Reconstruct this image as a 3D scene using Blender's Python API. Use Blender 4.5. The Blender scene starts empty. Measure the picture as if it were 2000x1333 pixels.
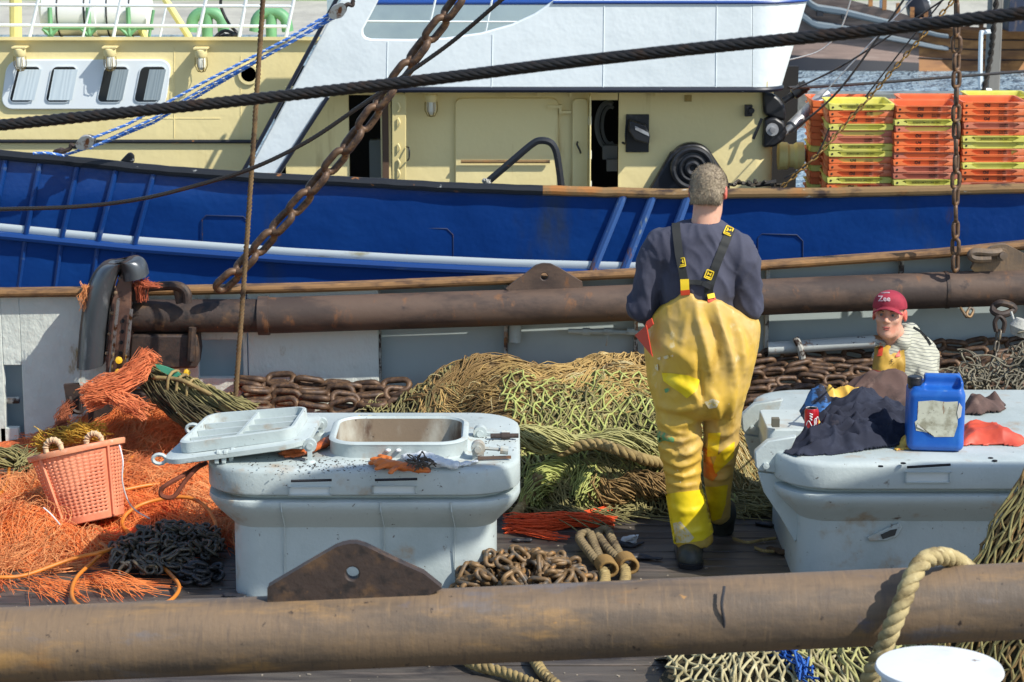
import bpy, math, random
import numpy as np
from mathutils import Vector, Matrix, noise

# ---------------------------------------------------------------- camera, sky, sun, exposure
SC = bpy.context.scene
COL = SC.collection
FPX, PITCH, CAMZ = 4700.0, math.radians(12.0), 3.4
cd = bpy.data.cameras.new('camera'); cam = bpy.data.objects.new('camera', cd); COL.objects.link(cam)
cam.location = (0, 0, CAMZ); cam.rotation_euler = (math.radians(90) - PITCH, 0, 0)
cd.sensor_width = 36.0; cd.lens = 36.0 * FPX / 2000.0; cd.clip_start = 0.1; cd.clip_end = 2000
cd.dof.use_dof = True; cd.dof.focus_distance = 11.4; cd.dof.aperture_fstop = 9.0
SC.camera = cam
SUN = Vector((0.95, -0.62, 1.12)).normalized()          # towards the sun: from the right, behind the camera
w = bpy.data.worlds.new('World'); SC.world = w; w.use_nodes = True
nt = w.node_tree
sky = nt.nodes.new('ShaderNodeTexSky'); sky.sky_type = 'NISHITA'; sky.sun_disc = False
sky.sun_elevation = math.asin(SUN.z); sky.sun_rotation = math.atan2(SUN.x, SUN.y)
sky.air_density = 1.0; sky.dust_density = 0.6; sky.ozone_density = 1.5
bg = nt.nodes['Background']; nt.links.new(sky.outputs[0], bg.inputs[0]); bg.inputs[1].default_value = 0.125
sd = bpy.data.lights.new('sun', 'SUN'); sun = bpy.data.objects.new('sun', sd); COL.objects.link(sun)
sd.energy = 3.9; sd.angle = math.radians(0.55); sd.color = (1.0, 0.95, 0.86)
sun.rotation_euler = SUN.to_track_quat('Z', 'Y').to_euler()
SC.view_settings.view_transform = 'Standard'; SC.view_settings.look = 'None'
SC.view_settings.exposure = 0.52; SC.view_settings.gamma = 1.0

# ---------------------------------------------------------------- helpers
R = random.Random(7)
def ray(px, py):
    u = (px - 1000.0) / FPX; v = (666.5 - py) / FPX
    c, s = math.cos(PITCH), math.sin(PITCH)
    return Vector((u, c + v * s, -s + v * c))
def P(px, py, Y):
    d = ray(px, py); t = Y / d.y
    return Vector((0, 0, CAMZ)) + d * t
def PZ(px, py, z):
    d = ray(px, py); t = (z - CAMZ) / d.z
    return Vector((0, 0, CAMZ)) + d * t
def PPM(Y, z=0.8):                                      # pixels per metre at a depth
    return FPX / (Y * math.cos(PITCH) + (CAMZ - z) * math.sin(PITCH))
def interp(x, tab):
    return float(np.interp(x, [t[0] for t in tab], [t[1] for t in tab]))
def nz(p, s, seed=0.0):
    return noise.noise(Vector((p[0] * s + seed, p[1] * s - seed * .7, p[2] * s + seed * 1.3)))

class G:
    def __init__(s): s.V = []; s.F = []
    def add(s, V, F):
        b = len(s.V); s.V.extend([tuple(v) for v in V]); s.F.extend([tuple(i + b for i in f) for f in F]); return s
    def box(s, c, d, M=None):
        c = Vector(c); h = Vector(d) * .5
        V = [Vector((x, y, z)) for x in (-h.x, h.x) for y in (-h.y, h.y) for z in (-h.z, h.z)]
        if M is not None: V = [M @ v for v in V]
        return s.add([v + c for v in V], [(0,1,3,2),(4,6,7,5),(0,4,5,1),(2,3,7,6),(0,2,6,4),(1,5,7,3)])
    def prism(s, pts, vec):
        n = len(pts); vec = Vector(vec)
        V = [Vector(p) for p in pts] + [Vector(p) + vec for p in pts]
        F = [tuple(range(n)), tuple(range(2 * n - 1, n - 1, -1))]
        F += [(i, i + n, (i + 1) % n + n, (i + 1) % n) for i in range(n)]
        return s.add(V, F)
    def tube(s, pts, r, n=8, closed=False, cap=True):
        pts = [Vector(p) for p in pts]; m = len(pts)
        rr = r if isinstance(r, (list, tuple)) else [r] * m
        T = []
        for i in range(m):
            if closed: t = pts[(i + 1) % m] - pts[i - 1]
            else: t = pts[min(i + 1, m - 1)] - pts[max(i - 1, 0)]
            T.append(t.normalized() if t.length > 1e-9 else Vector((0, 0, 1)))
        a = Vector((0, 0, 1)) if abs(T[0].z) < .9 else Vector((1, 0, 0))
        u = T[0].cross(a).normalized(); V = []
        for i in range(m):
            u = (u - T[i] * u.dot(T[i]));
            u = u.normalized() if u.length > 1e-6 else T[i].orthogonal().normalized()
            v = T[i].cross(u)
            for k in range(n):
                an = 2 * math.pi * k / n
                V.append(pts[i] + (u * math.cos(an) + v * math.sin(an)) * rr[i])
        F = []
        for i in range(m if closed else m - 1):
            j = (i + 1) % m
            for k in range(n):
                l = (k + 1) % n
                F.append((i * n + k, i * n + l, j * n + l, j * n + k))
        if cap and not closed:
            F.append(tuple(range(n - 1, -1, -1))); F.append(tuple((m - 1) * n + k for k in range(n)))
        return s.add(V, F)
    def lathe(s, prof, c=(0, 0, 0), ax=(0, 0, 1), n=24):
        ax = Vector(ax).normalized(); q = ax.to_track_quat('Z', 'Y'); c = Vector(c); V = []; m = len(prof)
        for (r, z) in prof:
            for k in range(n):
                a = 2 * math.pi * k / n
                V.append(c + q @ Vector((r * math.cos(a), r * math.sin(a), z)))
        F = [(i*n+k, i*n+(k+1)%n, (i+1)*n+(k+1)%n, (i+1)*n+k) for i in range(m-1) for k in range(n)]
        F.append(tuple(range(n - 1, -1, -1))); F.append(tuple((m - 1) * n + k for k in range(n)))
        return s.add(V, F)
    def loft(s, rings, cap0=True, cap1=True):
        n = len(rings[0]); m = len(rings); V = [p for r in rings for p in r]
        F = [(i*n+k, i*n+(k+1)%n, (i+1)*n+(k+1)%n, (i+1)*n+k) for i in range(m-1) for k in range(n)]
        if cap0: F.append(tuple(range(n - 1, -1, -1)))
        if cap1: F.append(tuple((m - 1) * n + k for k in range(n)))
        return s.add(V, F)
    def grid(s, fn, nu, nv, closed_u=False):
        V = [fn(i / (nu - (0 if closed_u else 1)), j / (nv - 1)) for j in range(nv) for i in range(nu)]
        F = []
        for j in range(nv - 1):
            for i in range(nu if closed_u else nu - 1):
                k = (i + 1) % nu
                F.append((j*nu+i, j*nu+k, (j+1)*nu+k, (j+1)*nu+i))
        return s.add(V, F)
    def torus_link(s, L, W, r, n=6, seg=6, M=None):     # stadium shaped chain link along X
        pts = []; a = L / 2 - W / 2; rad = W / 2 - r
        for k in range(seg + 1):
            t = -math.pi / 2 + math.pi * k / seg; pts.append(Vector((a + rad * math.cos(t), rad * math.sin(t), 0)))
        for k in range(seg + 1):
            t = math.pi / 2 + math.pi * k / seg; pts.append(Vector((-a + rad * math.cos(t), rad * math.sin(t), 0)))
        if M is not None: pts = [M @ p for p in pts]
        return s.tube(pts, r, n, closed=True)
    def twist(s, pts, Rr, r, ns, pitch, n=6, step=None, ph=0.0):   # laid rope: ns strands wound round a path
        pts = resample(pts, step or pitch / 7.0); m = len(pts); d = 0.0; fr = frames(pts); S = [[] for _ in range(ns)]
        for i in range(m):
            if i: d += (pts[i] - pts[i - 1]).length
            for k in range(ns):
                a = ph + 2 * math.pi * (d / pitch + k / ns)
                S[k].append(pts[i] + (fr[i][0] * math.cos(a) + fr[i][1] * math.sin(a)) * Rr)
        for q in S: s.tube(q, r, n)
        return s

def frames(pts):
    m = len(pts); out = []; u = None
    for i in range(m):
        t = (pts[min(i + 1, m - 1)] - pts[max(i - 1, 0)]); t = t.normalized() if t.length > 1e-9 else Vector((1, 0, 0))
        if u is None: u = t.orthogonal().normalized()
        u = u - t * u.dot(t); u = u.normalized() if u.length > 1e-6 else t.orthogonal().normalized()
        out.append((u, t.cross(u), t))
    return out
def spline(pts, n=8):                                   # Catmull-Rom through points
    pts = [Vector(p) for p in pts]; m = len(pts); out = []
    for i in range(m - 1):
        a, b, c, d = pts[max(i-1, 0)], pts[i], pts[i+1], pts[min(i+2, m-1)]
        for k in range(n):
            t = k / n
            out.append(.5 * ((2*b) + (c-a)*t + (2*a-5*b+4*c-d)*t*t + (3*b-a-3*c+d)*t**3))
    out.append(pts[-1]); return out
def resample(pts, step):
    pts = [Vector(p) for p in pts]; L = [0.0]
    for i in range(1, len(pts)): L.append(L[-1] + (pts[i] - pts[i-1]).length)
    n = max(2, int(L[-1] / step) + 1); A = np.array([tuple(p) for p in pts]); q = np.linspace(0, L[-1], n)
    return [Vector((np.interp(t, L, A[:, 0]), np.interp(t, L, A[:, 1]), np.interp(t, L, A[:, 2]))) for t in q]

OFF = {}
def link(name, me, parent=None):
    o = bpy.data.objects.new(name, me); COL.objects.link(o)
    if parent is not None: o.parent = parent
    return o
def tag(o, label=None, cat=None, group=None, kind=None):
    if label: o['label'] = label
    if cat: o['category'] = cat
    if group: o['group'] = group
    if kind: o['kind'] = kind
    return o
def thing(name, label, cat, loc=(0, 0, 0), group=None):
    o = bpy.data.objects.new(name, None); COL.objects.link(o); o.location = loc; o.empty_display_size = .1
    OFF[o.name] = Vector(loc); return tag(o, label, cat, group)
def mk(name, g, mat, parent=None, ang=35, bev=0, base=None, local=False, label=None):
    """one mesh object out of G g (world coordinates unless local)"""
    if parent is not None: off = OFF.get(parent.name, Vector((0, 0, 0)))
    elif base is not None: off = Vector(base)
    else:
        A = np.array(g.V); off = Vector((A[:, 0].mean(), A[:, 1].mean(), A[:, 2].min()))
    if local: off = Vector((0, 0, 0))
    me = bpy.data.meshes.new(name)
    A = np.array(g.V, dtype=np.float64) - np.array(off)
    me.from_pydata(A.tolist(), [], g.F); me.validate()
    for m in (mat if isinstance(mat, (list, tuple)) else [mat]): me.materials.append(m)
    if ang:
        me.polygons.foreach_set('use_smooth', [True] * len(me.polygons))
        if ang < 180: me.set_sharp_from_angle(angle=math.radians(ang))
    o = link(name, me, parent)
    if parent is None: o.location = off; OFF[o.name] = off
    else: OFF[o.name] = off
    if bev:
        b = o.modifiers.new('bevel', 'BEVEL'); b.width = bev; b.segments = 2; b.limit_method = 'ANGLE'; b.angle_limit = math.radians(40)
    if label: o['label'] = label
    me.update(); return o
def dup(root, loc=None, rot=None, label=None, group=None):
    c = root.copy(); COL.objects.link(c)
    for ch in list(root.children):
        k = ch.copy(); COL.objects.link(k); k.parent = c
        for gch in ch.children:
            q = gch.copy(); COL.objects.link(q); q.parent = k
    if loc is not None: c.location = loc
    if rot is not None: c.rotation_euler = rot
    if label: c['label'] = label
    if group: c['group'] = group
    return c
def text(s, size, M, bold=0.0, ext=0.0006):
    cu = bpy.data.curves.new('t', 'FONT'); cu.body = s; cu.size = size; cu.align_x = 'CENTER'; cu.align_y = 'CENTER'
    cu.offset = bold; cu.extrude = ext; cu.resolution_u = 2
    ob = bpy.data.objects.new('t', cu); COL.objects.link(ob); bpy.context.view_layer.update()
    me = bpy.data.meshes.new_from_object(ob.evaluated_get(bpy.context.evaluated_depsgraph_get()))
    V = [M @ v.co for v in me.vertices]; F = [tuple(p.vertices) for p in me.polygons]
    bpy.data.objects.remove(ob); bpy.data.curves.remove(cu); bpy.data.meshes.remove(me)
    return V, F
FACE = Matrix.Rotation(math.radians(90), 4, 'X')       # text plane facing -Y
def pxbox(g, x0, y0, x1, y1, Y, th):                    # upright plate between two pixel corners at depth Y
    a, b = P(x0, y1, Y), P(x1, y0, Y)
    g.box(((a.x + b.x) / 2, Y + th / 2, (a.z + b.z) / 2), (abs(b.x - a.x), th, abs(b.z - a.z))); return g
def pxpoly(g, pts, Y, th):
    g.prism([P(x, y, Y) for x, y in pts], (0, th, 0)); return g

# ---------------------------------------------------------------- signed distance modelling
def surfnet(fn, lo, hi, h):
    lo = np.array(lo, float); hi = np.array(hi, float); n = np.ceil((hi - lo) / h).astype(int) + 1
    ax = [lo[i] + h * np.arange(n[i]) for i in range(3)]
    X, Y, Z = np.meshgrid(*ax, indexing='ij'); D = fn(X, Y, Z); S = D < 0
    c = [(i, j, k) for i in (0, 1) for j in (0, 1) for k in (0, 1)]
    def sl(A, i, j, k): return A[i:A.shape[0]-1+i, j:A.shape[1]-1+j, k:A.shape[2]-1+k]
    cnt = sum(sl(S, *q).astype(int) for q in c); mix = (cnt > 0) & (cnt < 8)
    acc = np.zeros(mix.shape + (3,)); num = np.zeros(mix.shape)
    for a in c:
        for d in range(3):
            if a[d] == 1: continue
            b = list(a); b[d] = 1
            da, db = sl(D, *a), sl(D, *b); cr = (da < 0) != (db < 0)
            t = np.where(cr, da / np.where(cr, da - db, 1), 0)
            for e in range(3):
                acc[..., e] += np.where(cr, a[e] + (t if e == d else 0), 0)
            num += cr
    idx = -np.ones(mix.shape, int); w_ = np.argwhere(mix); idx[mix] = np.arange(len(w_))
    V = lo + h * (w_ + acc[mix] / num[mix][:, None]); F = []
    for d in range(3):
        e1, e2 = (d + 1) % 3, (d + 2) % 3
        A = np.take(S, range(0, S.shape[d]-1), d); B = np.take(S, range(1, S.shape[d]), d)
        q = np.argwhere(A != B)
        ok = (q[:, e1] > 0) & (q[:, e2] > 0) & (q[:, e1] < mix.shape[e1]) & (q[:, e2] < mix.shape[e2]); q = q[ok]
        def cell(o1, o2):
            r = q.copy(); r[:, e1] += o1; r[:, e2] += o2; return idx[r[:, 0], r[:, 1], r[:, 2]]
        quad = np.stack([cell(-1, -1), cell(0, -1), cell(0, 0), cell(-1, 0)], 1)
        ins = A[q[:, 0], q[:, 1], q[:, 2]]; quad[~ins] = quad[~ins][:, ::-1]
        F.append(quad)
    F = np.concatenate(F); F = F[(F >= 0).all(1)]
    g = G(); g.V = [tuple(v) for v in V]; g.F = [tuple(int(i) for i in f) for f in F]; return g
def cap(X, Y, Z, a, b, ra, rb, sq=(1, 1, 1)):
    a = np.array(a, float); b = np.array(b, float); sx, sy, sz = sq
    px, py, pz = (X - a[0]) / sx, (Y - a[1]) / sy, (Z - a[2]) / sz; d = (b - a) / np.array(sq); L = max(d @ d, 1e-12)
    t = np.clip((px * d[0] + py * d[1] + pz * d[2]) / L, 0, 1)
    return np.sqrt((px - t*d[0])**2 + (py - t*d[1])**2 + (pz - t*d[2])**2) - (ra + (rb - ra) * t)
def ell(X, Y, Z, c, r):
    q = np.sqrt(((X-c[0])/r[0])**2 + ((Y-c[1])/r[1])**2 + ((Z-c[2])/r[2])**2)
    return (q - 1) * min(r)
def rbox(X, Y, Z, c, h, r):
    qx = np.abs(X-c[0]) - h[0] + r; qy = np.abs(Y-c[1]) - h[1] + r; qz = np.abs(Z-c[2]) - h[2] + r
    return np.sqrt(np.maximum(qx, 0)**2 + np.maximum(qy, 0)**2 + np.maximum(qz, 0)**2) + np.minimum(np.maximum(qx, np.maximum(qy, qz)), 0) - r
def smin(a, b, k):
    h = np.clip(.5 + .5 * (b - a) / k, 0, 1); return b * (1 - h) + a * h - k * h * (1 - h)
def smins(L, k):
    d = L[0]
    for e in L[1:]: d = smin(d, e, k)
    return d
def wrinkle(g, fn):                                     # move every vertex along its normal by fn(p, n)
    A = np.array(g.V); N = np.zeros_like(A); F = np.array([f[:4] for f in g.F])
    n = np.cross(A[F[:, 2]] - A[F[:, 0]], A[F[:, 3]] - A[F[:, 1]])
    for k in range(4): np.add.at(N, F[:, k], n)
    N /= np.maximum(np.linalg.norm(N, axis=1), 1e-12)[:, None]
    d = np.array([fn(A[i], N[i]) for i in range(len(A))]); A += N * d[:, None]; g.V = [tuple(v) for v in A]; return g

# ---------------------------------------------------------------- materials
def srgb(r, g, b):
    f = lambda c: (c / 255 / 12.92) if c <= 10 else ((c / 255 + .055) / 1.055) ** 2.4
    return (f(r), f(g), f(b))
def Mt(name, col, rough=.6, metal=0.0, layers=(), bump=None, rnd=0.0, spec=.5, coat=0.0, trans=0.0, sss=0.0, fine=None):
    """layers: (colour, scale or (sx,sy,sz), lo, hi[, detail]) noise patches laid one over the other"""
    m = bpy.data.materials.new(name); m.use_nodes = True; t = m.node_tree; L = t.links.new
    b = t.nodes['Principled BSDF']; b.inputs['Roughness'].default_value = rough; b.inputs['Metallic'].default_value = metal
    b.inputs['Specular IOR Level'].default_value = spec; b.inputs['Coat Weight'].default_value = coat
    b.inputs['Transmission Weight'].default_value = trans
    if sss: b.inputs['Subsurface Weight'].default_value = sss; b.inputs['Subsurface Radius'].default_value = (.012, .005, .003); b.inputs['Subsurface Scale'].default_value = 1.0
    tc = t.nodes.new('ShaderNodeTexCoord').outputs['Object']
    def nodenoise(sc, det=5, seed=0):
        mp = t.nodes.new('ShaderNodeMapping'); L(tc, mp.inputs[0]); mp.inputs['Location'].default_value = (seed * 3.1, seed * 1.7, seed * .9)
        mp.inputs['Scale'].default_value = sc if isinstance(sc, (tuple, list)) else (sc, sc, sc)
        n = t.nodes.new('ShaderNodeTexNoise'); n.inputs['Scale'].default_value = 1.0; n.inputs['Detail'].default_value = det; n.inputs['Roughness'].default_value = .62
        L(mp.outputs[0], n.inputs[0]); return n.outputs['Fac']
    rgb = t.nodes.new('ShaderNodeRGB'); rgb.outputs[0].default_value = (*col, 1); cur = rgb.outputs[0]
    if rnd:
        oi = t.nodes.new('ShaderNodeObjectInfo'); hs = t.nodes.new('ShaderNodeHueSaturation'); mr = t.nodes.new('ShaderNodeMapRange')
        L(oi.outputs['Random'], mr.inputs[0]); mr.inputs[3].default_value = 1 - rnd; mr.inputs[4].default_value = 1 + rnd
        L(mr.outputs[0], hs.inputs['Value']); L(cur, hs.inputs['Color']); cur = hs.outputs[0]
    for i, la in enumerate(layers):
        c2, sc, lo, hi = la[:4]; f = nodenoise(sc, la[4] if len(la) > 4 else 6, i + 1)
        mr = t.nodes.new('ShaderNodeMapRange'); mr.interpolation_type = 'SMOOTHSTEP'; L(f, mr.inputs[0]); mr.inputs[1].default_value = lo; mr.inputs[2].default_value = hi
        mx = t.nodes.new('ShaderNodeMix'); mx.data_type = 'RGBA'; L(mr.outputs[0], mx.inputs[0]); L(cur, mx.inputs[6]); mx.inputs[7].default_value = (*c2, 1); cur = mx.outputs[2]
    if fine:                                            # fine brightness grain
        f = nodenoise(fine[0], 4, 9); mr = t.nodes.new('ShaderNodeMapRange'); L(f, mr.inputs[0]); mr.inputs[1].default_value = .3; mr.inputs[2].default_value = .7; mr.inputs[3].default_value = 1 - fine[1]; mr.inputs[4].default_value = 1 + fine[1]
        mx = t.nodes.new('ShaderNodeMix'); mx.data_type = 'RGBA'; mx.blend_type = 'MULTIPLY'; mx.inputs[0].default_value = 1; L(cur, mx.inputs[6]); L(mr.outputs[0], mx.inputs[7]); cur = mx.outputs[2]
    L(cur, b.inputs['Base Color'])
    if bump:
        prev = None
        for (sc, st, di) in (bump if isinstance(bump, list) else [bump]):
            f = nodenoise(sc, 4, 5); bp = t.nodes.new('ShaderNodeBump'); bp.inputs['Strength'].default_value = st; bp.inputs['Distance'].default_value = di
            L(f, bp.inputs['Height'])
            if prev: L(prev, bp.inputs['Normal'])
            prev = bp.outputs[0]
        L(prev, b.inputs['Normal'])
    return m
RUST = srgb(96, 62, 40); RUSTD = srgb(52, 36, 28); RUSTL = srgb(140, 92, 48); OCHRE = srgb(128, 98, 55)
MAT = dict(
 blue=Mt('blue hull paint', (.003, .038, .19), .36, layers=[((.005, .048, .215), (.9, .9, 1.6), .45, .7), ((.02, .03, .07), (5, 5, .8), .66, .8), ((.04, .05, .05), (1.6, 1.6, .35), .60, .82), ((.06, .035, .02), (3, 3, .5), .68, .8), ((.10, .13, .16), (26, 26, 14), .72, .78)], bump=[(2.2, .5, .03), (30, .25, .003)]),
 bluetube=Mt('blue strake paint', (.004, .042, .19), .4, layers=[((.06, .10, .2), (4, 14, 14), .58, .7), (RUST, 12, .68, .74)]),
 stripe=Mt('white stripe paint', (.56, .63, .66), .5, layers=[((.33, .31, .2), (3, 3, 9), .6, .75), (RUST, 8, .72, .78)]),
 railblk=Mt('chipped black rail paint', (.012, .014, .018), .45, layers=[(RUSTL, (9, 9, 14), .62, .68), ((.30, .31, .3), (16, 16, 20), .68, .72)], bump=(20, .4, .004)),
 railrust=Mt('rusty rail', srgb(128, 100, 62), .7, layers=[(RUSTD, (5, 12, 12), .5, .66), (srgb(158, 104, 50), 4, .52, .7), ((.45, .44, .38), (7, 14, 14), .66, .72)], bump=(24, .5, .004)),
 cream=Mt('cream cabin paint', srgb(230, 214, 156), .5, layers=[(srgb(222, 204, 142), (1.2, 1.2, .8), .45, .7), (srgb(170, 140, 80), (7, 7, .7), .68, .82), (srgb(120, 80, 45), 14, .71, .77), (srgb(176, 150, 92), (4, 4, .5), .60, .78)], bump=[(3.0, .4, .025), (40, .15, .002)]),
 white=Mt('white ship paint', (.72, .79, .81), .42, layers=[((.66, .73, .75), (.8, .8, 1.3), .4, .7), ((.38, .36, .3), (5, 5, .8), .66, .82), (srgb(150, 120, 90), (9, 9, 1.2), .71, .78)], bump=[(2.5, .4, .03), (40, .15, .002)]),
 whitetrim=Mt('white frame paint', (.72, .78, .80), .4),
 navy=Mt('dark navy trim', (.01, .013, .025), .4, layers=[((.25, .27, .3), 30, .7, .74)]),
 bluetrim=Mt('blue trim', (.01, .06, .28), .4),
 black=Mt('black paint', (.012, .013, .016), .4, layers=[((.05, .05, .055), 9, .55, .7)], bump=(20, .25, .003)),
 dark=Mt('dark interior', (.008, .008, .010), .8),
 panelgrey=Mt('blue grey panel', srgb(150, 170, 182), .5, layers=[(srgb(130, 150, 165), 1.2, .4, .7)]),
 glass=Mt('window glass', (.015, .02, .025), .08, spec=.6),
 curtain=Mt('curtain', srgb(150, 165, 175), .9),
 lampglass=Mt('lamp glass', (.75, .74, .62), .15),
 brass=Mt('brass', (.30, .22, .08), .4, .8),
 yellow=Mt('pale yellow paint', srgb(225, 215, 140), .5, layers=[(srgb(200, 180, 110), 5, .5, .75)]),
 green=Mt('pale green paint', srgb(112, 168, 122), .5, layers=[(srgb(96, 150, 108), 4, .45, .7)]),
 canister=Mt('canister white', (.72, .74, .73), .35),
 steel=Mt('galvanised steel', (.42, .43, .44), .45, .5, layers=[((.25, .25, .26), 12, .5, .7)]),
 water=None,
)
def water_mat():
    m = Mt('harbour water', (.27, .36, .42), .32, bump=[((1.2, 1.0, 1), 1.0, 1.2), ((4, 3.0, 1), .8, .12)]); return m
MAT['water'] = water_mat()
MAT['bank'] = Mt('stone bank', srgb(178, 176, 164), .9, layers=[(srgb(158, 156, 146), .8, .4, .65), (srgb(168, 166, 156), 3, .5, .7)], bump=(2, .5, .1))
MAT['grass'] = Mt('grass', srgb(96, 130, 62), .9, layers=[(srgb(116, 146, 76), .6, .4, .7)], bump=(8, .6, .1))
# ---------------------------------------------------------------- water, bank, far boat, pile
WZ = -1.25
g = G(); g.V = [(-90, 13.0, WZ), (90, 13.0, WZ), (90, 56, WZ), (-90, 56, WZ)]; g.F = [(0, 1, 2, 3)]
tag(mk('water', g, MAT['water'], ang=0, base=(0, 0, 0)), kind='structure')
g = G(); g.grid(lambda u, v: Vector((-110 + 220*u, 54 + 8.5*v, -1.6 + .72*v + .05*nz((u*90, v*9, 0), .4))), 120, 8)
tag(mk('bank', g, MAT['bank'], base=(0, 0, 0)), kind='structure')
g = G(); g.grid(lambda u, v: Vector((-160 + 320*u, 62.4 + 240*v*v, -.9 + 7.5*v**.8 + .06*nz((u*300, v*30, 0), .5))), 90, 30)
tag(mk('grass_bank', g, MAT['grass'], base=(0, 0, 0)), kind='structure')

wood_or = Mt('orange tarred planks', srgb(150, 104, 58), .6, layers=[(srgb(104, 66, 38), (.5, .5, 3), .45, .7), (srgb(176, 124, 70), (2.5, 2.5, 6), .5, .7), (srgb(70, 52, 40), (3, 3, 1), .62, .75)], bump=((1, 1, 14), .4, .02))
wood_gy = Mt('weathered brown planks', srgb(134, 114, 104), .7, layers=[(srgb(104, 90, 84), (.5, .5, 5), .45, .65), (srgb(152, 134, 124), (1.5, 1.5, 9), .5, .7)], bump=((1, 1, 16), .5, .02))
wood_bl = Mt('blue grey planks', srgb(118, 130, 138), .7, layers=[(srgb(120, 128, 132), (1, 1, 8), .45, .7)])
tar = Mt('black tar', (.012, .014, .02), .5)
boat = thing('wooden_boat', 'old wooden sailing ship with orange brown planked hull moored across the water', 'boat', P(1800, 135, 46))
TOP = [(1400, -70), (1560, -45), (1590, -12), (1640, -5), (1690, 8), (1760, 26), (1830, 48), (1900, 58), (2000, 60), (2400, 44)]
def hullpt(px, v):                                     # v: 0 at the waterline, 1 at the rail
    yt = interp(px, TOP); yb = 142
    Y = 47.4 + .25 * math.sin(v * 2.6) + .5 * max(0, (1700 - px) / 300.0) ** 2
    return P(px, yb + (yt - yb) * v, Y)
def seg(name, x0, x1, v0, v1, mat, out=0):
    g = G(); g.grid(lambda u, v: hullpt(x0 + (x1-x0)*u, v0 + (v1-v0)*v) + Vector((0, -out, 0)), 40, 10); return mk(name, g, mat, boat)
seg('stern_planking', 1400, 1795, .18, 1, wood_gy); seg('side_planking', 1795, 2400, .0, 1, wood_or); seg('waterline_band', 1400, 1795, -.1, .18, tar)
for (x0, x1, va, vb) in ((1400, 1850, .86, .78), (1400, 1850, .68, .52)):
    g = G()
    g.grid(lambda u, v: hullpt(x0 + (x1-x0)*u, va + (vb-va)*u + .05*math.cos(v*6.283)) + Vector((0, -.08 - .1*math.sin(v*6.283), 0)), 40, 7); mk('rubbing_strake', g, wood_bl, boat)
for va in (.97, .75, .52, .28):
    g = G(); g.tube([hullpt(1795 + 600*k/30, va + .02*math.sin(k/9)) + Vector((0, -.02, 0)) for k in range(31)], .014 if va < .9 else .07, 6); mk('plank_seam' if va < .9 else 'gunwale', g, tar if va < .9 else wood_or, boat)
for px in (1600, 1648):
    g = G(); g.box(hullpt(px, .78) + Vector((0, -.1, 0)), (.12, .12, .16)); mk('scupper', g, tar, boat)
for k in range(12):
    g = G(); p = hullpt(1700 + k*27, 1.0); g.box(p + Vector((0, 0, .08)), (.08, .08, .2)); mk('stanchion', g, wood_or, boat)
g = G(); a, b2 = hullpt(1735, 1.0) + Vector((0, 1, .22)), hullpt(1830, 1.0) + Vector((0, 1, .38)); g.tube([a, b2], .05, 6); g.tube([a, a - Vector((0, 0, .5))], .03, 6); g.tube([b2, b2 - Vector((0, 0, .5))], .03, 6)
mk('deck_railing', g, MAT['whitetrim'], boat)
g = G(); p = hullpt(1785, 1.1); g.lathe([(.0, 0), (.22, 0), (.3, .12), (.3, .3), (.2, .42), (.0, .42)], p + Vector((0, .6, -.1)), (1, 0, .3), 14); g.tube([p + Vector((0, .6, 0)), p + Vector((.25, .6, 1.1))], .05, 6); mk('windlass', g, tar, boat)
g = G(); pxbox(g, 1970, -40, 2080, 62, 46.8, 1.5); mk('deckhouse', g, Mt('blue black boards', (.02, .03, .06), .6, layers=[((.09, .07, .07), (8, 8, 2), .5, .6)]), boat)

grey_wood = Mt('grey weathered pile wood', srgb(128, 126, 120), .85, layers=[(srgb(92, 90, 86), (14, 14, .8), .45, .65), (srgb(150, 148, 140), (22, 22, 1.5), .52, .7)], bump=((30, 30, 2), .6, .01))
pile = thing('mooring_pile', 'grey square wooden mooring pile with white handle behind the fish crates', 'post', P(1940, 420, 24))
g = G(); a = P(1919, 420, 24); b2 = P(1963, -60, 24); g.box(((a.x+b2.x)/2, 24.1, (b2.z - 2.2)/2), (b2.x-a.x, .2, b2.z + 2.2)); mk('post', g, grey_wood, pile, bev=.015)
g = G(); g.tube(spline([P(1937, 62, 23.97), P(1921, 64, 23.86), P(1916, 72, 23.84), P(1915, 165, 23.84), P(1921, 175, 23.86), P(1934, 177, 23.97)], 5), .022, 8); mk('handle', g, MAT['whitetrim'], pile)
g = G(); g.twist(spline([P(1952, -60, 23.8), P(1940, 60, 23.8), P(1933, 120, 23.85), P(1920, 186, 23.8)], 8), .016, .016, 2, .16); tag(mk('rope', g, Mt('tarred rope', (.03, .025, .02), .9)), 'dark thin rope hanging down the face of the grey mooring pile', 'rope')

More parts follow.
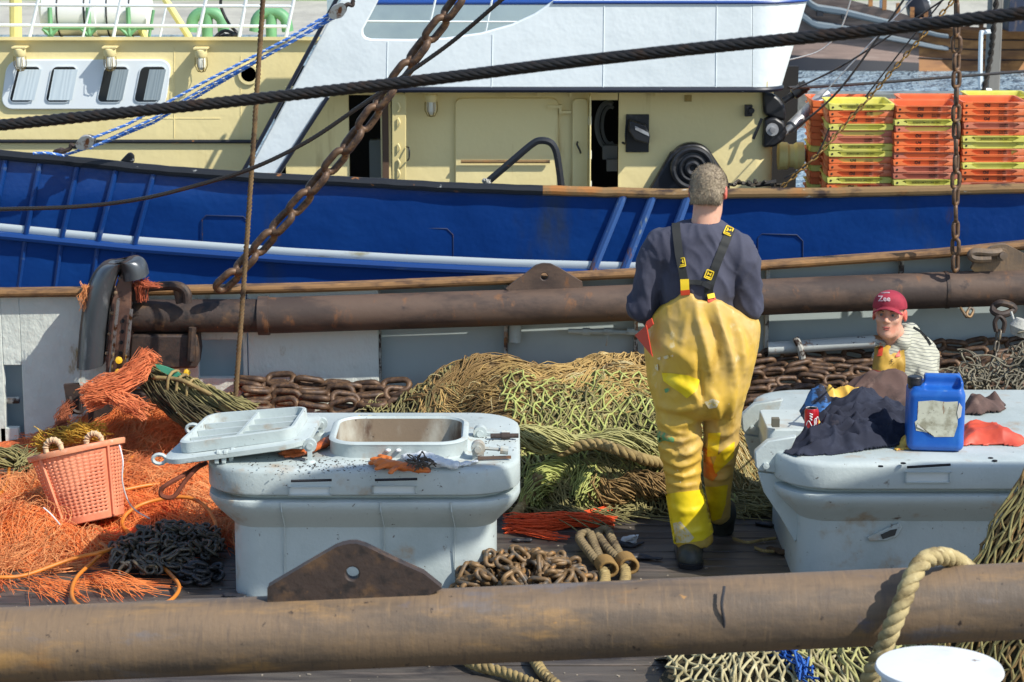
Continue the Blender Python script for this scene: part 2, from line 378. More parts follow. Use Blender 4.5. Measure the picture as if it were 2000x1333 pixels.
# ---------------------------------------------------------------- blue trawler across the rail
HY = 15.6
ship = thing('fishing_trawler', 'blue hulled fishing trawler with cream cabin and white superstructure moored alongside', 'boat', (0, HY, -1.3))
RAIL = [(-500, 270), (0, 300), (150, 313), (300, 329), (500, 344), (700, 353), (850, 362), (1050, 369), (1300, 376), (1600, 374), (1800, 370), (2000, 365), (2500, 345)]
STR = [(-500, 395), (0, 436), (270, 462), (570, 484), (800, 497), (1000, 506), (1230, 512), (2500, 515)]
def hully(z): return HY + .16 * max(0, 1.05 - z)
def HP(px, py, out=0.0):
    p = P(px, py, HY)
    for _ in range(3): p = P(px, py, hully(p.z))
    p.y -= out; return p
dents = [(770, 380, 60, .02), (980, 395, 90, -.02), (1030, 480, 80, .02), (420, 400, 110, .015), (1700, 440, 120, .02), (1560, 420, 70, -.015)]
g = G()
def hf(u, v):
    px = -500 + 3000*u; yt = interp(px, RAIL)
    p = HP(px, yt + (640 - yt) * min(v, .82) / .82)
    if v > .82: p.z = p.z + (WZ - .3 - p.z) * (v - .82) / .18
    p.y += .012 * nz(p, 1.3, 3) + .008 * nz(p, 4, 8)
    return p
g.grid(hf, 220, 30); mk('hull', g, MAT['blue'], ship, 180)
g = G(); g.grid(lambda u, v: HP(-500 + 1760*u, interp(-500 + 1760*u, STR) + 15*v, .012 + .006*math.sin(v*3.14)), 120, 5); mk('white_stripe', g, MAT['stripe'], ship, 180)
g = G(); g.tube([HP(-500 + 30*k, interp(-500 + 30*k, STR) + 23, .02) for k in range(101)], .028, 8); mk('rubbing_strake', g, MAT['bluetube'], ship)
for (a, b2, mat) in ((-500, 1060, MAT['railblk']), (1060, 2500, MAT['railrust'])):
    g = G(); n = 60; g.tube([HP(a + (b2-a)*k/n, interp(a + (b2-a)*k/n, RAIL) + 2, .02) + Vector((0, 0, .006*nz((k, a, 0), .7))) for k in range(n+1)], .034, 10); mk('rail_cap', g, mat, ship)
for (x0, y0, x1, y1) in ((13, 306, -16, 452), (80, 312, 51, 458), (153, 320, 121, 466), (228, 327, 192, 472), (302, 335, 263, 478), (-60, 300, -90, 440)):
    g = G(); n = 10; g.tube([HP(x0 + (x1-x0)*k/n, y0 + (y1-y0)*k/n, .014) for k in range(n+1)], .019, 8); g.tube([HP(x1 - k*2.2, y1 + 16*k, .0) for k in range(8)], .016, 6); mk('frame_rib', g, MAT['bluetube'], ship)
ribmat = Mt('scuffed rib paint', (.05, .13, .36), .5, layers=[(RUSTL, (10, 10, 3), .58, .68), ((.25, .3, .33), (14, 14, 5), .58, .66)])
for (x0, y0, x1, y1) in ((1218, 380, 1158, 527), (1276, 380, 1218, 527), (1343, 382, 1290, 527)):
    g = G(); n = 10; g.tube([HP(x0 + (x1-x0)*k/n, y0 + (y1-y0)*k/n, .02) for k in range(n+1)], .028, 8); mk('frame_rib', g, ribmat, ship)
for (x0, y0, x1, y1) in ((395, 421, 487, 478), (795, 445, 885, 500), (1480, 457, 1568, 520)):      # welded doublers
    g = G(); q = [(x0, y1), (x0, y0 + 8), (x0 + 8, y0), (x1 - 12, y0 + 2), (x1, y0 + 14), (x1, y1)]
    g.tube([HP(x, y, .002) for x, y in q], .0042, 6); mk('weld_seam', g, Mt('weld seam', (.006, .02, .08), .6, layers=[(RUST, 20, .58, .66)]), ship)
deckz = P(1700, 425, HY).z
g = G(); g.box((0, HY + 2.0, deckz - .35), (22, 2.8, .1)); mk('side_deck', g, Mt('grey deck paint', (.12, .13, .13), .8, layers=[(RUST, 3, .55, .7)]), ship)
# left cabin
CY = 17.3
def pieces(name, lst, Y, th, mat):
    for q in lst:
        g = G()
        (pxbox(g, *q, Y, th) if len(q) == 4 and not isinstance(q[0], tuple) else pxpoly(g, q, Y, th)); mk(name, g, mat, ship)
pieces('cabin_wall', [[(-260, 345), (-260, 79), (613, 79), (470, 345)]], CY, .06, MAT['cream'])
a = P(-260, 78, CY); b2 = P(640, 78, CY)
g = G(); g.prism([Vector((a.x, CY-.05, a.z)), Vector((b2.x, CY-.05, b2.z)), Vector((b2.x, CY+3.2, b2.z-.32)), Vector((a.x, CY+3.2, a.z-.32))], (0, 0, .025)); mk('cabin_roof', g, MAT['cream'], ship, 0)
g = G(); a = P(-260, 276, CY-.02); b2 = P(505, 277, CY-.02); g.tube([a, b2], .014, 8); mk('cabin_trim', g, MAT['railblk'], ship)
def rrect(x0, y0, x1, y1, r, sk=0, n=5):
    pts = []
    for (cx, cy, a0) in ((x1-r, y0+r, -90), (x1-r, y1-r, 0), (x0+r, y1-r, 90), (x0+r, y0+r, 180)):
        for k in range(n+1):
            a = math.radians(a0 + 90*k/n); X, Y = cx + r*math.cos(a), cy + r*math.sin(a); pts.append((X + sk*(y1 - Y)/(y1-y0), Y))
    return pts
fr = G(); pxpoly(fr, rrect(0, 117, 322, 214, 24, 14), CY-.025, .03); frame = mk('window_frame', fr, MAT['whitetrim'], ship, bev=.006)
for i, (x0, x1, sk) in enumerate(((16, 64, 17), (87, 138, 14), (188, 238, 15), (260, 312, 14))):
    g = G(); pxpoly(g, rrect(x0, 129, x1, 201, 11, sk), CY-.034, .006); mk('pane_seal', g, MAT['whitetrim'], frame)
    g = G(); pxpoly(g, rrect(x0+2, 131, x1-2, 199, 9, sk), CY-.037, .004)
    mk('window_pane', g, MAT['glass'], frame)
    g = G(); lo, hi = ((x0+2, x1-3) if i < 2 else (x0 + (x1-x0)*.30, x1-4)); base = [P(lo + (hi-lo)*k/28., 0, CY).x for k in range(29)]
    zt, zb = P(0, 135, CY).z, P(0, 195, CY).z
    g.grid(lambda u, v: Vector((base[int(round(u*28))] + (sk*(v))/276., CY - .0405 - .0012*math.cos(int(round(u*28))*1.1 + 2.2*math.sin(u*9 + v*1.5)), zb + (zt-zb)*v)), 29, 4)
    mk('curtain', g, [Mt('curtain_dim', srgb(196, 210, 216) if i < 2 else srgb(140, 154, 160), .6)], frame)
def lamp(px, py, Y, lit=True):
    g = G(); p = P(px, py, Y); g.box(p + Vector((0, -.075, 0)), (.10, .15, .010)); g.lathe([(.035, 0), (.045, .02), (.045, .05), (.035, .06)], p + Vector((0, -.11, -.065)), n=12); L = mk('cabin_lamp', g, MAT['cream'], ship)
    g = G(); g.lathe([(.03, 0), (.034, .03), (.03, .07), (.012, .09)], p + Vector((0, -.11, -.065)), (0, 0, -1), 12); mk('bulb_glass', g, MAT['lampglass'], L)
    g = G()
    for k in range(6):
        a = k*math.pi/3; d = Vector((math.cos(a), math.sin(a), 0)); c = p + Vector((0, -.11, -.065)); g.tube([c + d*.042, c + d*.044 - Vector((0, 0, .06)), c + d*.025 - Vector((0, 0, .1)), c - Vector((0, 0, .105))], .003, 4)
    mk('wire_guard', g, MAT['brass'], L)
for (px, py) in ((44, 90), (219, 90), (396, 92)): lamp(px, py, CY)
g = G(); g.lathe([(.055, 0), (.055, .02), (.075, .02), (.078, .0)], P(486, 145, CY), (0, -1, 0), 24); ph = mk('porthole', g, MAT['cream'], ship); g = G(); g.lathe([(.0, .0), (.054, .0)], P(486, 145, CY-.014), (0, -1, 0), 24); mk('porthole_glass', g, MAT['dark'], ph)
# white leg and superstructure
SY = 16.75
OUT = [(478, 345), (708, -80), (772, -80), (738, 3), (709, 58), (709, 68), (714, 74), (724, 77), (800, 78), (870, 75), (940, 65), (1000, 48), (1045, 27), (1078, 4), (1110, -28), (1160, -80), (1470, -80), (1470, 172), (655, 172), (545, 345)]
g = G(); pxpoly(g, OUT, SY, .07); mk('superstructure', g, MAT['white'], ship, bev=.01)
def endpt(py, u):
    xr = 1533 + (172 - py) * .34; p0 = P(1470, py, SY); p1 = P(xr, py, SY); r = p1.x - p0.x
    if u < .6: a = u/.6*math.pi/2; return Vector((p0.x + r*math.sin(a), SY + r*.9*(1-math.cos(a)), p0.z))
    return Vector((p1.x - .0, SY + r*.9 + 1.8*(u-.6)/.4, p0.z))
g = G(); g.grid(lambda u, v: endpt(-80 + 252*v, u), 34, 8); mk('superstructure_end', g, MAT['white'], ship, 60)
g = G(); g.tube([P(640, 176, SY-.0), P(1470, 176, SY-.0)] + [endpt(176, u/12) + Vector((0, -.0, 0)) for u in range(1, 13)], .020, 8); mk('eaves_trim', g, MAT['navy'], ship)
g = G(); p = P(650, 174, SY); q = P(1500, 174, SY); g.prism([Vector((p.x, SY+.02, p.z)), Vector((q.x, SY+.02, p.z)), Vector((q.x+.1, SY+2.4, p.z)), Vector((p.x-.3, SY+2.4, p.z))], (0, 0, .05)); mk('overhang_soffit', g, MAT['cream'], ship, 0)
g = G(); g.tube([P(1080, 5, SY-.006), P(1470, 5, SY-.006)] + [endpt(5, u/12) + Vector((.004, -.006, 0)) for u in range(1, 13)], .012, 6); mk('blue_trim', g, MAT['bluetrim'], ship)
g = G(); g.tube([P(728, 5, SY+.5), P(1100, 5, SY+.5)], .02, 8); mk('blue_rail', g, MAT['bluetrim'], ship)
for q in ([P(712, 42, SY+.4), P(1090, 44, SY+.4)], [P(855, -20, SY+.4), P(832, 80, SY+.4)], [P(965, -20, SY+.4), P(945, 80, SY+.4)]):
    g = G(); g.tube(q, .009, 6); mk('walkway_rail', g, MAT['whitetrim'], ship)
pieces('walkway_panel', [(640, -120, 1250, 100)], SY+1.0, .05, MAT['panelgrey'])
for q in ([(659, -4), (472, 341)], [(640, 190), (539, 346)]):
    g = G(); g.tube([P(*q[0], SY-.025), P(*q[1], SY-.025)], .015, 8); mk('pillar_trim', g, MAT['navy'], ship)
for (x, ya, yb) in ((757, 82, 172), (962, 68, 172), (1180, 0, 172), (1400, 0, 172)):
    g = G(); g.tube([P(x, ya, SY-.001), P(x-2, yb, SY-.001)], .0035, 6); mk('weld_seam', g, MAT['white'], ship)
for (q0, q1) in (((0, 232), (430, 232)), ((470, 110), (470, 270)), ((340, 90), (340, 270))):
    g = G(); g.tube([P(*q0, CY-.001), P(*q1, CY-.001)], .003, 6); mk('weld_seam', g, MAT['cream'], ship)
# lower cabin with openings
LY = 17.05
pieces('cabin_wall', [(560, 170, 680, 400), (745, 170, 762, 400), (793, 170, 1150, 400), (1207, 170, 1480, 400), (1150, 170, 1207, 196), (680, 170, 745, 186)], LY, .05, MAT['cream'])
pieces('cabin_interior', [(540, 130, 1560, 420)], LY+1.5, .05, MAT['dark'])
g = G(); x0, z0 = P(1480, 0, LY).x, P(0, 400, LY).z; z1 = P(0, 172, LY).z
g.grid(lambda u, v: Vector((x0 + .14*math.sin(min(u/.5, 1)*1.5708), LY + .14*(1-math.cos(min(u/.5, 1)*1.5708)) + max(0, u-.5)*3, z0 + (z1-z0)*v)), 24, 4); mk('cabin_corner', g, MAT['cream'], ship, 60)
def plate(name, x0, y0, x1, y1, Y, th, mat, r=10, par=None, sk=0, bev=.006):
    g = G(); pxpoly(g, rrect(x0, y0, x1, y1, r, sk), Y, th); return mk(name, g, mat, par or ship, bev=bev)
plate('sliding_door', 889, 192, 1091, 420, LY-.03, .03, MAT['cream'], 14)
g = G(); g.tube([P(900, 316, LY-.06), P(1074, 316, LY-.06)], .012, 8); mk('door_bar', g, MAT['railrust'], ship)
d = plate('open_door', 1118, 193, 1149, 420, LY-.05, .025, MAT['cream'], 9)
g = G(); g.tube(spline([P(1128, 278, LY-.06), P(1127, 283, LY-.10), P(1132, 293, LY-.10), P(1134, 299, LY-.06)], 4), .007, 6); mk('door_handle', g, MAT['black'], d)
g = G(); g.box((P(1151, 300, LY).x, LY-.1, P(0, 300, LY).z), (.012, .16, .86)); mk('door_edge', g, MAT['cream'], d, bev=.005)
for yy in (234, 300, 360):
    g = G(); g.box((P(1152, yy, LY).x, LY-.06, P(0, yy, LY).z), (.02, .04, .06)); mk('hinge', g, MAT['whitetrim'], d)
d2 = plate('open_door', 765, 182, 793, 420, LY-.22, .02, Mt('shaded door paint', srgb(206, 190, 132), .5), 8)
for yy in (210, 240, 290, 320, 340):
    g = G(); g.tube(spline([P(777, yy-9, LY-.23), P(781, yy, LY-.24), P(777, yy+9, LY-.23)], 4), .006, 6); mk('door_dog', g, MAT['cream'], d2)
g = G(); g.tube(spline([P(794, 287, LY-.23), P(799, 291, LY-.27), P(799, 308, LY-.27), P(796, 314, LY-.23)], 4), .006, 6); mk('door_handle', g, MAT['black'], d2)
g = G(); pxbox(g, 748, 190, 758, 400, LY-.02, .05); mk('door_frame', g, Mt('brown door frame', srgb(90, 70, 55), .6), ship)
g = G(); pxbox(g, 722, 278, 748, 350, LY+.5, .04); pxbox(g, 722, 275, 748, 279, LY+.46, .1); mk('galley_counter', g, Mt('counter', srgb(120, 130, 130), .5), ship)
g = G(); g.tube([P(1188 + 22*math.cos(a/10) , 245 + 44*math.sin(a/10), LY+.5) for a in range(12, 52)], .02, 6); g.tube([P(1192 + 16*math.cos(a/10), 245 + 36*math.sin(a/10), LY+.5) for a in range(12, 52)], .014, 6); pxbox(g, 1177, 285, 1206, 312, LY+.4, .1); pxbox(g, 1185, 312, 1206, 335, LY+.35, .1); mk('winch_gear', g, Mt('grey machinery', (.22, .24, .25), .5), ship)
g = G(); pxbox(g, 1222, 224, 1268, 298, LY-.02, .03); bx = mk('lamp_recess', g, MAT['black'], ship, bev=.004)
fl = G(); pxpoly(fl, [(1230, 236), (1262, 246), (1270, 266), (1268, 282), (1240, 274), (1228, 256)], LY-.16, .13); mk('flood_light', fl, MAT['black'], bx, bev=.008)
g = G(); pxpoly(g, [(1240, 246), (1267, 260), (1268, 267), (1241, 254)], LY-.165, .01); mk('lamp_lens', g, MAT['steel'], bx)
g = G(); g.tube(spline([P(1225, 230, LY-.05), P(1222, 262, LY-.09), P(1222, 280, LY-.08), P(1216, 279, LY-.04)], 4), .008, 6); mk('lamp_bracket', g, MAT['black'], bx)
ringp = [(1235 + 0, 420), (1268, 372), (1310, 300)] + [(1352 + 46*math.cos(a), 326 + 46*math.sin(a)) for a in np.linspace(math.pi*1.22, math.pi*1.85, 12)] + [(1420, 345), (1440, 420)]
g = G(); pxpoly(g, ringp, LY-.10, .10); pc = mk('sheave_guard', g, MAT['black'], ship, bev=.02)
for (r, t, rr) in ((.135, .02, .022), (.085, .03, .014), (.04, .03, .02)):
    g = G(); c = P(1352, 328, LY-.12); g.tube([c + Vector((r*math.cos(a), -t, r*math.sin(a))) for a in np.linspace(0, 6.283, 33)[:-1]], rr, 8, closed=True); mk('sheave_ring', g, MAT['black'], pc)
g = G(); c = P(1352, 328, LY-.13); g.lathe([(0, 0), (.13, 0), (.12, .004), (.0, .004)], c, (0, -1, 0), 28); mk('sheave_disc', g, Mt('dark disc', (.02, .022, .026), .5), pc)
g = G(); pxbox(g, 1455, 206, 1470, 228, LY-.06, .06); g.lathe([(.022, 0), (.022, .03)], P(1467, 216, LY-.06), (0, -1, 0), 10); mk('socket_box', g, MAT['black'], ship, bev=.004)
g = G(); pxbox(g, 1337, 186, 1351, 199, LY-.01, .01); g.lathe([(.012, 0), (.012, .02)], P(1344, 192, LY-.01), (0, -1, 0), 10); mk('push_button', g, MAT['brass'], ship)
g = G(); pxbox(g, 1070, 206, 1092, 212, LY-.06, .05); pxbox(g, 1092, 206, 1097, 224, LY-.06, .05); pxbox(g, 1097, 217, 1116, 222, LY-.05, .04); mk('door_catch', g, MAT['cream'], ship)
for xx in (990, 1052, 1115, 1282):
    g = G(); pxbox(g, xx-3, 180, xx+3, 189, LY-.06, .05); mk('soffit_clip', g, MAT['cream'], ship)
lamp(843, 178, LY)
g = G(); g.tube(spline([P(952, 356, HY+.06), P(1000, 315, HY+.05), P(1038, 283, HY+.05), P(1055, 275, HY+.05), P(1075, 279, HY+.05), P(1086, 296, HY+.05), P(1092, 330, HY+.05), P(1097, 368, HY+.05)], 6), .024, 10); mk('guard_loop', g, MAT['railblk'], ship)
g = G(); g.twist(spline([P(950+6*math.cos(k), 356+5*math.sin(k*1.3), HY+.03+.02*math.sin(k*.7)) for k in range(14)], 4), .006, .006, 2, .04, 4); tag(mk('rope_lashing', g, Mt('old white rope', (.4, .39, .35), .9)), 'frayed white rope lashing at the foot of the black guard loop', 'rope')
for (x, y) in ((250, 300),):
    g = G(); pxpoly(g, [(232, 318), (244, 305), (250, 299), (257, 300), (261, 306), (261, 319)], HY+.02, .05); mk('fairlead', g, MAT['railblk'], ship, bev=.01)
# roof fittings
RY = CY + .1
for q in ([(-120, 9), (572, 13)], [(-120, 49), (560, 52)]):
    g = G(); g.tube([P(*q[0], RY), P(*q[1], RY)], .012, 8); mk('roof_railing', g, MAT['whitetrim'], ship)
for (x0, x1, y0) in ((77, 56, -10), (238, 220, -10), (404, 385, -10), (325, 311, 10), (482, 466, -10), (576, 557, -10), (178, 160, 8)):
    g = G(); g.tube([P(x0, y0, RY), P(x1, 80, RY)], .013 if y0 < 0 else .008, 8); mk('railing_post', g, MAT['whitetrim'], ship)
for (x0, x1, r) in ((30, 31, .045), (246, 288, .028), (322, 375, .026)):
    g = G(); g.tube([P(x0, -40 if x0 < 100 else -2, RY+.25), P(x1, 82, RY+.25)], r, 10); mk('roof_pole', g, MAT['yellow'], ship)
for cx in (405, 530):
    g = G(); pts = [P(cx-32, 62, RY+.3)] + [P(cx - 30*math.cos(a), 47 - 24*math.sin(a), RY+.3) for a in np.linspace(0, math.pi, 13)] + [P(cx+32, 62, RY+.3)]
    g.tube(pts, .043, 12); g.tube([P(cx, 84, RY+.3), P(cx, 26, RY+.3)], .04, 12); mk('goose_neck_vent', g, MAT['green'], ship)
can = thing('liferaft_canister', 'white liferaft canister strapped into a green cradle on the cabin roof', 'liferaft', P(190, 78, RY+.35))
CYN = RY + .35
g = G(); a, b2 = P(80, 24, CYN), P(298, 24, CYN); L = b2.x - a.x; g.lathe([(0, 0), (.1, .005), (.165, .03), (.175, .08), (.175, L/2-.02), (.19, L/2-.015), (.19, L/2+.015), (.175, L/2+.02), (.175, L-.08), (.165, L-.03), (.1, L-.005), (0, L)], a, (1, 0, 0), 28); mk('canister_shell', g, MAT['canister'], can)
for t in (.18, .42, .62, .82):
    g = G(); c = a.lerp(b2, t); g.tube([c + Vector((0, .178*math.cos(q), .178*math.sin(q))) for q in np.linspace(0, 6.283, 25)[:-1]], .006, 5, closed=True); mk('strap', g, MAT['black'], can)
g = G()
for px in (97, 172, 250):
    g.tube([P(px, 15, CYN-.2), P(px+3, 82, CYN-.2)], .018, 6); g.tube([P(px-14, 56, CYN-.2), P(px+14, 82, CYN-.2)], .014, 6); g.tube([P(px+16, 56, CYN-.2), P(px-10, 82, CYN-.2)], .014, 6)
g.tube([P(85, 55, CYN-.2), P(300, 55, CYN-.2)], .016, 6); g.tube([P(300, 20, CYN-.2), P(290, 80, CYN-.2)], .012, 6); mk('cradle', g, MAT['green'], can)
# black rope heap on the roof
g = G(); rr = random.Random(3); g.tube(spline([P(432, -5, RY+.1), P(432, 15, RY+.1), P(448, 48, RY+.1), P(470, 72, RY+.1), P(440, 60, RY+.12), P(420, 74, RY+.1)] + [P(420 + rr.random()*50, 66 + rr.random()*12, RY+.05+rr.random()*.2) for _ in range(22)], 5), .012, 6); tag(mk('rope', g, MAT['black']), 'black rope hanging beside the green vents and heaped on the cabin roof', 'rope')
# hydraulic arms right of the cabin
g = G(); pxpoly(g, [(1490, 178)] + [(1490 + 46*math.sin(a), 180 + 44*(1-math.cos(a))/1.0) for a in np.linspace(.4, 1.9, 8)] + [(1492, 224)], LY-.05, .12); ga = mk('gallows_cheek', g, MAT['black'], ship, bev=.02)
g = G(); pxpoly(g, [(1493, 232), (1515, 229), (1532, 240), (1538, 258), (1532, 275), (1515, 287), (1490, 290)], LY-.06, .12); mk('gallows_cheek', g, MAT['black'], ship, bev=.02)
g = G(); c = P(1508, 253, LY-.08); g.lathe([(0, 0), (.045, 0), (.045, .02), (.02, .02), (.02, .05), (0, .05)], c, (0, -1, 0), 16); mk('pivot_pin', g, MAT['steel'], ship)
g = G(); g.tube([P(1530, 198, LY), P(1548, 186, LY), P(1550, 185, LY), P(1576, 166, LY)], [.025, .025, .042, .042], 12); g.tube([P(1566, 173, LY), P(1570, 170, LY)], .05, 12); mk('hydraulic_ram', g, MAT['black'], ship)
g = G(); g.tube([P(1530, 262, LY), P(1548, 246, LY)], .028, 12); g.tube([P(1546, 248, LY), P(1612, 186, LY+.3)], [.045, .052], 14); mk('wrapped_pipe', g, MAT['steel'], ship)
g = G(); g.tube([P(1488, 232, LY-.1), P(1471, 272, LY-.1)], .012, 6); mk('lever', g, MAT['black'], ship)
g = G(); c = P(1520, 305, LY+.2); g.lathe([(0, 0), (.10, 0), (.10, .06), (.085, .08), (.085, .11), (.10, .13), (.10, .18), (0, .18)], c, (1, 0, 0), 20); mk('winch_drum', g, MAT['yellow'], ship)
g = G(); c = P(1551, 303, LY+.3); g.lathe([(0, 0), (.06, 0), (.05, .08), (.07, .16), (.12, .18), (.12, .2), (.03, .2), (.03, .3), (0, .3)], c, (1, 0, 0), 20); mk('warping_head', g, MAT['steel'], ship)
g = G(); pxbox(g, 1600, 250, 1760, 420, LY+1.4, .4); pxbox(g, 1540, 185, 2300, 250, LY+1.7, .25); mk('far_bulwark', g, Mt('grey far bulwark', srgb(120, 125, 122), .8, layers=[(srgb(70, 72, 72), 6, .5, .65)], bump=(9, .6, .02)), ship)
# ---------------------------------------------------------------- own ship: deck, bulwark
plank = Mt('wet deck planks', srgb(86, 79, 71), .45, layers=[(srgb(56, 50, 46), (1.1, 9, 1), .42, .62), (srgb(112, 100, 90), (2.0, 22, 1), .55, .72), (srgb(38, 33, 32), (2.5, 3.5, 1), .58, .72), (srgb(130, 122, 112), (24, 40, 1), .70, .75)], bump=[((3, 60, 1), .4, .004), (25, .3, .003)])
hatchp = Mt('pale grey deck paint', (.46, .52, .51), .5, layers=[((.38, .44, .43), (2, 2, 2), .42, .65), (srgb(164, 150, 130), 4.5, .56, .72), (srgb(104, 88, 72), 9, .66, .74), (srgb(70, 56, 46), 34, .665, .72)], bump=[(55, .35, .004), (9, .2, .006)])
bulw = Mt('pitted bulwark paint', (.62, .66, .60), .6, layers=[((.52, .56, .51), (1.3, 1.3, 1.3), .42, .65), (srgb(150, 130, 86), (5, 5, 2), .64, .72), (srgb(86, 62, 40), (8, 8, 6), .69, .74)], bump=[((16, 16, 11), .9, .012), (50, .3, .003)])
bulw2 = Mt('smooth bulwark paint', (.42, .49, .48), .5, layers=[((.36, .42, .42), 1.3, .42, .65), (srgb(120, 104, 74), (9, 9, 3), .68, .75)], bump=(12, .2, .004))
rustpaint = Mt('rust on white paint', (.42, .42, .38), .7, layers=[(RUSTD, 18, .46, .58), (RUSTL, 9, .55, .7)], bump=(30, .6, .004))
g = G(); y = 5.6; k = 0; rr = random.Random(5)
while y < 13.75:
    wd = .115; x = -7.5 + rr.random()*2
    g.box((0, y + wd/2, -.03 + rr.uniform(-.002, .002)), (16, wd - .008, .06)); y += wd
g.box((0, 9.6, -.05), (16, 8.4, .05))
tag(mk('deck', g, plank, base=(0, 0, 0), bev=.004), kind='structure')
BY1, BY2 = 13.16, 13.27
RT = [(-400, 574), (0, 572), (300, 568), (600, 562), (740, 557), (1000, 546), (1240, 534), (1500, 518), (1850, 494), (2000, 479), (2400, 440)]
bw = thing('bulwark', 'grey painted steel ship bulwark with rusty top rail and freeing ports behind the nets', 'bulwark', (0, 13.5, 0))
def bwpanel(name, x0, x1, Y, mat, ylo=None, yhi=None):
    n = 24; g = G(); pts = []
    for k in range(n+1):
        px = x0 + (x1-x0)*k/n; pts.append((px, (interp(px, RT) + 4) if yhi is None else yhi))
    top = [P(px, py, Y) for px, py in pts]
    bot = [Vector((p.x, Y, 0 if ylo is None else P(0, ylo, Y).z)) for p in top]
    g.prism(top + bot[::-1], (0, .05, 0)); return mk(name, g, mat, bw, bev=.005)
bwpanel('plate', -400, 0, BY1, bulw); bwpanel('plate', 36, 384, BY1, bulw); bwpanel('plate', 472, 480, BY1, bulw); bwpanel('plate', 482, 738, BY1, bulw)
for (x0, x1, ya, yb) in ((0, 36, 714, 836), (384, 472, 664, 738)):
    bwpanel('plate', x0, x1, BY1, bulw, ylo=ya)
    bwpanel('plate', x0, x1, BY1, bulw, yhi=yb)
    g = G(); pxbox(g, x0 - 8, ya - 8, x1 + 8, yb + 8, BY1 + .18, .03); mk('freeing_port_flap', g, bulw2, bw)
g = G(); g.tube([P(-20, 783, BY1+.06), P(38, 782, BY1+.06)], .02, 8); mk('port_bar', g, rustpaint, bw)
bwpanel('plate', 740, 2400, BY2, bulw2)
railm = Mt('ochre rusted rail', srgb(134, 100, 62), .65, layers=[(srgb(84, 60, 40), (5, 14, 14), .45, .65), (srgb(166, 122, 74), (7, 14, 14), .55, .72)], bump=(30, .4, .003))
g = G(); n = 70; g.tube([P(-400 + 2800*k/n, interp(-400 + 2800*k/n, RT) + 1, BY1 - .05) for k in range(n+1)], .021, 10); mk('top_rail', g, railm, bw)
g = G(); n = 40
g.prism([P(-400 + 2800*k/n, interp(-400 + 2800*k/n, RT) + 4, BY1 - .03) for k in range(n+1)] + [P(-400 + 2800*k/n, interp(-400 + 2800*k/n, RT) + 10, BY1 - .03) for k in range(n, -1, -1)], (0, .22, 0)); mk('rail_flange', g, railm, bw, 20)
for px in (739, 988, 1243, 1500, 1762, 2030):
    g = G(); yt = interp(px, RT) + 6; a = P(px, yt, BY2-.06); g.box((a.x, BY2-.04, a.z/2), (.022, .07, a.z)); mk('stiffener', g, rustpaint, bw, bev=.003)
g = G(); g.tube([P(1110, 647, BY2-.07), P(1250, 650, BY2-.07)], .014, 8)
for px in (1138, 1180, 1225): g.tube([P(px, 648, BY2-.07), P(px+14, 648, BY2-.07)], .022, 8)
mk('small_pipe', g, hatchp, bw); g = G(); g.tube([P(1188, 648, BY2-.07), P(1184, 676, BY2-.07)], .006, 6); mk('pipe_lever', g, hatchp, bw); g = G(); g.lathe([(0, 0), (.035, 0), (.035, .11), (0, .11)], P(1006, 668, BY2-.07), (0, 0, 1), 12); mk('pipe_stub', g, hatchp, bw)
g = G(); g.tube([P(1500, 681, BY2-.13), P(1760, 664, BY2-.13)], .036, 14); mk('wide_pipe', g, Mt('rust dotted pipe', (.52, .56, .54), .5, layers=[(srgb(140, 92, 50), (9, 9, 9), .58, .66), (RUSTD, 26, .66, .71)], bump=(30, .3, .003)), bw)
g = G(); g.tube(spline([P(1553, 660, BY2-.18), P(1562, 678, BY2-.19), P(1567, 700, BY2-.18)], 4), .02, 8); mk('pipe_clamp', g, rustpaint, bw)

# ---------------------------------------------------------------- trawl beams
rustA = Mt('worn rust', srgb(120, 100, 78), .60, layers=[(srgb(90, 78, 66), (1.2, 5, 5), .42, .60), (srgb(156, 122, 76), (1.7, 6, 6), .52, .68), (srgb(108, 100, 96), (2.6, 7, 7), .58, .70), (srgb(142, 116, 84), (70, 9, 9), .50, .95), (srgb(94, 80, 68), (90, 8, 8), .50, .80), (srgb(146, 106, 60), (2.5, 6, 6), .62, .78), (srgb(96, 88, 90), (5, 7, 7), .64, .74), (srgb(52, 42, 36), (24, 20, 20), .64, .72), (srgb(160, 120, 70), (9, 13, 13), .68, .73)], bump=[((60, 9, 9), .3, .003), (34, .5, .003), (9, .4, .006)])
rustB = Mt('dark rust', srgb(92, 74, 62), .68, layers=[(srgb(64, 52, 46), (2, 5, 5), .42, .6), (srgb(118, 82, 54), (14, 8, 8), .56, .72), (srgb(48, 40, 40), (5, 9, 9), .62, .72)], bump=[(40, .5, .003), (9, .3, .006)])
rustC = Mt('blackened rust plate', srgb(58, 46, 40), .65, layers=[(srgb(88, 66, 46), 9, .5, .66), (srgb(36, 30, 28), 16, .5, .65), (srgb(112, 82, 50), 24, .64, .72)], bump=[(40, .6, .004)])
def beam(pts, Y, r, x0, x1, n=40):
    xs = [x0 + (x1-x0)*k/n for k in range(n+1)]; return [P(x, interp(x, pts), Y) for x in xs]
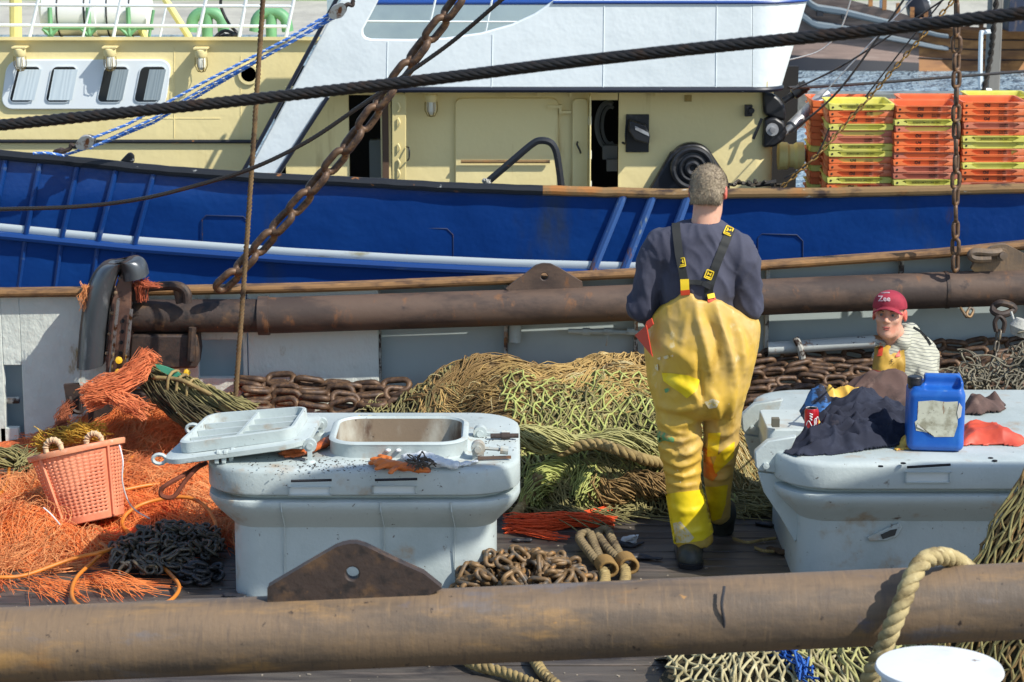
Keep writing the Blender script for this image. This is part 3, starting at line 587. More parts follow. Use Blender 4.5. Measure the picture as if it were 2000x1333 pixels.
def padeye(tri, hole, Y, th, mat, parent, hr):
    """triangular lug with a round hole: outline ring bridged to the hole ring"""
    out = resample([Vector((x, 0, y)) for x, y in tri + [tri[0]]], 4); hc = Vector((hole[0], 0, hole[1])); m = 40
    def hit(a):
        d = Vector((math.cos(a), 0, math.sin(a))); return max(out, key=lambda q: (q - hc).normalized().dot(d))
    g = G(); A = [2*math.pi*k/m for k in range(m)]
    o = [hit(a) for a in A]; outer = [P(q.x, q.z, Y) for q in o]; inner = [P(hole[0] + hr*math.cos(a), hole[1] + hr*math.sin(a), Y) for a in A]
    t = Vector((0, th, 0)); g.loft([outer, inner, [p + t for p in inner], [p + t for p in outer], outer], False, False)
    return mk('lifting_lug', g, mat, parent, 40, bev=.004)
NEAR = [(-300, 1276), (0, 1262), (1000, 1219), (2000, 1174), (2300, 1161)]; NY = 6.7
nb = thing('trawl_beam', 'thick rusty steel trawl beam pipe across the foreground', 'beam', P(1000, 1219, NY))
pp = beam(NEAR, NY, .11, -300, 2300, 60); g = G(); g.tube(pp, .112, 48); mk('beam_pipe', g, rustA, nb, 80)
padeye([(522, 1176), (522, 1148), (600, 1102), (655, 1070), (675, 1063), (695, 1062), (715, 1068), (780, 1100), (862, 1136), (866, 1166)], (688, 1121), NY - .03, .045, rustC, nb, 13)  # dark rust here also carries the shade on the lug face
g = G(); g.tube([P(1412 + 2.5*math.sin(k*.9), 1124 + k*11, NY - .1145*math.sqrt(max(0, 1 - ((k*11-75)/82.)**2))) for k in range(2, 15)], .0045, 6); mk('weld_bead', g, Mt('oily weld', (.04, .04, .045), .3, layers=[(RUSTL, 30, .6, .7)]), nb)
FAR = [(240, 618), (520, 617), (1000, 601), (1200, 593), (1600, 576), (2000, 561), (2400, 545)]; FY = 13.05
fb = thing('trawl_beam', 'long dark rusty trawl beam pipe lying along the grey bulwark with a beam shoe at its left end', 'beam', P(1000, 601, FY))
g = G(); g.tube(beam(FAR, FY, .1, 505, 2400, 50), .1, 32); mk('beam_pipe', g, rustB, fb, 80)
g = G(); g.tube(beam(FAR, FY, .1, 262, 512, 8), .092, 32); mk('beam_end', g, rustC, fb, 80)
g = G(); q = beam(FAR, FY, .1, 505, 526, 3); g.tube(q, .108, 32); mk('sleeve_ring', g, rustB, fb, 60)
padeye([(985, 572), (988, 562), (1020, 540), (1046, 519), (1060, 515), (1075, 516), (1092, 524), (1138, 552), (1140, 572)], (1063, 541), FY - .015, .03, rustB, fb, 7)
padeye([(1895, 534), (1898, 520), (1915, 500), (1935, 484), (1950, 478), (1965, 478), (1985, 488), (2030, 512), (2032, 534)], (1957, 497), FY - .015, .04, rustA, fb, 7)
g = G(); q = beam(FAR, FY, .1, 1845, 1852, 2); g.tube(q, .104, 32); mk('weld_bead', g, rustC, fb)
g = G(); g.tube(spline([P(1956, 492, FY-.05), P(1935, 494, FY-.06), P(1905, 492, FY-.06), P(1896, 498, FY-.06), P(1905, 506, FY-.06), P(1935, 506, FY-.06)], 4), .022, 8); g.lathe([(0, 0), (.036, 0), (.036, .02), (.022, .02), (.022, .05), (0, .05)], P(1957, 497, FY-.04), (0, -1, 0), 14); mk('shackle', g, rustA, fb)
# beam shoe
SHY = 12.95
def curve_px(t): # front runner centre line
    return [(182, 712), (186, 660), (190, 620), (197, 575), (208, 540), (222, 517), (238, 508), (252, 509), (262, 522), (266, 540)]
shoe_steel = Mt('worn shoe steel', (.075, .085, .095), .32, .4, layers=[((.04, .04, .04), (8, 8, 3), .52, .68), ((.2, .21, .22), (12, 12, 4), .55, .7), (srgb(110, 84, 60), (14, 14, 6), .68, .74)], bump=(12, .35, .006))
sp = spline([P(x, y, SHY) for x, y in curve_px(0)], 6); fr_ = frames(sp)
wdir = Vector((.150, -.05, .032)); thick = Vector((-.03, .0, .0)); m = len(sp)
def crown(u, v):
    i = min(int(v*(m-1)+.5), m-1); p = sp[i]; s = u*2 - 1
    return p + wdir*(s*.5) + Vector((-.0, -.10 - .05*(1 - s*s), 0)) + Vector((0, .03, 0))
g = G(); secs = []
for i in range(m):
    ring = []
    for k in range(9): s = -1 + 2*k/8; ring.append(sp[i] + wdir*(s*.46) + Vector((0, -.09 - .055*(1-s*s), 0)))
    for k in range(8, -1, -1): s = -1 + 2*k/8; ring.append(sp[i] + wdir*(s*.46) + Vector((0, .04 - .03*(1-s*s), 0)))
    secs.append(ring)
g.loft(secs); mk('runner', g, shoe_steel, fb, 50)
g = G(); g.loft([[p + Vector((-.022, .06, -.004)) for p in r] for r in secs]); mk('runner_backing', g, rustC, fb, 50)
g = G(); pxpoly(g, [(207, 706), (212, 640), (218, 590), (226, 560), (238, 530), (252, 512), (264, 512), (262, 526), (258, 545), (256, 585), (254, 660), (246, 712), (240, 760), (205, 768)], SHY-.09, .04); sidep = mk('side_plate', g, Mt('wet rust plate', srgb(88, 66, 58), .3, layers=[(srgb(120, 90, 74), 9, .5, .7), (srgb(52, 40, 38), 14, .52, .66)], bump=(28, .5, .004)), fb, bev=.006)
for (x, y, r) in ((240, 627, .011), (239, 648, .011), (237, 669, .011), (236, 690, .011), (234, 708, .011)):
    g = G(); g.lathe([(0, 0), (r, 0), (r, .006), (0, .006)], P(x, y, SHY-.088), (0, -1, 0), 12); mk('bolt_hole', g, MAT['dark'], sidep)
for (x, y) in ((245, 534), (234, 544), (226, 572), (219, 612), (214, 652), (209, 690)):
    g = G(); g.lathe([(0, 0), (.011, 0), (.009, .012), (0, .014)], P(x, y, SHY-.088), (0, -1, 0), 10); mk('rivet', g, rustA, sidep)
for (x0, y0, x1, y1) in ((232, 582, 215, 742), (257, 604, 247, 706)):
    g = G(); g.tube([P(x0, y0, SHY-.12), P(x1, y1, SHY-.12)], .010, 6); mk('flange_edge', g, Mt('shiny flange', (.35, .33, .34), .22, .8, layers=[(RUST, 20, .5, .62)]), sidep)
g = G(); pxpoly(g, [(256, 655), (384, 655), (388, 690), (384, 720), (250, 722)], SHY+.02, .18); mk('shoe_box', g, rustC, fb, bev=.012)
g = G(); pxpoly(g, [(170, 768), (320, 768), (318, 832), (172, 838)], SHY+.08, .12); mk('shoe_heel', g, rustC, fb, bev=.01)
g = G(); pxpoly(g, [(246, 556), (284, 558), (286, 590), (248, 590)], SHY-.02, .1); mk('lug_block', g, rustC, fb, bev=.008)
g = G(); g.tube(spline([P(282, 562, SHY+.02), P(320, 559, SHY), P(350, 560, SHY-.02), P(364, 572, SHY-.03), P(366, 592, SHY-.03)], 5), .026, 10); g.tube([P(346, 563, SHY), P(352, 592, SHY)], .024, 8); mk('bent_bar', g, rustC, fb)
g = G(); g.tube([P(376, 640, SHY), P(372, 705, SHY)], .022, 8); mk('bracket_arm', g, rustC, fb)
ym = Mt('yellow plastic', srgb(224, 178, 40), .4)
for (x, y) in ((231, 703), (230, 727), (364, 727)):
    g = G(); p = P(x, y, SHY-.13); g.lathe([(0, 0), (.018, 0), (.02, .01), (.02, .03), (0, .034)], p, (.3, -1, .1), 8); mk('yellow_nut', g, ym, fb)
g = G(); pxpoly(g, [(124, 752), (152, 750), (160, 768), (156, 806), (140, 810), (130, 790)], SHY-.1, .03); g.tube(spline([P(136, 775, SHY-.14), P(142, 800, SHY-.15), P(158, 806, SHY-.15), P(164, 790, SHY-.14), P(156, 768, SHY-.12)], 4), .012, 6); tag(mk('chain_lug', g, rustC), 'dark steel lug plate with shackle left of the orange hank', 'shackle')

# ---------------------------------------------------------------- chains
chainR = Mt('rusty chain', srgb(104, 80, 60), .55, .25, layers=[(srgb(70, 54, 44), 22, .42, .6), (srgb(134, 100, 64), 18, .55, .72), (srgb(52, 42, 38), 60, .62, .7)], bump=(60, .4, .002), rnd=.18)
chainD = Mt('dark chain', srgb(92, 86, 76), .42, .5, layers=[(srgb(128, 112, 84), 24, .5, .68), (srgb(58, 56, 54), 18, .5, .66)], bump=(60, .4, .002), rnd=.25)
chainG = Mt('golden rusty chain', srgb(128, 98, 44), .5, .3, layers=[(srgb(66, 50, 30), 30, .45, .6)], rnd=.3)
chainM = Mt('rust and steel chain', srgb(124, 98, 66), .55, .2, layers=[(srgb(80, 74, 66), 14, .46, .6), (srgb(150, 108, 56), 20, .58, .7)], bump=(60, .3, .002), rnd=.25)
LINK = {}
def linkmesh(L, W, r, mat, seg=6, n=7):
    k = (L, W, r, mat.name)
    if k not in LINK:
        g = G(); g.torus_link(L, W, r, n, seg); me = bpy.data.meshes.new('link'); me.from_pydata([tuple(v) for v in g.V], [], g.F)
        me.polygons.foreach_set('use_smooth', [True]*len(me.polygons)); me.materials.append(mat); LINK[k] = me
    return LINK[k]
def chain(name, label, cat, path, L, W, r, mat, group=None, roll=0.0, jit=0.0, limit=100, seed=1):
    """one chain: every link an object, alternate links turned a quarter"""
    rr = random.Random(seed); pitch = L - 2*r - .0005; q = resample(path, pitch); t = thing(name, label, cat, q[0], group); me = linkmesh(L, W, r, mat)
    for i in range(min(len(q)-1, limit)):
        a, b2 = q[i], q[i+1]; d = (b2-a).normalized(); up = Vector((0, -1, .15)) if abs(d.y) < .9 else Vector((0, 0, 1))
        s = d.cross(up).normalized(); nn = s.cross(d)
        M = Matrix((d, s, nn)).transposed(); M = M @ Matrix.Rotation(roll + (math.pi/2 if i % 2 else 0) + rr.uniform(-jit, jit), 3, 'X') @ Matrix.Rotation(rr.uniform(-jit, jit)*.4, 3, 'Z')
        o = link('link', me, t); o.location = (a+b2)/2 - q[0] + Vector((0, rr.uniform(-jit, jit)*.02, rr.uniform(-jit, jit)*.02)); o.rotation_euler = M.to_euler()
    return t
def heap(name, label, cat, pos, n, L, W, r, mat, seed=1, flat=.6, extra=0):
    rr = random.Random(seed); t = thing(name, label, cat, pos(0.5, 0.5, 0)); base = Vector(t.location); me = linkmesh(L, W, r, mat)
    for i in range(n):
        p = pos(rr.random(), rr.random(), rr.random()); o = link('link', me, t); o.location = p - base
        o.rotation_euler = (rr.uniform(-1, 1)*flat*1.5, rr.uniform(-1, 1)*flat, rr.uniform(0, 6.28))
    if extra:
        from mathutils import Euler
        g = G()
        for i in range(extra):
            p = pos(rr.random(), rr.random(), rr.random()); p.z = .015 + (p.z - .015)*.72
            g.torus_link(L, W, r, 6, 5, Matrix.Translation(p) @ Euler((rr.uniform(-1, 1)*flat*1.5, rr.uniform(-1, 1)*flat, rr.uniform(0, 6.28))).to_matrix().to_4x4())
        tag(mk('buried_links', g, mat, t, 180), kind='stuff')
    return t
chain('chain', 'large rusty chain running steeply up from the trawl beam past the cabin doorway', 'chain', [P(425, 566, 12.9), P(470, 524, 12.88), P(560, 425, 12.85), P(680, 285, 12.8), P(790, 135, 12.75), P(895, 0, 12.7), P(935, -55, 12.7)], .188, .108, .0205, chainR, roll=.75, jit=.08)
chain('chain', 'rusty chain hanging straight down in front of the fish crates to the beam', 'chain', [P(1869, -30, 12.9), P(1866, 530, 12.95)], .111, .064, .0118, chainR, roll=.5, jit=.10, seed=2)
chain('chain', 'thin golden rusty chain slanting down from the top right to the foot of the cabin', 'chain', [P(1880, -20, 16.0), P(1790, 85, 15.9), P(1690, 200, 15.8), P(1600, 300, 15.7), P(1525, 368, 15.65)], .058, .034, .0062, chainG, roll=.6, jit=.15, seed=3)
chain('chain', 'short rusty chain looped in a V under the right end of the far beam', 'chain', [P(1875, 600, 12.95), P(1889, 622, 12.9), P(1900, 600, 12.95)], .075, .045, .008, chainM, seed=4)
g = G(); g.tube(spline([P(1942, 598, 12.9), P(1955, 592, 12.88), P(1975, 597, 12.88), P(1980, 606, 12.88), P(1958, 615, 12.86), P(1940, 608, 12.88), P(1942, 598, 12.9)], 4), .02, 8); g.tube(spline([P(1946, 648, 12.85), P(1943, 630, 12.85), P(1952, 618, 12.85), P(1962, 630, 12.85), P(1958, 650, 12.85)], 4), .013, 8); tag(mk('shackle', g, rustC), 'black shackle and ring hanging under the right lug of the far beam', 'shackle')
chain('chain', 'dark chain hanging from the black shackle under the beam', 'chain', [P(1952, 644, 12.85), P(1944, 690, 12.8), P(1932, 732, 12.75)], .075, .042, .008, chainD, seed=5)
rr = random.Random(11)
LB = ['uppermost', 'second', 'third', 'fourth', 'fifth', 'sixth']
LEFT = [(742, 800, 13.07), (754, 806, 13.05), (764, 812, 12.98), (776, 818, 12.92), (788, 820, 12.85)]
for i, (y0, y1, Y) in enumerate(LEFT):
    pts = [P(462 + rr.uniform(-14, 14) + 350*k/8, y0 + (y1-y0)*.25*k/8 + rr.uniform(-8, 8), Y + rr.uniform(-.05, .03)) for k in range(9)]
    chain('chain', f'{LB[i]} strand of the rusty chain lying left of the nets behind the open hatch', 'chain', pts, .185, .106, .018, chainR, 'chains lying along the bulwark left of the nets', roll=.75 + .2*i, jit=.4, seed=20+i)
LBR = ['topmost', 'second', 'third', 'fourth', 'fifth', 'sixth', 'seventh', 'eighth', 'lowest']
for i in range(9):
    y0 = 698 + 12.5*i; y1 = 668 + 13.5*i; Y = 13.19 - .075*i
    x00 = rr.uniform(1440, 1470); pts = [P(x00 + 600*k/14, y0 + (y1-y0)*k/14 + rr.uniform(-6, 6) + (8 if 3 < k < 9 else 0) * (1 - i/9), Y + rr.uniform(-.03, .03)) for k in range(15)]
    chain('chain', f'{LBR[i]} row of the rusty chains stacked along the bulwark beside the seated fisherman', 'chain', pts, .150 + .008*(i % 3), .086, .0155, chainR, 'tickler chains stacked along the bulwark', roll=rr.uniform(.3, 1.2), jit=.55, seed=40+i)
def mound_px(pxs, Yc):                                   # helper for heaps: ellipse on the deck
    pass
def pos_left(u, v, w_):
    a = u*6.283; r = math.sqrt(v); x = -1.65 + .26*r*math.cos(a) + .05*math.sin(a)*r; y = 10.98 + .32*r*math.sin(a); return Vector((x, y, .045 + .08*(1 - r*r)*(.5 + .5*w_) + .03*w_))
heap('chain_heap', 'heap of small dark chain on the deck beside the orange basket', 'chain', pos_left, 100, .085, .052, .0085, chainD, 5, .8, 120)
def pos_left2(u, v, w_):
    a = u*6.283; r = math.sqrt(v); return Vector((-1.45 + .09*r*math.cos(a), 10.68 + .10*r*math.sin(a), .02 + .06*(1-r)))
heap('chain_heap', 'small pile of black chain links at the near end of the dark chain heap', 'chain', pos_left2, 22, .12, .07, .011, Mt('black chain', (.04, .04, .042), .4, .5), 6, .5)
def pos_mid(u, v, w_):
    a = u*6.283; r = math.sqrt(v); return Vector((.05 + .32*r*math.cos(a), 10.38 + .26*r*math.sin(a), .03 + .19*math.sqrt(max(0, 1 - r*r))*(.72 + .28*w_)))
heap('chain_heap', 'heap of rusty chain between the open hatch and the near beam', 'chain', pos_mid, 100, .112, .064, .0115, chainM, 8, .9, 90)

# ---------------------------------------------------------------- hatches
def rr_ring(cx, cy, w_, d, r, z, n=7):
    pts = []; r = min(r, w_/2-.001, d/2-.001)
    for (sx, sy, a0) in ((1, -1, -90), (1, 1, 0), (-1, 1, 90), (-1, -1, 180)):
        for k in range(n+1):
            a = math.radians(a0 + 90*k/n); pts.append(Vector((cx + sx*(w_/2-r) + r*math.cos(a), cy + sy*(d/2-r) + r*math.sin(a), z)))
    return pts
def coaming(parent, cx, cy, w_, d, r):
    g = G(); f = lambda z, i: rr_ring(cx, cy, w_-2*i, d-2*i, max(r-i, .05), z)
    g.loft([f(-.01, .11), f(.33, .11)], False, False); mk('trunk', g, hatchp, parent, 50)
    g = G(); g.loft([f(.325, .113), f(.335, .105), f(.37, .07), f(.41, .03), f(.44, .008), f(.46, .0), f(.475, .003), f(.482, .02), f(.482, .06), f(.51, .06)], True, True); mk('flange', g, hatchp, parent, 50)
lh = thing('deck_hatch', 'pale grey raised hatch with its small square cover lying open', 'hatch', (-.668, 10.84, 0))
HX, HYc, HW, HD = -.668, 10.845, 1.41, 1.08
coaming(lh, HX, HYc, HW, HD, .24)
f = lambda z, i: rr_ring(HX, HYc, HW-2*i, HD-2*i, max(.24-i, .05), z)
OX, OY, OW, OD = -.515, 10.72, .62, .52
o_ = lambda z, i: rr_ring(OX, OY, OW-2*i, OD-2*i, max(.13-i, .03), z)
g = G(); g.loft([f(.505, .10), f(.505, .012), f(.512, .002), f(.52, 0), f(.605, 0), f(.62, .006), f(.628, .02), f(.632, .05), o_(.632, -.012), o_(.64, -.002), o_(.69, 0), o_(.702, -.006), o_(.71, .004), o_(.71, .018), o_(.70, .026)], False, False); mk('lid', g, hatchp, lh, 40)
g = G(); g.loft([o_(.70, .026), o_(.2, .03)], False, False); mk('opening_wall', g, Mt('stained opening paint', srgb(176, 172, 158), .7, layers=[(srgb(128, 110, 90), (4, 4, 2), .36, .58), (srgb(92, 70, 54), (8, 8, 3), .52, .68), (srgb(60, 48, 40), 26, .64, .70)], bump=(30, .4, .003)), lh, 40)
g = G(); g.loft([o_(.2, .02), o_(.19, .02)], True, True); mk('hatch_well', g, MAT['dark'], lh)
def slots(lst, yf, parent):
    for (x0, y0, x1, y1) in lst:
        a, b2 = P(x0, y1, yf), P(x1, y0, yf); g = G(); c = (a+b2)/2; w_ = b2.x-a.x; h = b2.z-a.z
        t = .006
        for (cx, cz, ww, hh) in ((c.x, b2.z, w_+.01, t), (c.x, a.z, w_+.01, t), (a.x, c.z, t, h), (b2.x, c.z, t, h)): g.box((cx, yf+.001, cz), (ww, .02, hh))
        mk('slot_frame', g, hatchp, parent)
        g = G(); g.box((c.x, yf+.004, c.z), (w_, .012, h)); mk('slot', g, Mt('sunlit slot paint', (.62, .66, .64), .6), parent)  # paler plate: sunlight falling into the slot is put into its colour
for px in (548, 742, 880):
    g = G(); g.tube([P(px, 982, HYc - HD/2 - .002), P(px+2, 1000, HYc - HD/2 - .001), P(px+8, 1030, HYc - HD/2 + .095), P(px+8, 1150, HYc - HD/2 + .109)], .0035, 6); mk('weld_seam', g, hatchp, lh)
slots([(566, 951, 645, 966), (729, 949, 812, 964)], HYc - HD/2, lh)
for (x0, x1, y) in ((568, 648, 940), (732, 815, 938)):
    g = G(); a, b2 = PZ(x0, y, .632), PZ(x1, y-2, .632); g.tube([a, b2], .006, 6); mk('grip_slit', g, MAT['dark'], lh)
# open cover
FL, FR_, BR, BL = P(308, 902, 10.38), P(600, 862, 10.38), P(632, 806, 10.98), P(396, 822, 10.98)
NRM = (FR_-FL).cross(BL-FL).normalized()
def T(u, v, h=0.0):
    return (FL*(1-u) + FR_*u)*(1-v) + (BL*(1-u) + BR*u)*v + NRM*h
def uvring(u0, v0, u1, v1, r, h, n=6):
    return [T(p.x, p.y, h) for p in rr_ring((u0+u1)/2, (v0+v1)/2, u1-u0, v1-v0, r, 0, n)]
g = G(); g.loft([uvring(.02, .02, .98, .98, .16, -.03), uvring(0, 0, 1, 1, .18, -.025), uvring(0, 0, 1, 1, .18, -.004), uvring(.01, .01, .99, .99, .17, .0)]); cv = mk('open_cover', g, hatchp, lh, 40)
g = G(); g.loft([uvring(.1, .12, .9, .9, .1, .0), uvring(.1, .12, .9, .9, .1, .048), uvring(.105, .13, .895, .89, .1, .052), uvring(.125, .15, .875, .87, .08, .052), uvring(.13, .155, .87, .865, .08, .0)], False, False); mk('cover_rim', g, hatchp, cv, 40)
def rib(u0, v0, u1, v1, h=.045, w_=.006):
    a, b2 = T(u0, v0), T(u1, v1); d = (b2-a).normalized(); s = NRM.cross(d)*w_; return [a-s, b2-s, b2+s, a+s], NRM*h
for q in ((.5, .15, .5, .87), (.13, .34, .87, .34), (.13, .52, .87, .52), (.13, .70, .87, .70)):
    g = G(); g.prism(*rib(*q, h=.044 if q[0] == .5 else .034)); mk('cover_rib', g, hatchp, cv)
for (u, v) in ((-.03, .12), (-.03, .85)):
    g = G(); c = T(u, v, -.01); g.tube([c + Vector((.03*math.cos(a), .012*math.sin(a)*0, .022*math.sin(a))) for a in np.linspace(0, 6.28, 13)[:-1]], .009, 6, closed=True); mk('cover_eye', g, hatchp, cv)
for (px, py, Y) in ((628, 826, 10.95), (606, 868, 10.45)):
    g = G(); p = P(px, py, Y); g.lathe([(0, 0), (.03, 0), (.03, .03), (0, .03)], p, (0, -1, 0), 14); g.lathe([(0, 0), (.015, 0), (.015, .045), (0, .045)], p, (0, -1, 0), 10); g.box((p.x, p.y-.03, p.z*.5+.63*.5), (.02, .02, p.z-.63)); g.box((p.x-.05, p.y-.015, p.z), (.10, .022, .03)); g.lathe([(.03, 0), (.02, .01)], Vector((p.x, p.y-.03, .632)), n=12); mk('cover_hinge', g, hatchp, lh)
for (px, py, Y) in ((938, 842, 10.92), (934, 872, 10.5)):
    g = G(); p = P(px, py, Y); g.lathe([(0, 0), (.032, 0), (.032, .05), (0, .05)], p, (0, -1, 0), 14); g.lathe([(0, 0), (.016, 0), (.016, .065), (0, .065)], p, (0, -1, 0), 10); g.box((p.x, p.y-.022, (p.z+.62)/2), (.052, .048, p.z-.62)); g.tube([p + Vector((0, -.03, .0)), p + Vector((.11, -.04, -.005))], .008, 6); g.lathe([(0, 0), (.02, 0), (.02, .035), (0, .035)], p + Vector((.10, -.04, -.005)), (1, 0, -.1), 10); mk('cover_dog', g, hatchp, lh)
g = G(); g.lathe([(0, 0), (.012, 0), (.012, .05), (.016, .05), (.016, .09), (.011, .09), (.011, .13), (0, .13)], PZ(958, 852, .65), (1, .05, 0), 10); tag(mk('bolt', g, rustC), 'rusty brown bolt lying on the hatch beside the far cover dog', 'bolt')
g = G(); a = PZ(935, 899, .638); g.box(a + Vector((.07, .02, .006)), (.15, .014, .012), Matrix.Rotation(.12, 3, 'Z')); tag(mk('file', g, rustB), 'rusty flat bar lying on the hatch lid near its right edge', 'tool')
for (px, py) in ((424, 902), (438, 902), (452, 898)):
    g = G(); p = PZ(px, py, .635); g.box(p + Vector((0, 0, .02)), (.02, .05, .05)); g.lathe([(0, 0), (.016, 0), (.016, .02), (0, .02)], p + Vector((.0, -.02, .045)), (1, 0, 0), 10); mk('hinge_lug', g, hatchp, lh, bev=.004)
g = G(); g.tube(spline([P(700, 817, 11.0), P(735, 817, 11.0)], 2), .014, 8); tag(mk('paint_marker', g, Mt('black yellow tube', (.03, .03, .03), .5, layers=[(srgb(220, 190, 30), (60, 1, 1), .5, .52)])), 'short black and yellow tube lying on the back edge of the open hatch', 'tube')

rh = thing('deck_hatch', 'pale grey raised hatch with bolted hinge arms carrying clothes and a blue jerrycan', 'hatch', (2.15, 11.1, 0))
H2X, H2Y, H2W, H2D = 1.195 + .98, 11.14, 1.96, 1.47
coaming(rh, H2X, H2Y, H2W, H2D, .26)
f2 = lambda z, i: rr_ring(H2X, H2Y, H2W-2*i, H2D-2*i, max(.26-i, .05), z)
g = G(); g.loft([f2(.505, .10), f2(.505, .012), f2(.512, .002), f2(.52, 0), f2(.605, 0), f2(.62, .006), f2(.628, .02), f2(.632, .05)], False, True); mk('lid', g, hatchp, rh, 40)
slots([(1769, 922, 1856, 942)], H2Y - H2D/2, rh)
g = G(); g.tube([PZ(1772, 913, .632), PZ(1856, 908, .632)], .006, 6); mk('grip_slit', g, MAT['dark'], rh)
for (x, y) in ((1935, 896), (1943, 901), (1720, 912), (1764, 906)):
    g = G(); g.lathe([(.012, 0), (.012, .004), (.004, .005)], PZ(x, y, .631), n=10); mk('drain_hole', g, MAT['dark'], rh)
def arm(Y, dx, dy):
    s = lambda L: [(x+dx, y+dy) for x, y in L]
    g = G(); pxpoly(g, s([(1474, 884), (1500, 862), (1556, 853), (1546, 876), (1526, 890), (1520, 908), (1532, 926), (1482, 921), (1476, 912)]), Y, .05); a = mk('hinge_arm', g, hatchp, rh, bev=.006)
    g = G(); pxpoly(g, s([(1480, 923), (1530, 928), (1572, 962), (1574, 1040), (1552, 1060), (1524, 1010), (1492, 962)]), Y+.012, .04); mk('hinge_bracket', g, hatchp, rh, bev=.006)
    g = G(); g.lathe([(0, 0), (.016, 0), (.015, .02), (0, .022)], P(1496+dx, 909+dy, Y-.001), (0, -1, 0), 8); mk('pivot_bolt', g, hatchp, a)
arm(10.62, 0, 0); arm(11.3, -26, -72)
g = G(); g.loft([rr_ring(1.28, 11.02, .20, .42, .03, .60), rr_ring(1.28, 11.02, .19, .40, .03, .68)]); mk('lid_stop', g, hatchp, rh, 40, bev=.005)
g = G(); pxbox(g, 1508, 819, 1523, 835, 10.79, .04); mk('stop_hole', g, Mt('shaded recess', (.12, .11, .08), .8), rh)  # dark plate: shade inside the square hole put into its colour
g = G(); q = [P(1694, 1050, 10.5), P(1755, 1022, 10.5), P(1762, 1030, 10.5), P(1752, 1048, 10.5), P(1732, 1056, 10.5), P(1698, 1058, 10.5)]
g.prism(q, (0, .04, 0)); ey = mk('lashing_eye', g, hatchp, rh, bev=.004)
g = G(); pxpoly(g, [(1720, 1045), (1740, 1036), (1752, 1034), (1748, 1046), (1724, 1054)], 10.496, .01); mk('eye_hole', g, Mt('eye shadow', (.05, .05, .045), .8), ey)
# ---------------------------------------------------------------- wires and ropes
wirem = Mt('greasy steel wire', (.045, .040, .036), .42, .5, layers=[(srgb(74, 58, 46), 18, .5, .68)], bump=(80, .3, .001))
manila = Mt('old manila rope', srgb(172, 156, 112), .9, layers=[(srgb(120, 104, 70), 9, .45, .65), (srgb(196, 182, 140), 24, .55, .72)], bump=(70, .7, .004))
hemp = Mt('brown hemp rope', srgb(110, 88, 58), .9, layers=[(srgb(76, 58, 40), 9, .45, .65)], bump=(90, .6, .003))
poly = Mt('blue white rope', (.62, .68, .74), .7, bump=(90, .4, .002)); polyb = Mt('blue rope strand', srgb(70, 122, 204), .7)
g = G(); g.twist(spline([P(-120, 258, 7.3), P(0, 245, 7.2), P(400, 204, 7.0), P(800, 160, 6.8), P(1200, 112, 6.55), P(1600, 71, 6.3), P(2000, 26, 6.05), P(2120, 13, 5.95)], 12), .0105, .0082, 6, .17, 7, .028); tag(mk('wire_rope', g, wirem, ang=80), 'thick dark twisted wire rope stretched across the whole picture', 'wire rope')
g = G(); g.twist(spline([P(-60, 411, 12.2), P(0, 409, 12.2), P(150, 404, 12.15), P(280, 388, 12.1), P(400, 358, 12.05), P(500, 326, 12.0), P(600, 277, 11.95), P(690, 217, 11.9), P(780, 155, 11.85), P(880, 84, 11.8), P(980, 0, 11.7), P(1020, -32, 11.7)], 12), .0062, .0058, 6, .10, 5, .02); tag(mk('wire_rope', g, wirem, ang=80), 'thin dark wire sagging across the blue hull and up past the cabin', 'wire rope')
g = G(); g.twist(spline([P(515, -20, 12.6), P(497, 250, 12.6), P(480, 500, 12.6), P(460, 775, 12.6)], 10), .008, .0085, 3, .07, 6, .02); tag(mk('rope', g, hemp, ang=80), 'brown hemp rope hanging vertically in front of the blue hull to the net', 'rope')
# blue and white tackle
def twoc(name, label, paths, R_=.0062, r=.0056):
    t = thing(name, label, 'rope', paths[0][0]); 
    for p in paths:
        q = resample(p, .02); d = 0; fr2 = frames(q); S = [[], [], [], []]
        for i in range(len(q)):
            if i: d += (q[i]-q[i-1]).length
            for k in range(4): a = 6.283*(d/.06 + k/4); S[k].append(q[i] + (fr2[i][0]*math.cos(a) + fr2[i][1]*math.sin(a))*R_)
        for k in range(4):
            g = G(); g.tube(S[k], r, 6); mk('strand', g, poly if k == 0 else polyb, t, 80)
    return t
TY = 15.4
twoc('tackle_rope', 'blue and white tackle rope rove from the rail up to the pulley block', [[P(158, 279, TY), P(250, 243, TY), P(400, 160, TY), P(560, 77, TY), P(650, 24, TY)], [P(175, 290, TY+.03), P(300, 232, TY+.03), P(400, 172, TY+.03), P(560, 88, TY+.03), P(662, 30, TY+.03)], [P(125, 304, TY+.05), P(200, 280, TY+.06), P(300, 240, TY+.06), P(420, 168, TY+.06), P(600, 64, TY+.06), P(660, 20, TY+.05)], [P(65, 300, TY), P(90, 299, TY-.02), P(125, 304, TY)]])
def block(label, c, d, sz, hook):
    t = thing('pulley_block', label, 'pulley', c); d = d.normalized(); s = Vector((0, -1, 0)); g = G(); side = d.cross(s).normalized()
    g.lathe([(0, -.03), (sz*.8, -.03), (sz, -.02), (sz*.6, 0), (sz, .02), (sz*.8, .03), (0, .03)], c, s, 20); mk('sheave', g, MAT['steel'], t)
    for k in (-.042, .042):
        g = G(); g.prism([c + s*k + d*(sz*1.35*math.cos(a)) + side*(sz*.9*math.sin(a)) for a in np.linspace(0, 6.283, 20)[:-1]], s*.008); mk('cheek_plate', g, Mt('worn block steel', (.3, .32, .33), .35, .7, layers=[(RUST, 20, .5, .65)]), t)
    g = G(); g.tube(spline([c + d*sz*1.2, c + d*sz*1.7, c + d*sz*2.1 + side*.02, c + d*sz*2.5, hook], 5), .014, 8); mk('hook', g, rustC, t)
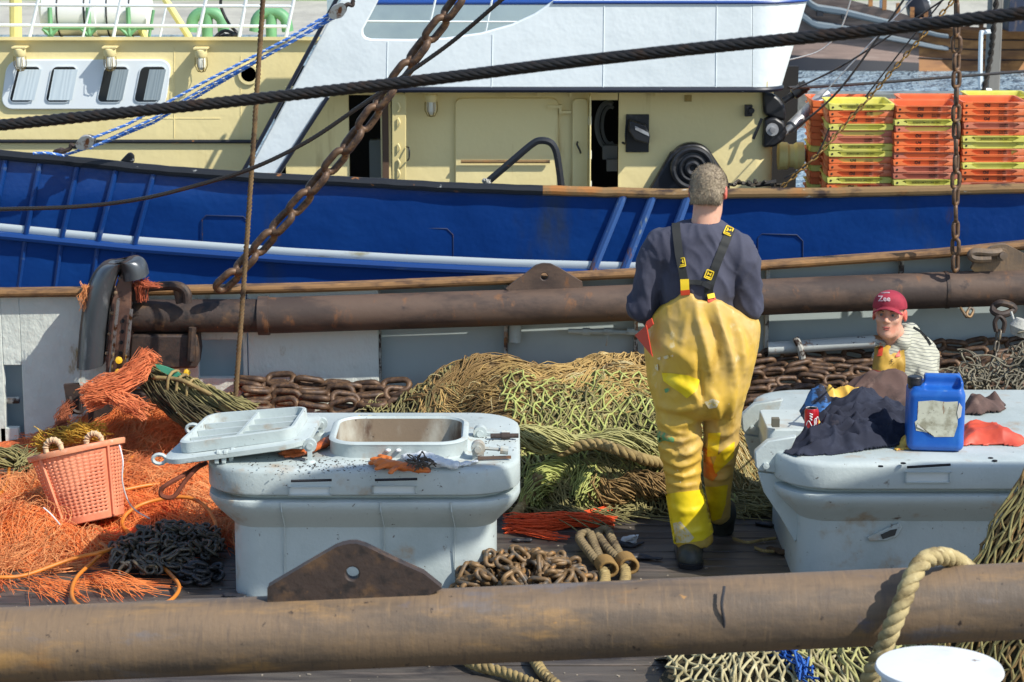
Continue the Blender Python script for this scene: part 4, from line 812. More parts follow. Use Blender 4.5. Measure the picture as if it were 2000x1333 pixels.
block('steel pulley block at the lower end of the blue white tackle', P(168, 278, TY), P(120, 298, TY) - P(168, 278, TY), .046, P(118, 298, TY))
block('rusty pulley block at the upper end of the blue white tackle', P(660, 22, TY), P(690, 2, TY) - P(660, 22, TY), .046, P(692, 0, TY))
g = G(); pxpoly(g, [(100, 303), (104, 294), (118, 290), (126, 294), (128, 305)], HY-.03, .06); tag(mk('eye_plate', g, rustC, bev=.006), 'rusty eye plate on the black rail holding the lower tackle block', 'bracket')
# rigging on the right over the water
rig = [([(1335+0, 175), (1460, 300)], .0)]
for (label, pts, r) in (
    ('thin dark stay from the hydraulic arm up to the top right, lowest slanting one', [P(1540, 260, 16.2), P(1640, 175, 16.2), P(1765, 0, 16.2)], .008),
    ('thin dark stay crossing the bow of the wooden boat left of the golden chain', [P(1548, 176, 16.4), P(1660, 120, 16.4), P(1850, -5, 16.4)], .007),
    ('pale thin line from the white superstructure curving down over the water', [P(1530, 120, 17.5), P(1600, 100, 17.5), P(1640, 60, 17.5), P(1662, 0, 17.5)], .006),
    ('pale slanting line down to the fish crates across the water', [P(1600, 192, 16.6), P(1700, 85, 16.6), P(1800, -20, 16.6)], .005),
    ('dark stay rising behind the golden chain from the crates', [P(1690, 190, 16.5), P(1760, 100, 16.5), P(1850, -10, 16.5)], .006),
    ('dark mooring line running nearly level over the water to the right', [P(1540, 172, 16.8), P(1700, 163, 17.5), P(2060, 135, 19)], .012),
    ('thin dark line from the winch drum rising left of the golden chain', [P(1530, 350, 16.3), P(1590, 310, 16.3), P(1620, 250, 16.3)], .006)):
    g = G(); g.tube(spline(pts, 8), r, 6); tag(mk('stay_wire', g, wirem if 'dark' in label else MAT['steel']), label, 'wire')
g = G(); rr = random.Random(9); g.tube(spline([P(1425 + 110*k/40 + rr.uniform(-6, 6), 362 - rr.random()*12*math.sin(math.pi*min(1, k/34+.12)) , 15.75 + rr.uniform(-.1, .1)) for k in range(41)], 3), .011, 5); g.tube([P(1475, 362, 15.7), P(1516, 356, 15.7)], .018, 6); tag(mk('chain_heap', g, Mt('grimy chain tangle', srgb(62, 52, 38), .6, layers=[(srgb(24, 22, 20), 12, .4, .6)])), 'tangle of dirty chain and rope on the blue rail right of the sheave guard', 'chain')

# thick rope over the near beam, ropes on the deck
g = G(); g.twist(spline([P(1905, 1128, 6.86), P(1885, 1108, 6.8), P(1868, 1096, 6.75), P(1848, 1088, 6.70), P(1822, 1088, 6.64), P(1800, 1100, 6.59), P(1782, 1128, 6.56), P(1764, 1172, 6.53), P(1745, 1218, 6.52), P(1726, 1265, 6.53), P(1706, 1308, 6.55), P(1690, 1350, 6.6), P(1670, 1420, 6.7)], 8), .0135, .0155, 3, .115, 8, .012); tag(mk('rope', g, manila, ang=80), 'thick pale three strand rope hung over the near trawl beam', 'rope')
def groundrope(label, px, z=.03, R_=.012, r=.0135, mat=None, pitch=.10, name='rope'):
    g = G(); q = []
    for t in px: q.append(PZ(t[0], t[1], t[2] if len(t) > 2 else z))
    g.twist(spline(q, 8), R_, r, 3, pitch, 7, pitch/9); return tag(mk(name, g, mat or manila, ang=80), label, 'rope')
tanrope = Mt('tan rope', srgb(150, 130, 84), .9, layers=[(srgb(104, 88, 56), 9, .45, .65), (srgb(178, 160, 112), 22, .56, .7)], bump=(80, .6, .003))
groundrope('tan rope lying on the deck under the near beam, left of its twin', [(880, 1270), (930, 1300), (985, 1314), (1040, 1336), (1110, 1372)], .03, .012, .0135, tanrope)
groundrope('tan rope lying on the deck under the near beam, right of its twin', [(1030, 1262), (1048, 1296), (1065, 1320), (1100, 1350)], .03, .012, .0135, tanrope)
groundrope('thick tan rope curving over the green net to the legs of the standing fisherman', [(1090, 885, .30), (1130, 872, .34), (1170, 868, .36), (1220, 884, .33), (1260, 898, .28), (1305, 908, .22), (1360, 925, .15)], .3, .0145, .017, tanrope, .12)
groundrope('short tan rope end hanging at the left foot of the net pile', [(1052, 930, .2), (1038, 960, .13), (1022, 985, .07), (1004, 1010, .04)], .1, .0135, .0155, tanrope)
# two rope eyes with whipping
eyes = thing('rope_eyes', 'pair of whipped rope eye splices lying on the deck right of the rusty chain heap', 'rope', PZ(1170, 1110, 0))
worn = Mt('worn grey rope', srgb(124, 108, 78), .9, layers=[(srgb(84, 70, 50), 12, .45, .65)], bump=(80, .6, .003))
for (dx, dy) in ((0, 0), (40, -6)):
    g = G(); g.twist(spline([PZ(1166+dx, 1098+dy, .05), PZ(1148+dx*.9, 1075+dy, .06), PZ(1132+dx*.9, 1052+dy, .06), PZ(1138+dx*.9, 1043+dy, .07), PZ(1152+dx*.9, 1043+dy, .07), PZ(1160+dx*.9, 1062+dy, .06), PZ(1174+dx, 1096+dy, .05)], 8), .011, .0125, 3, .09, 7, .012); mk('eye_splice', g, worn, eyes, 80)
    g = G(); c = PZ(1172+dx, 1100+dy, .06)
    for k in range(9): g.tube([c + Vector((.02 - .004*k*0 + k*.002, -.012*k, 0)) + Vector((.04*math.cos(a), 0, .035*math.sin(a))) for a in np.linspace(0, 6.28, 15)[:-1]], .009, 5, closed=True)
    mk('whipping', g, Mt('tan whipping', srgb(140, 110, 62), .9, bump=(80, .6, .003)), eyes, 80)
    g = G(); g.twist(spline([PZ(1178+dx, 1112+dy, .05), PZ(1182+dx, 1130+dy, .04), PZ(1176+dx, 1160+dy, .04)], 8), .013, .015, 3, .1, 7, .014); mk('rope_tail', g, tanrope, eyes, 80)
# bollard
g = G(); c = P(1835, 1302, 6.05); g.lathe([(.15, -1.6), (.152, -.02), (.165, -.012), (.17, -.03+.02), (.17, -.008), (.166, 0), (.12, .004), (0, .005)], Vector((c.x, c.y, c.z)), n=48)
tag(mk('bollard', g, Mt('fresh white paint', (.72, .74, .74), .4, layers=[((.60, .62, .62), 4, .5, .7), (srgb(120, 100, 80), 14, .67, .73)], bump=(12, .15, .003)), ang=30), 'round white painted bollard top in the lower right corner', 'bollard')
# ---------------------------------------------------------------- nets
def netmat(n, c, d, l): return Mt(n, c, .85, layers=[(d, 7, .45, .66), (l, 18, .56, .74)], bump=(120, .5, .002))
m_tan = netmat('tan net twine', srgb(176, 146, 88), srgb(132, 106, 62), srgb(206, 180, 124))
m_oli = netmat('olive net twine', srgb(134, 126, 80), srgb(92, 86, 54), srgb(166, 156, 106))
m_lime = netmat('lime net twine', srgb(166, 172, 96), srgb(116, 116, 62), srgb(196, 200, 136))
m_brn = netmat('brown net twine', srgb(140, 112, 68), srgb(92, 74, 46), srgb(172, 142, 92))
m_sage = netmat('sage net twine', srgb(164, 160, 104), srgb(118, 114, 70), srgb(196, 190, 138))
m_und = Mt('net shadow mass', srgb(70, 62, 40), .95, layers=[(srgb(44, 40, 26), 6, .45, .6), (srgb(96, 88, 52), 14, .55, .7)], bump=[(30, 1, .02), (90, .6, .006)])  # dark underlay: shade in the gaps between twines put into the colour
TOPN = [(600, 850), (690, 824), (740, 815), (800, 778), (850, 742), (930, 720), (1000, 723), (1060, 730), (1110, 730), (1180, 722), (1260, 725), (1330, 735), (1400, 765), (1450, 815), (1490, 860), (1530, 930)]
FRN = [(600, 12.5), (900, 12.3), (1000, 11.75), (1150, 11.72), (1300, 11.76), (1400, 11.95), (1470, 12.2), (1530, 12.4)]
KX = PPM(12.4, .3)
def net_px(x): return 1000 + x*KX
def HN(x, Y):
    px = net_px(x); zt = max(.03, P(px, interp(px, TOPN), 12.75).z); yf = interp(px, FRN)
    t = (Y - yf) / max(.2, 12.75 - yf); t = min(max(t, 0), 1)
    s = math.sin(t*math.pi/2)**.75
    if Y > 12.75: s *= 1 - .5*min(1, (Y - 12.75)/.6)
    f = .07*nz((x, Y, 0), 2.6, 2) + .05*(.5 - abs(nz((x*.7 + .5*Y, Y*2.2, 0), 4.0, 7))) + .012*nz((x, Y, 0), 14, 3)
    return max(0.0, zt*s + f*min(1, t*3))
def und(name, label, x0, x1, y0, y1, H, mat, cat='net', nx=90, ny=60):
    g = G(); g.grid(lambda u, v: Vector((x0 + (x1-x0)*u, y0 + (y1-y0)*v, max(-.01, H(x0 + (x1-x0)*u, y0 + (y1-y0)*v) - .012))), nx, ny)
    return tag(mk(name, g, mat, ang=180), label, cat)
class Net:
    pass
def netting(S, nu, nv, r, mat, name, label, jit=.35, lift=.03, seed=1, sides=5, drop=0.0, sag=0.4, parent=None, knots=True, mats=None, cat='net'):
    """diamond mesh laid over the surface S(u,v): every twine a bent tube, a knot at each node"""
    rr = random.Random(seed); N = {}; g = G(); du, dv = 1.0/nu, 1.0/nv
    for j in range(nv+1):
        for i in range(nu+1):
            u = (i + (.5 if j % 2 else 0) + rr.uniform(-jit, jit)) * du; v = (j + rr.uniform(-jit, jit)) * dv
            N[i, j] = (min(max(u, 0), 1), min(max(v, 0), 1), rr.random()*lift)
    def pt(a, b2, t):
        u = a[0]*(1-t) + b2[0]*t; v = a[1]*(1-t) + b2[1]*t; p = Vector(S(u, v)); h = a[2]*(1-t) + b2[2]*t; p.z += h + r*.6; return p
    for (i, j), a in N.items():
        if j == nv: continue
        for di in ((0, -1) if j % 2 == 0 else (0, 1)):
            b2 = N.get((i+di, j+1))
            if b2 is None or rr.random() < drop: continue
            o = Vector((rr.uniform(-1, 1), rr.uniform(-1, 1), rr.uniform(-.4, 1)))*r*2.2*sag
            q = [pt(a, b2, 0), pt(a, b2, .33) + o, pt(a, b2, .67) + o*.6, pt(a, b2, 1)]
            g.tube(q, [r*1.15, r*.95, r*.95, r*1.15], sides, cap=False)
        if knots:
            p = pt(a, a, 0); k = r*1.7; g.add([p + Vector(d)*k for d in ((1, 0, 0), (0, 1, 0), (-1, 0, 0), (0, -1, 0), (0, 0, 1), (0, 0, -1))], [(0,1,4),(1,2,4),(2,3,4),(3,0,4),(1,0,5),(2,1,5),(3,2,5),(0,3,5)])
    o = mk(name, g, mat, parent, 180)
    return o if parent is not None else tag(o, label, cat)
def strands(path, rad, n, r, seed=1, tw=1.0, jit=.02, sides=4, g=None, step=.05, flare=0.0):
    """bundle of loose strands running along a path"""
    rr = random.Random(seed); q = resample(path, step); fr2 = frames(q); g = g or G(); m = len(q)
    for s in range(n):
        a0 = rr.random()*6.283; rho = math.sqrt(rr.random()); i0 = rr.randint(0, max(0, m//6)); i1 = m - rr.randint(0, max(0, m//6)); pts = []
        ph = rr.random()*50; w2 = tw*rr.uniform(.7, 1.3)
        for i in range(i0, i1):
            t = i/(m-1); R_ = rad(t) if callable(rad) else rad; a = a0 + w2*t*3
            o = fr2[i][0]*math.cos(a)*rho*R_ + fr2[i][1]*math.sin(a)*rho*R_
            n1 = noise.noise(Vector((ph, t*5, 0))); n2 = noise.noise(Vector((0, ph, t*5)))
            p = q[i] + o + Vector((n1, n2*.5, abs(n2)))*(jit + flare*t*t); p.z = max(p.z, r); pts.append(p)
        if len(pts) > 2: g.tube(pts, r, sides, cap=False)
    return g
def SX(px0, px1, y0, y1, H, wob=.05, seed=0.0):
    x0, x1 = (px0-1000)/KX, (px1-1000)/KX
    def S(u, v):
        x = x0 + (x1-x0)*u; Y = y0 + (y1-y0)*v
        x += wob*nz((u*4, v*4, seed), 1.0, seed+1); Y += wob*nz((u*4, v*4, seed), 1.0, seed+9)
        return Vector((x, Y, H(x, Y)))
    return S
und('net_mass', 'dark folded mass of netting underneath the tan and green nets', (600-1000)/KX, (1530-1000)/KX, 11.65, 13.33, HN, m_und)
netting(SX(820, 1310, 12.25, 13.25, HN, .10, 1), 32, 26, .0046, m_tan, 'fishing_net', 'tan coarse mesh fishing net heaped along the middle of the pile', .24, .035, 3)
netting(SX(800, 1320, 12.45, 13.3, HN, .14, 4), 30, 24, .0048, m_brn, 'fishing_net', 'brown coarse fishing net on the back of the pile against the bulwark', .28, .04, 5)
netting(SX(720, 930, 12.25, 13.2, HN, .08, 6), 34, 36, .0038, m_oli, 'fishing_net', 'dark olive fine mesh net at the left end of the pile behind the hatch', .4, .04, 7)
netting(SX(985, 1420, 11.80, 12.5, lambda x, Y: HN(x, Y) + .03*min(1, max(0, (Y-11.75)*6)), .05, 8), 20, 17, .0052, m_lime, 'fishing_net', 'lime green open diamond mesh net draped over the front of the pile', .2, .03, 9, 6)
netting(SX(985, 1420, 11.80, 12.5, HN, .09, 9), 26, 22, .0046, m_sage, 'fishing_net', 'sage green mesh showing under the lime green net at the front of the pile', .35, .04, 19)
netting(SX(1000, 1500, 11.68, 12.4, HN, .10, 11), 40, 22, .0044, m_oli, 'fishing_net', 'olive tangled net along the foot of the pile', .45, .06, 11)
netting(SX(1400, 1530, 11.95, 12.9, HN, .05, 13), 15, 22, .0044, m_oli, 'fishing_net', 'olive net right of the standing fisherman by the hinge arms', .35, .05, 13)
netting(SX(1110, 1330, 12.6, 13.3, lambda x, Y: HN(x, Y) + .025, .06, 14), 22, 16, .0044, m_tan, 'fishing_net', 'pale tan net at the back right of the pile beside the bulwark', .4, .03, 14)
def pulled(n, seed, r, mat, label, px0, px1, y0, y1, ang0, ln=(.25, .7)):
    rr = random.Random(seed); g = G(); made = 0; left = 0
    while made < n:
        if left <= 0: cx, cy = (rr.uniform(px0, px1)-1000)/KX, rr.uniform(y0, y1); left = rr.randint(8, 22); a0 = ang0 + rr.gauss(0, .35) + .8*nz((cx, cy, 0), 1.6, seed); L0 = rr.uniform(*ln); lf = rr.random()*.03; ph0 = rr.random()*50
        left -= 1; made += 1; x, Y = cx + rr.gauss(0, .035), cy + rr.gauss(0, .035); a = a0 + rr.gauss(0, .12); q = []; L = L0*rr.uniform(.7, 1.2); hh = lf + rr.random()*.018; ph = ph0 + rr.random()*.6
        for i in range(9):
            q.append(Vector((x, Y, HN(x, Y) + hh*(.4 + math.sin(i*.39)) + .004))); a += .5*noise.noise(Vector((ph, i*.5, 0))); x += math.cos(a)*L/9; Y += math.sin(a)*L/9
        g.tube(q, r*rr.uniform(.8, 1.2), 4, cap=False)
    return tag(mk('net_twine', g, mat, ang=180), label, 'net', kind='stuff')
pulled(1500, 101, .0030, m_tan, 'fine tan netting pulled into long folds along the top of the pile', 830, 1340, 12.2, 13.2, .1)
pulled(700, 102, .0028, m_brn, 'fine brown netting gathered at the left of the pile', 790, 1000, 12.2, 13.0, .5)
pulled(900, 103, .0030, m_oli, 'fine olive netting bunched along the foot of the pile', 1000, 1500, 11.72, 12.2, .0)
pulled(300, 104, .0030, netmat('bleached net twine', srgb(196, 180, 132), srgb(150, 134, 92), srgb(214, 204, 166)), 'bleached twines lying across the middle of the pile', 900, 1400, 11.8, 13.0, .2, (.2, .5))
g = strands([PZ(1000, 850, .42), PZ(1050, 862, .38), PZ(1120, 868, .34), PZ(1200, 862, .36), PZ(1285, 880, .30)], lambda t: .05 + .02*math.sin(t*9), 110, .004, 3, 2.0, .04); tag(mk('net_roll', g, m_sage, ang=180), 'rolled sage green net edge lying under the lime green net', 'net')
g = strands([PZ(1045, 985, .08), PZ(1060, 935, .16), PZ(1100, 915, .2), PZ(1140, 930, .17), PZ(1150, 985, .07)], lambda t: .075, 130, .0038, 5, 3.0, .04); tag(mk('net_roll', g, m_lime, ang=180), 'rounded roll of yellow green netting at the foot of the pile beside the hatch', 'net')
g = strands([PZ(1150, 950, .14), PZ(1190, 975, .08), PZ(1240, 950, .14), PZ(1300, 960, .12), PZ(1320, 930, .16)], lambda t: .07, 110, .0042, 8, 3.5, .06); tag(mk('net_roll', g, m_brn, ang=180), 'tangle of brown rope and net by the left leg of the standing fisherman', 'net')
g = strands([PZ(1000, 905, .18), PZ(1040, 880, .26), PZ(1110, 900, .2), PZ(1170, 925, .16)], lambda t: .05, 36, .0045, 9, 2.0, .05); tag(mk('net_roll', g, m_lime, ang=180), 'loose pale green twine spilling over the pile right of the open hatch', 'net')
g = strands([PZ(720, 812, .20), PZ(780, 800, .26), PZ(840, 790, .30), PZ(905, 800, .24)], lambda t: .07, 80, .0045, 15, 1.0, .03); tag(mk('net_roll', g, m_brn, ang=180), 'brown drawn net tail behind the open hatch', 'net')
def curls(cs, n, r, seed):
    rr = random.Random(seed); g = G()
    for k in range(n):
        c, rx, rz = rr.choice(cs); p = c + Vector((rr.gauss(0, rx*.5), rr.gauss(0, .05), rr.uniform(-rz, rz*.6))); a, b2 = rr.random()*6.28, rr.uniform(-.6, .6); q = [p]; ta, tb = rr.uniform(-.7, .7), rr.uniform(-.25, .25)
        for i in range(9): a += ta + rr.uniform(-.3, .3); b2 += tb; q.append(q[-1] + Vector((math.cos(a)*math.cos(b2), math.sin(a)*.6, math.sin(a)*math.cos(b2)*.8 - .1))*.024)
        g.tube(spline(q, 2), r, 5, cap=False)
    return g
# loose fuzz on the pile
rr = random.Random(21); g = G()
for k in range(420):
    px = rr.uniform(700, 1480); x = (px-1000)/KX; Y = rr.uniform(11.8, 13.2); p = Vector((x, Y, HN(x, Y) + .02)); q = [p]; d = Vector((rr.uniform(-1, 1), rr.uniform(-1, 1), rr.uniform(.1, .8))).normalized()
    for i in range(4): d = (d + Vector((rr.uniform(-.6, .6), rr.uniform(-.6, .6), -.35))).normalized(); q.append(q[-1] + d*rr.uniform(.015, .035))
    g.tube(q, .0022, 3, cap=False)
tag(mk('loose_twine', g, Mt('bleached twine', srgb(190, 176, 130), .9), ang=180), 'frayed twine ends standing out of the net pile', 'twine', kind='stuff')

# olive bundle at the beam shoe
sheaf = thing('net_bundle', 'olive drawn net bundle tied with cord hanging from the beam shoe to the hemp rope', 'net', P(400, 800, 12.9))
g = strands([P(285, 735, 12.75), P(330, 745, 12.7), P(390, 770, 12.6), P(450, 795, 12.5), P(500, 806, 12.5)], lambda t: .075 - .03*t, 150, .0042, 31, 1.5, .03); mk('sheaf', g, m_oli, sheaf, 180)
g = strands([P(290, 745, 12.7), P(320, 775, 12.6), P(370, 810, 12.5), P(440, 845, 12.45)], lambda t: .06 + .03*t, 150, .004, 33, .6, .03); mk('sheaf', g, Mt('dark olive twine', srgb(92, 84, 54), .9, layers=[(srgb(60, 54, 36), 9, .45, .6)]), sheaf, 180)
g = G()
for (x, y) in ((335, 748), (352, 756), (372, 764), (398, 776), (405, 780), (440, 792)):
    c = P(x, y, 12.62); d = Vector((.9, -.15, -.35)).normalized(); q = d.to_track_quat('Z', 'Y'); g.tube([c + q @ Vector((.072*math.cos(a), .072*math.sin(a), .012*math.sin(a*2))) for a in np.linspace(0, 6.283, 17)[:-1]], .0085, 6, closed=True)
g.tube(spline([P(300, 738, 12.6), P(350, 742, 12.56), P(390, 760, 12.53), P(440, 785, 12.5)], 5), .012, 6); mk('lashing_cord', g, tanrope, sheaf, 180)
g = G(); c = P(462, 795, 12.55)
for k in range(7): g.tube([c + Vector((.05*math.cos(a)*(1-.05*k), .045*math.sin(a), .012*k - .05 + .02*math.sin(a*2 + k))) for a in np.linspace(0, 6.283, 15)[:-1]], .013, 6, closed=True)
g.tube([c, c + Vector((.0, -.03, -.16))], [.03, .045], 8); mk('rope_knot', g, m_oli, sheaf, 180)
g = G(); pxpoly(g, [(300, 712), (322, 716), (346, 725), (358, 738), (340, 738), (315, 726)], 12.62, .01); tag(mk('green_sheet', g, Mt('teal plastic', srgb(70, 150, 120), .4)), 'scrap of teal plastic between the beam shoe and the olive net bundle', 'plastic')

# ---------------------------------------------------------------- orange dolly rope fibres
m_or = Mt('orange fibre', srgb(244, 140, 72), .7, layers=[(srgb(224, 108, 52), 5, .45, .62), (srgb(246, 166, 104), 9, .56, .72)])
m_or2 = Mt('faded orange fibre', srgb(232, 158, 100), .75, layers=[(srgb(190, 100, 56), 5, .45, .65)])
m_oru = Mt('orange mass', srgb(208, 104, 54), .9, layers=[(srgb(160, 78, 42), 7, .42, .6), (srgb(232, 134, 78), 16, .55, .7)], bump=[(40, 1, .02)])
BUMPS = []
for (px, py, z, a, sx, sy) in ((300, 872, 0, .26, .26, .34), (215, 860, 0, .20, .22, .3), (365, 900, 0, .20, .2, .3), (60, 870, 0, .08, .4, .25), (60, 1075, 0, .17, .22, .16), (150, 1090, 0, .13, .16, .14), (-40, 1050, 0, .16, .22, .25), (110, 960, 0, .10, .3, .3), (380, 985, 0, .10, .18, .2), (425, 1045, 0, .07, .1, .2), (300, 960, 0, .09, .3, .25), (190, 1000, 0, .08, .3, .2)):
    p = PZ(px, py, z); BUMPS.append((p.x, p.y, a, sx, sy))
def HO(x, Y):
    s = 0
    for (bx, by, a, sx, sy) in BUMPS: s += a*math.exp(-((x-bx)/sx)**2 - ((Y-by)/sy)**2)
    s = s - .035
    return s + (.05*nz((x, Y, 0), 3.5, 4) + .02*nz((x, Y, 0), 11, 6))*min(1, max(0, s*8)) if s > 0 else s
und('fibre_mass', 'dense orange fibre mass under the loose orange strands left of the hatch', -3.0, -1.15, 10.55, 13.2, HO, m_oru, 'fibre', 90, 110)
def fibres(n, seed, mat, label, r0, pick, ln=(.25, .6), turn=.5, lift=.05, field=1.3, lock=36):
    rr = random.Random(seed); g = G(); made = 0; left = 0
    while made < n:
        if left <= 0:                                   # a new lock: its strands share place, heading and curl
            cx, cy = pick(rr); left = rr.randint(lock//2, lock); a0 = 6.283*nz((cx, cy, 0), field, seed) + rr.gauss(0, .6); ph0 = rr.random()*90; L0 = rr.uniform(*ln); sp_ = rr.uniform(.02, .06); lf = rr.random()**1.5*lift; tn = turn*rr.uniform(.5, 1.8)
            if (cx+1.61)**2/.075 + (cy-10.95)**2/.16 < 1 or (HO(cx, cy) < .005 and rr.random() > .15): left = 0; continue
        left -= 1; x, Y = cx + rr.gauss(0, sp_), cy + rr.gauss(0, sp_); made += 1
        a = a0 + rr.gauss(0, .16); q = []; L = L0*rr.uniform(.7, 1.25); m = 9; hh = lf*rr.uniform(.3, 1.1) + .006*rr.random(); ph = ph0 + rr.random()*.5
        for i in range(m):
            q.append(Vector((x, Y, max(.003, HO(x, Y)) + hh*(.3 + math.sin(i/(m-1)*3.14)) + .005)))
            a += tn*noise.noise(Vector((ph, i*.35, 0))); x += math.cos(a)*L/m; Y += math.sin(a)*L/m
        g.tube(q, r0*rr.uniform(.7, 1.2), 3, cap=False)
    return tag(mk('dolly_rope', g, mat, ang=180), label, 'fibre', kind='stuff')
fibres(11000, 3, m_or, 'bright orange dolly rope fibres piled on the deck left of the open hatch', .0016, lambda r_: (r_.uniform(-2.75, -1.2), r_.uniform(10.6, 13.0)))
fibres(4500, 8, m_or2, 'faded pale orange fibres curling over the orange heap', .0014, lambda r_: (r_.uniform(-2.75, -1.3), r_.uniform(10.6, 12.8)), (.15, .4), 1.4, .10, 2.0)
fibres(2600, 19, Mt('soft orange fibre', srgb(238, 138, 76), .75), 'orange fibres on the far side of the heap below the beam shoe', .0018, lambda r_: (r_.uniform(-2.4, -1.2), r_.uniform(11.9, 13.1)), (.2, .5), 1.0, .07)
fibres(1200, 15, Mt('red orange fibre', srgb(232, 84, 40), .7), 'reddish orange fibres around the basket foot', .0022, lambda r_: (r_.uniform(-2.3, -1.2), r_.uniform(11.2, 12.4)), (.3, .6), .6, .03)
hk = strands([P(165, 782, 12.5), P(210, 765, 12.5), P(255, 742, 12.55), P(280, 715, 12.6), P(290, 700, 12.62), P(298, 712, 12.6)], lambda t: .075*(1-.35*t), 330, .0021, 41, .4, .05, 3); strands([P(205, 770, 12.5), P(240, 785, 12.45), P(290, 810, 12.4)], lambda t: .05, 70, .002, 44, .3, .06, 3, hk)
tag(mk('orange_hank', hk, Mt('salmon orange fibre', srgb(232, 134, 84), .75, layers=[(srgb(196, 100, 58), 6, .45, .65)]), ang=180), 'hank of orange fibres drawn up and tied at the beam shoe', 'fibre')
g = strands([P(168, 560, 12.9), P(166, 585, 12.88), P(172, 610, 12.88)], .03, 40, .002, 46, 1, .05, 3); tag(mk('orange_shreds', g, m_or2, ang=180), 'orange fibre shreds caught on the left side of the beam shoe top', 'fibre'); g = strands([P(285, 548, 12.9), P(272, 560, 12.88), P(280, 590, 12.88)], .03, 40, .002, 47, 1, .05, 3); strands([P(262, 552, 12.9), P(285, 562, 12.86), P(310, 560, 12.86)], .02, 26, .002, 48, 1, .04, 3, g); tag(mk('orange_shreds', g, Mt('dull orange fibre', srgb(176, 88, 56), .8), ang=180), 'dull orange fibre shreds caught right of the beam shoe top by the bent bar', 'fibre')
g = strands([PZ(985, 1030, .02), PZ(1050, 1026, .03), PZ(1120, 1018, .025), PZ(1200, 1022, .02)], lambda t: .065*(1-.6*t), 170, .0024, 51, .3, .03, 3); strands([PZ(1120, 1012, .03), PZ(1160, 1004, .03), PZ(1205, 994, .03)], .02, 50, .0024, 53, .3, .02, 3, g); strands([PZ(1010, 1038, .02), PZ(1080, 1050, .015), PZ(1110, 1052, .01)], .02, 20, .002, 54, .3, .03, 3, g)
tag(mk('orange_hank', g, Mt('vivid orange fibre', srgb(240, 92, 40), .7), ang=180), 'vivid red orange hank of fibres lying flat on the deck between the hatches', 'fibre')
g = strands([PZ(70, 872, .12), PZ(110, 862, .16), PZ(160, 850, .22), PZ(205, 852, .22)], .05, 90, .0022, 57, 2, .08, 3); tag(mk('yellow_shreds', g, Mt('yellow fibre', srgb(214, 168, 60), .8), ang=180), 'tuft of yellow fibres behind the orange basket', 'fibre')
g = strands([PZ(-30, 905, .1), PZ(20, 895, .12), PZ(60, 900, .1), PZ(50, 935, .06)], .06, 70, .004, 59, 2, .04, 4); tag(mk('net_roll', g, m_oli, ang=180), 'olive net scrap left of the orange basket at the picture edge', 'net')
g = strands([P(100, 870, 12.6), P(120, 830, 12.7), P(135, 790, 12.8)], .04, 60, .002, 61, 2, .06, 3); strands([P(120, 850, 12.6), P(128, 800, 12.85)], .02, 40, .002, 62, 2, .03, 3, g); tag(mk('orange_shreds', g, Mt('brown orange fibre', srgb(150, 82, 50), .8), ang=180), 'brownish orange shreds hanging below the chain lug on the bulwark', 'fibre')

# ---------------------------------------------------------------- foreground nets (right)
def HM(x, Y):
    return 1.22*math.exp(-((x-2.62)/.78)**4 - ((Y-9.35)/.62)**4)*(1 + .0*Y) + .05*nz((x, Y, 0), 3, 5)
def SM(wob, seed):
    def S(u, v):
        th = -2.6 + 1.9*u; hgt = v; r = .98*(1 - .62*hgt**1.5); x = 2.44 + r*math.cos(th)*1.0; Y = 9.32 + r*.62*math.sin(th)
        k = 1 + .06*nz((u*5, v*5, seed), 1, seed); return Vector((2.44 + (x-2.44)*k, 9.32 + (Y-9.32)*k, 1.06*hgt))
    return S
S0 = SM(0, 3)
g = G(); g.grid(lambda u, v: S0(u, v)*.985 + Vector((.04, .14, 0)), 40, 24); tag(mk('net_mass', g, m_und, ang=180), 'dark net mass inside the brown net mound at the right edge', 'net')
netting(S0, 34, 20, .0062, m_brn, 'fishing_net', 'brown diamond mesh net draped over the mound at the right edge', .18, .012, 71, 6)
netting(SM(0, 5), 30, 18, .0052, m_oli, 'fishing_net', 'olive inner net showing through the brown net mound at the right edge', .4, .0, 72)
def HF(x, Y): return max(0, .20*math.exp(-((x-1.25)/.62)**4)*math.exp(-((Y-9.15)/.42)**4) + .02*nz((x, Y, 0), 6, 3))
def SF(x0, x1, y0, y1, seed):
    def S(u, v):
        x = x0 + (x1-x0)*u; Y = y0 + (y1-y0)*v; x += .05*nz((u*4, v*4, seed), 1, seed); Y += .04*nz((u*4, v*4, seed), 1, seed+3); return Vector((x, Y, HF(x, Y)))
    return S
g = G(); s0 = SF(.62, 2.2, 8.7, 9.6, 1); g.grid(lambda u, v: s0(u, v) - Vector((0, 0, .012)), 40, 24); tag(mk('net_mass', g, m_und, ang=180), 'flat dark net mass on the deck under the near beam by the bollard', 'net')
m_pale = netmat('pale net twine', srgb(178, 168, 128), srgb(128, 118, 82), srgb(204, 198, 164))
netting(SF(.66, 1.3, 8.75, 9.55, 2), 18, 14, .0062, m_pale, 'fishing_net', 'pale cream net spread on the deck below the near beam', .28, .03, 75, 6)
netting(SF(1.1, 1.75, 8.75, 9.55, 4), 18, 14, .0058, m_sage, 'fishing_net', 'sage green net below the near beam beside the pale rope', .35, .04, 76)
netting(SF(1.6, 2.3, 8.7, 9.6, 6), 22, 16, .0058, m_brn, 'fishing_net', 'brown net below the near beam behind the white bollard', .35, .04, 77)
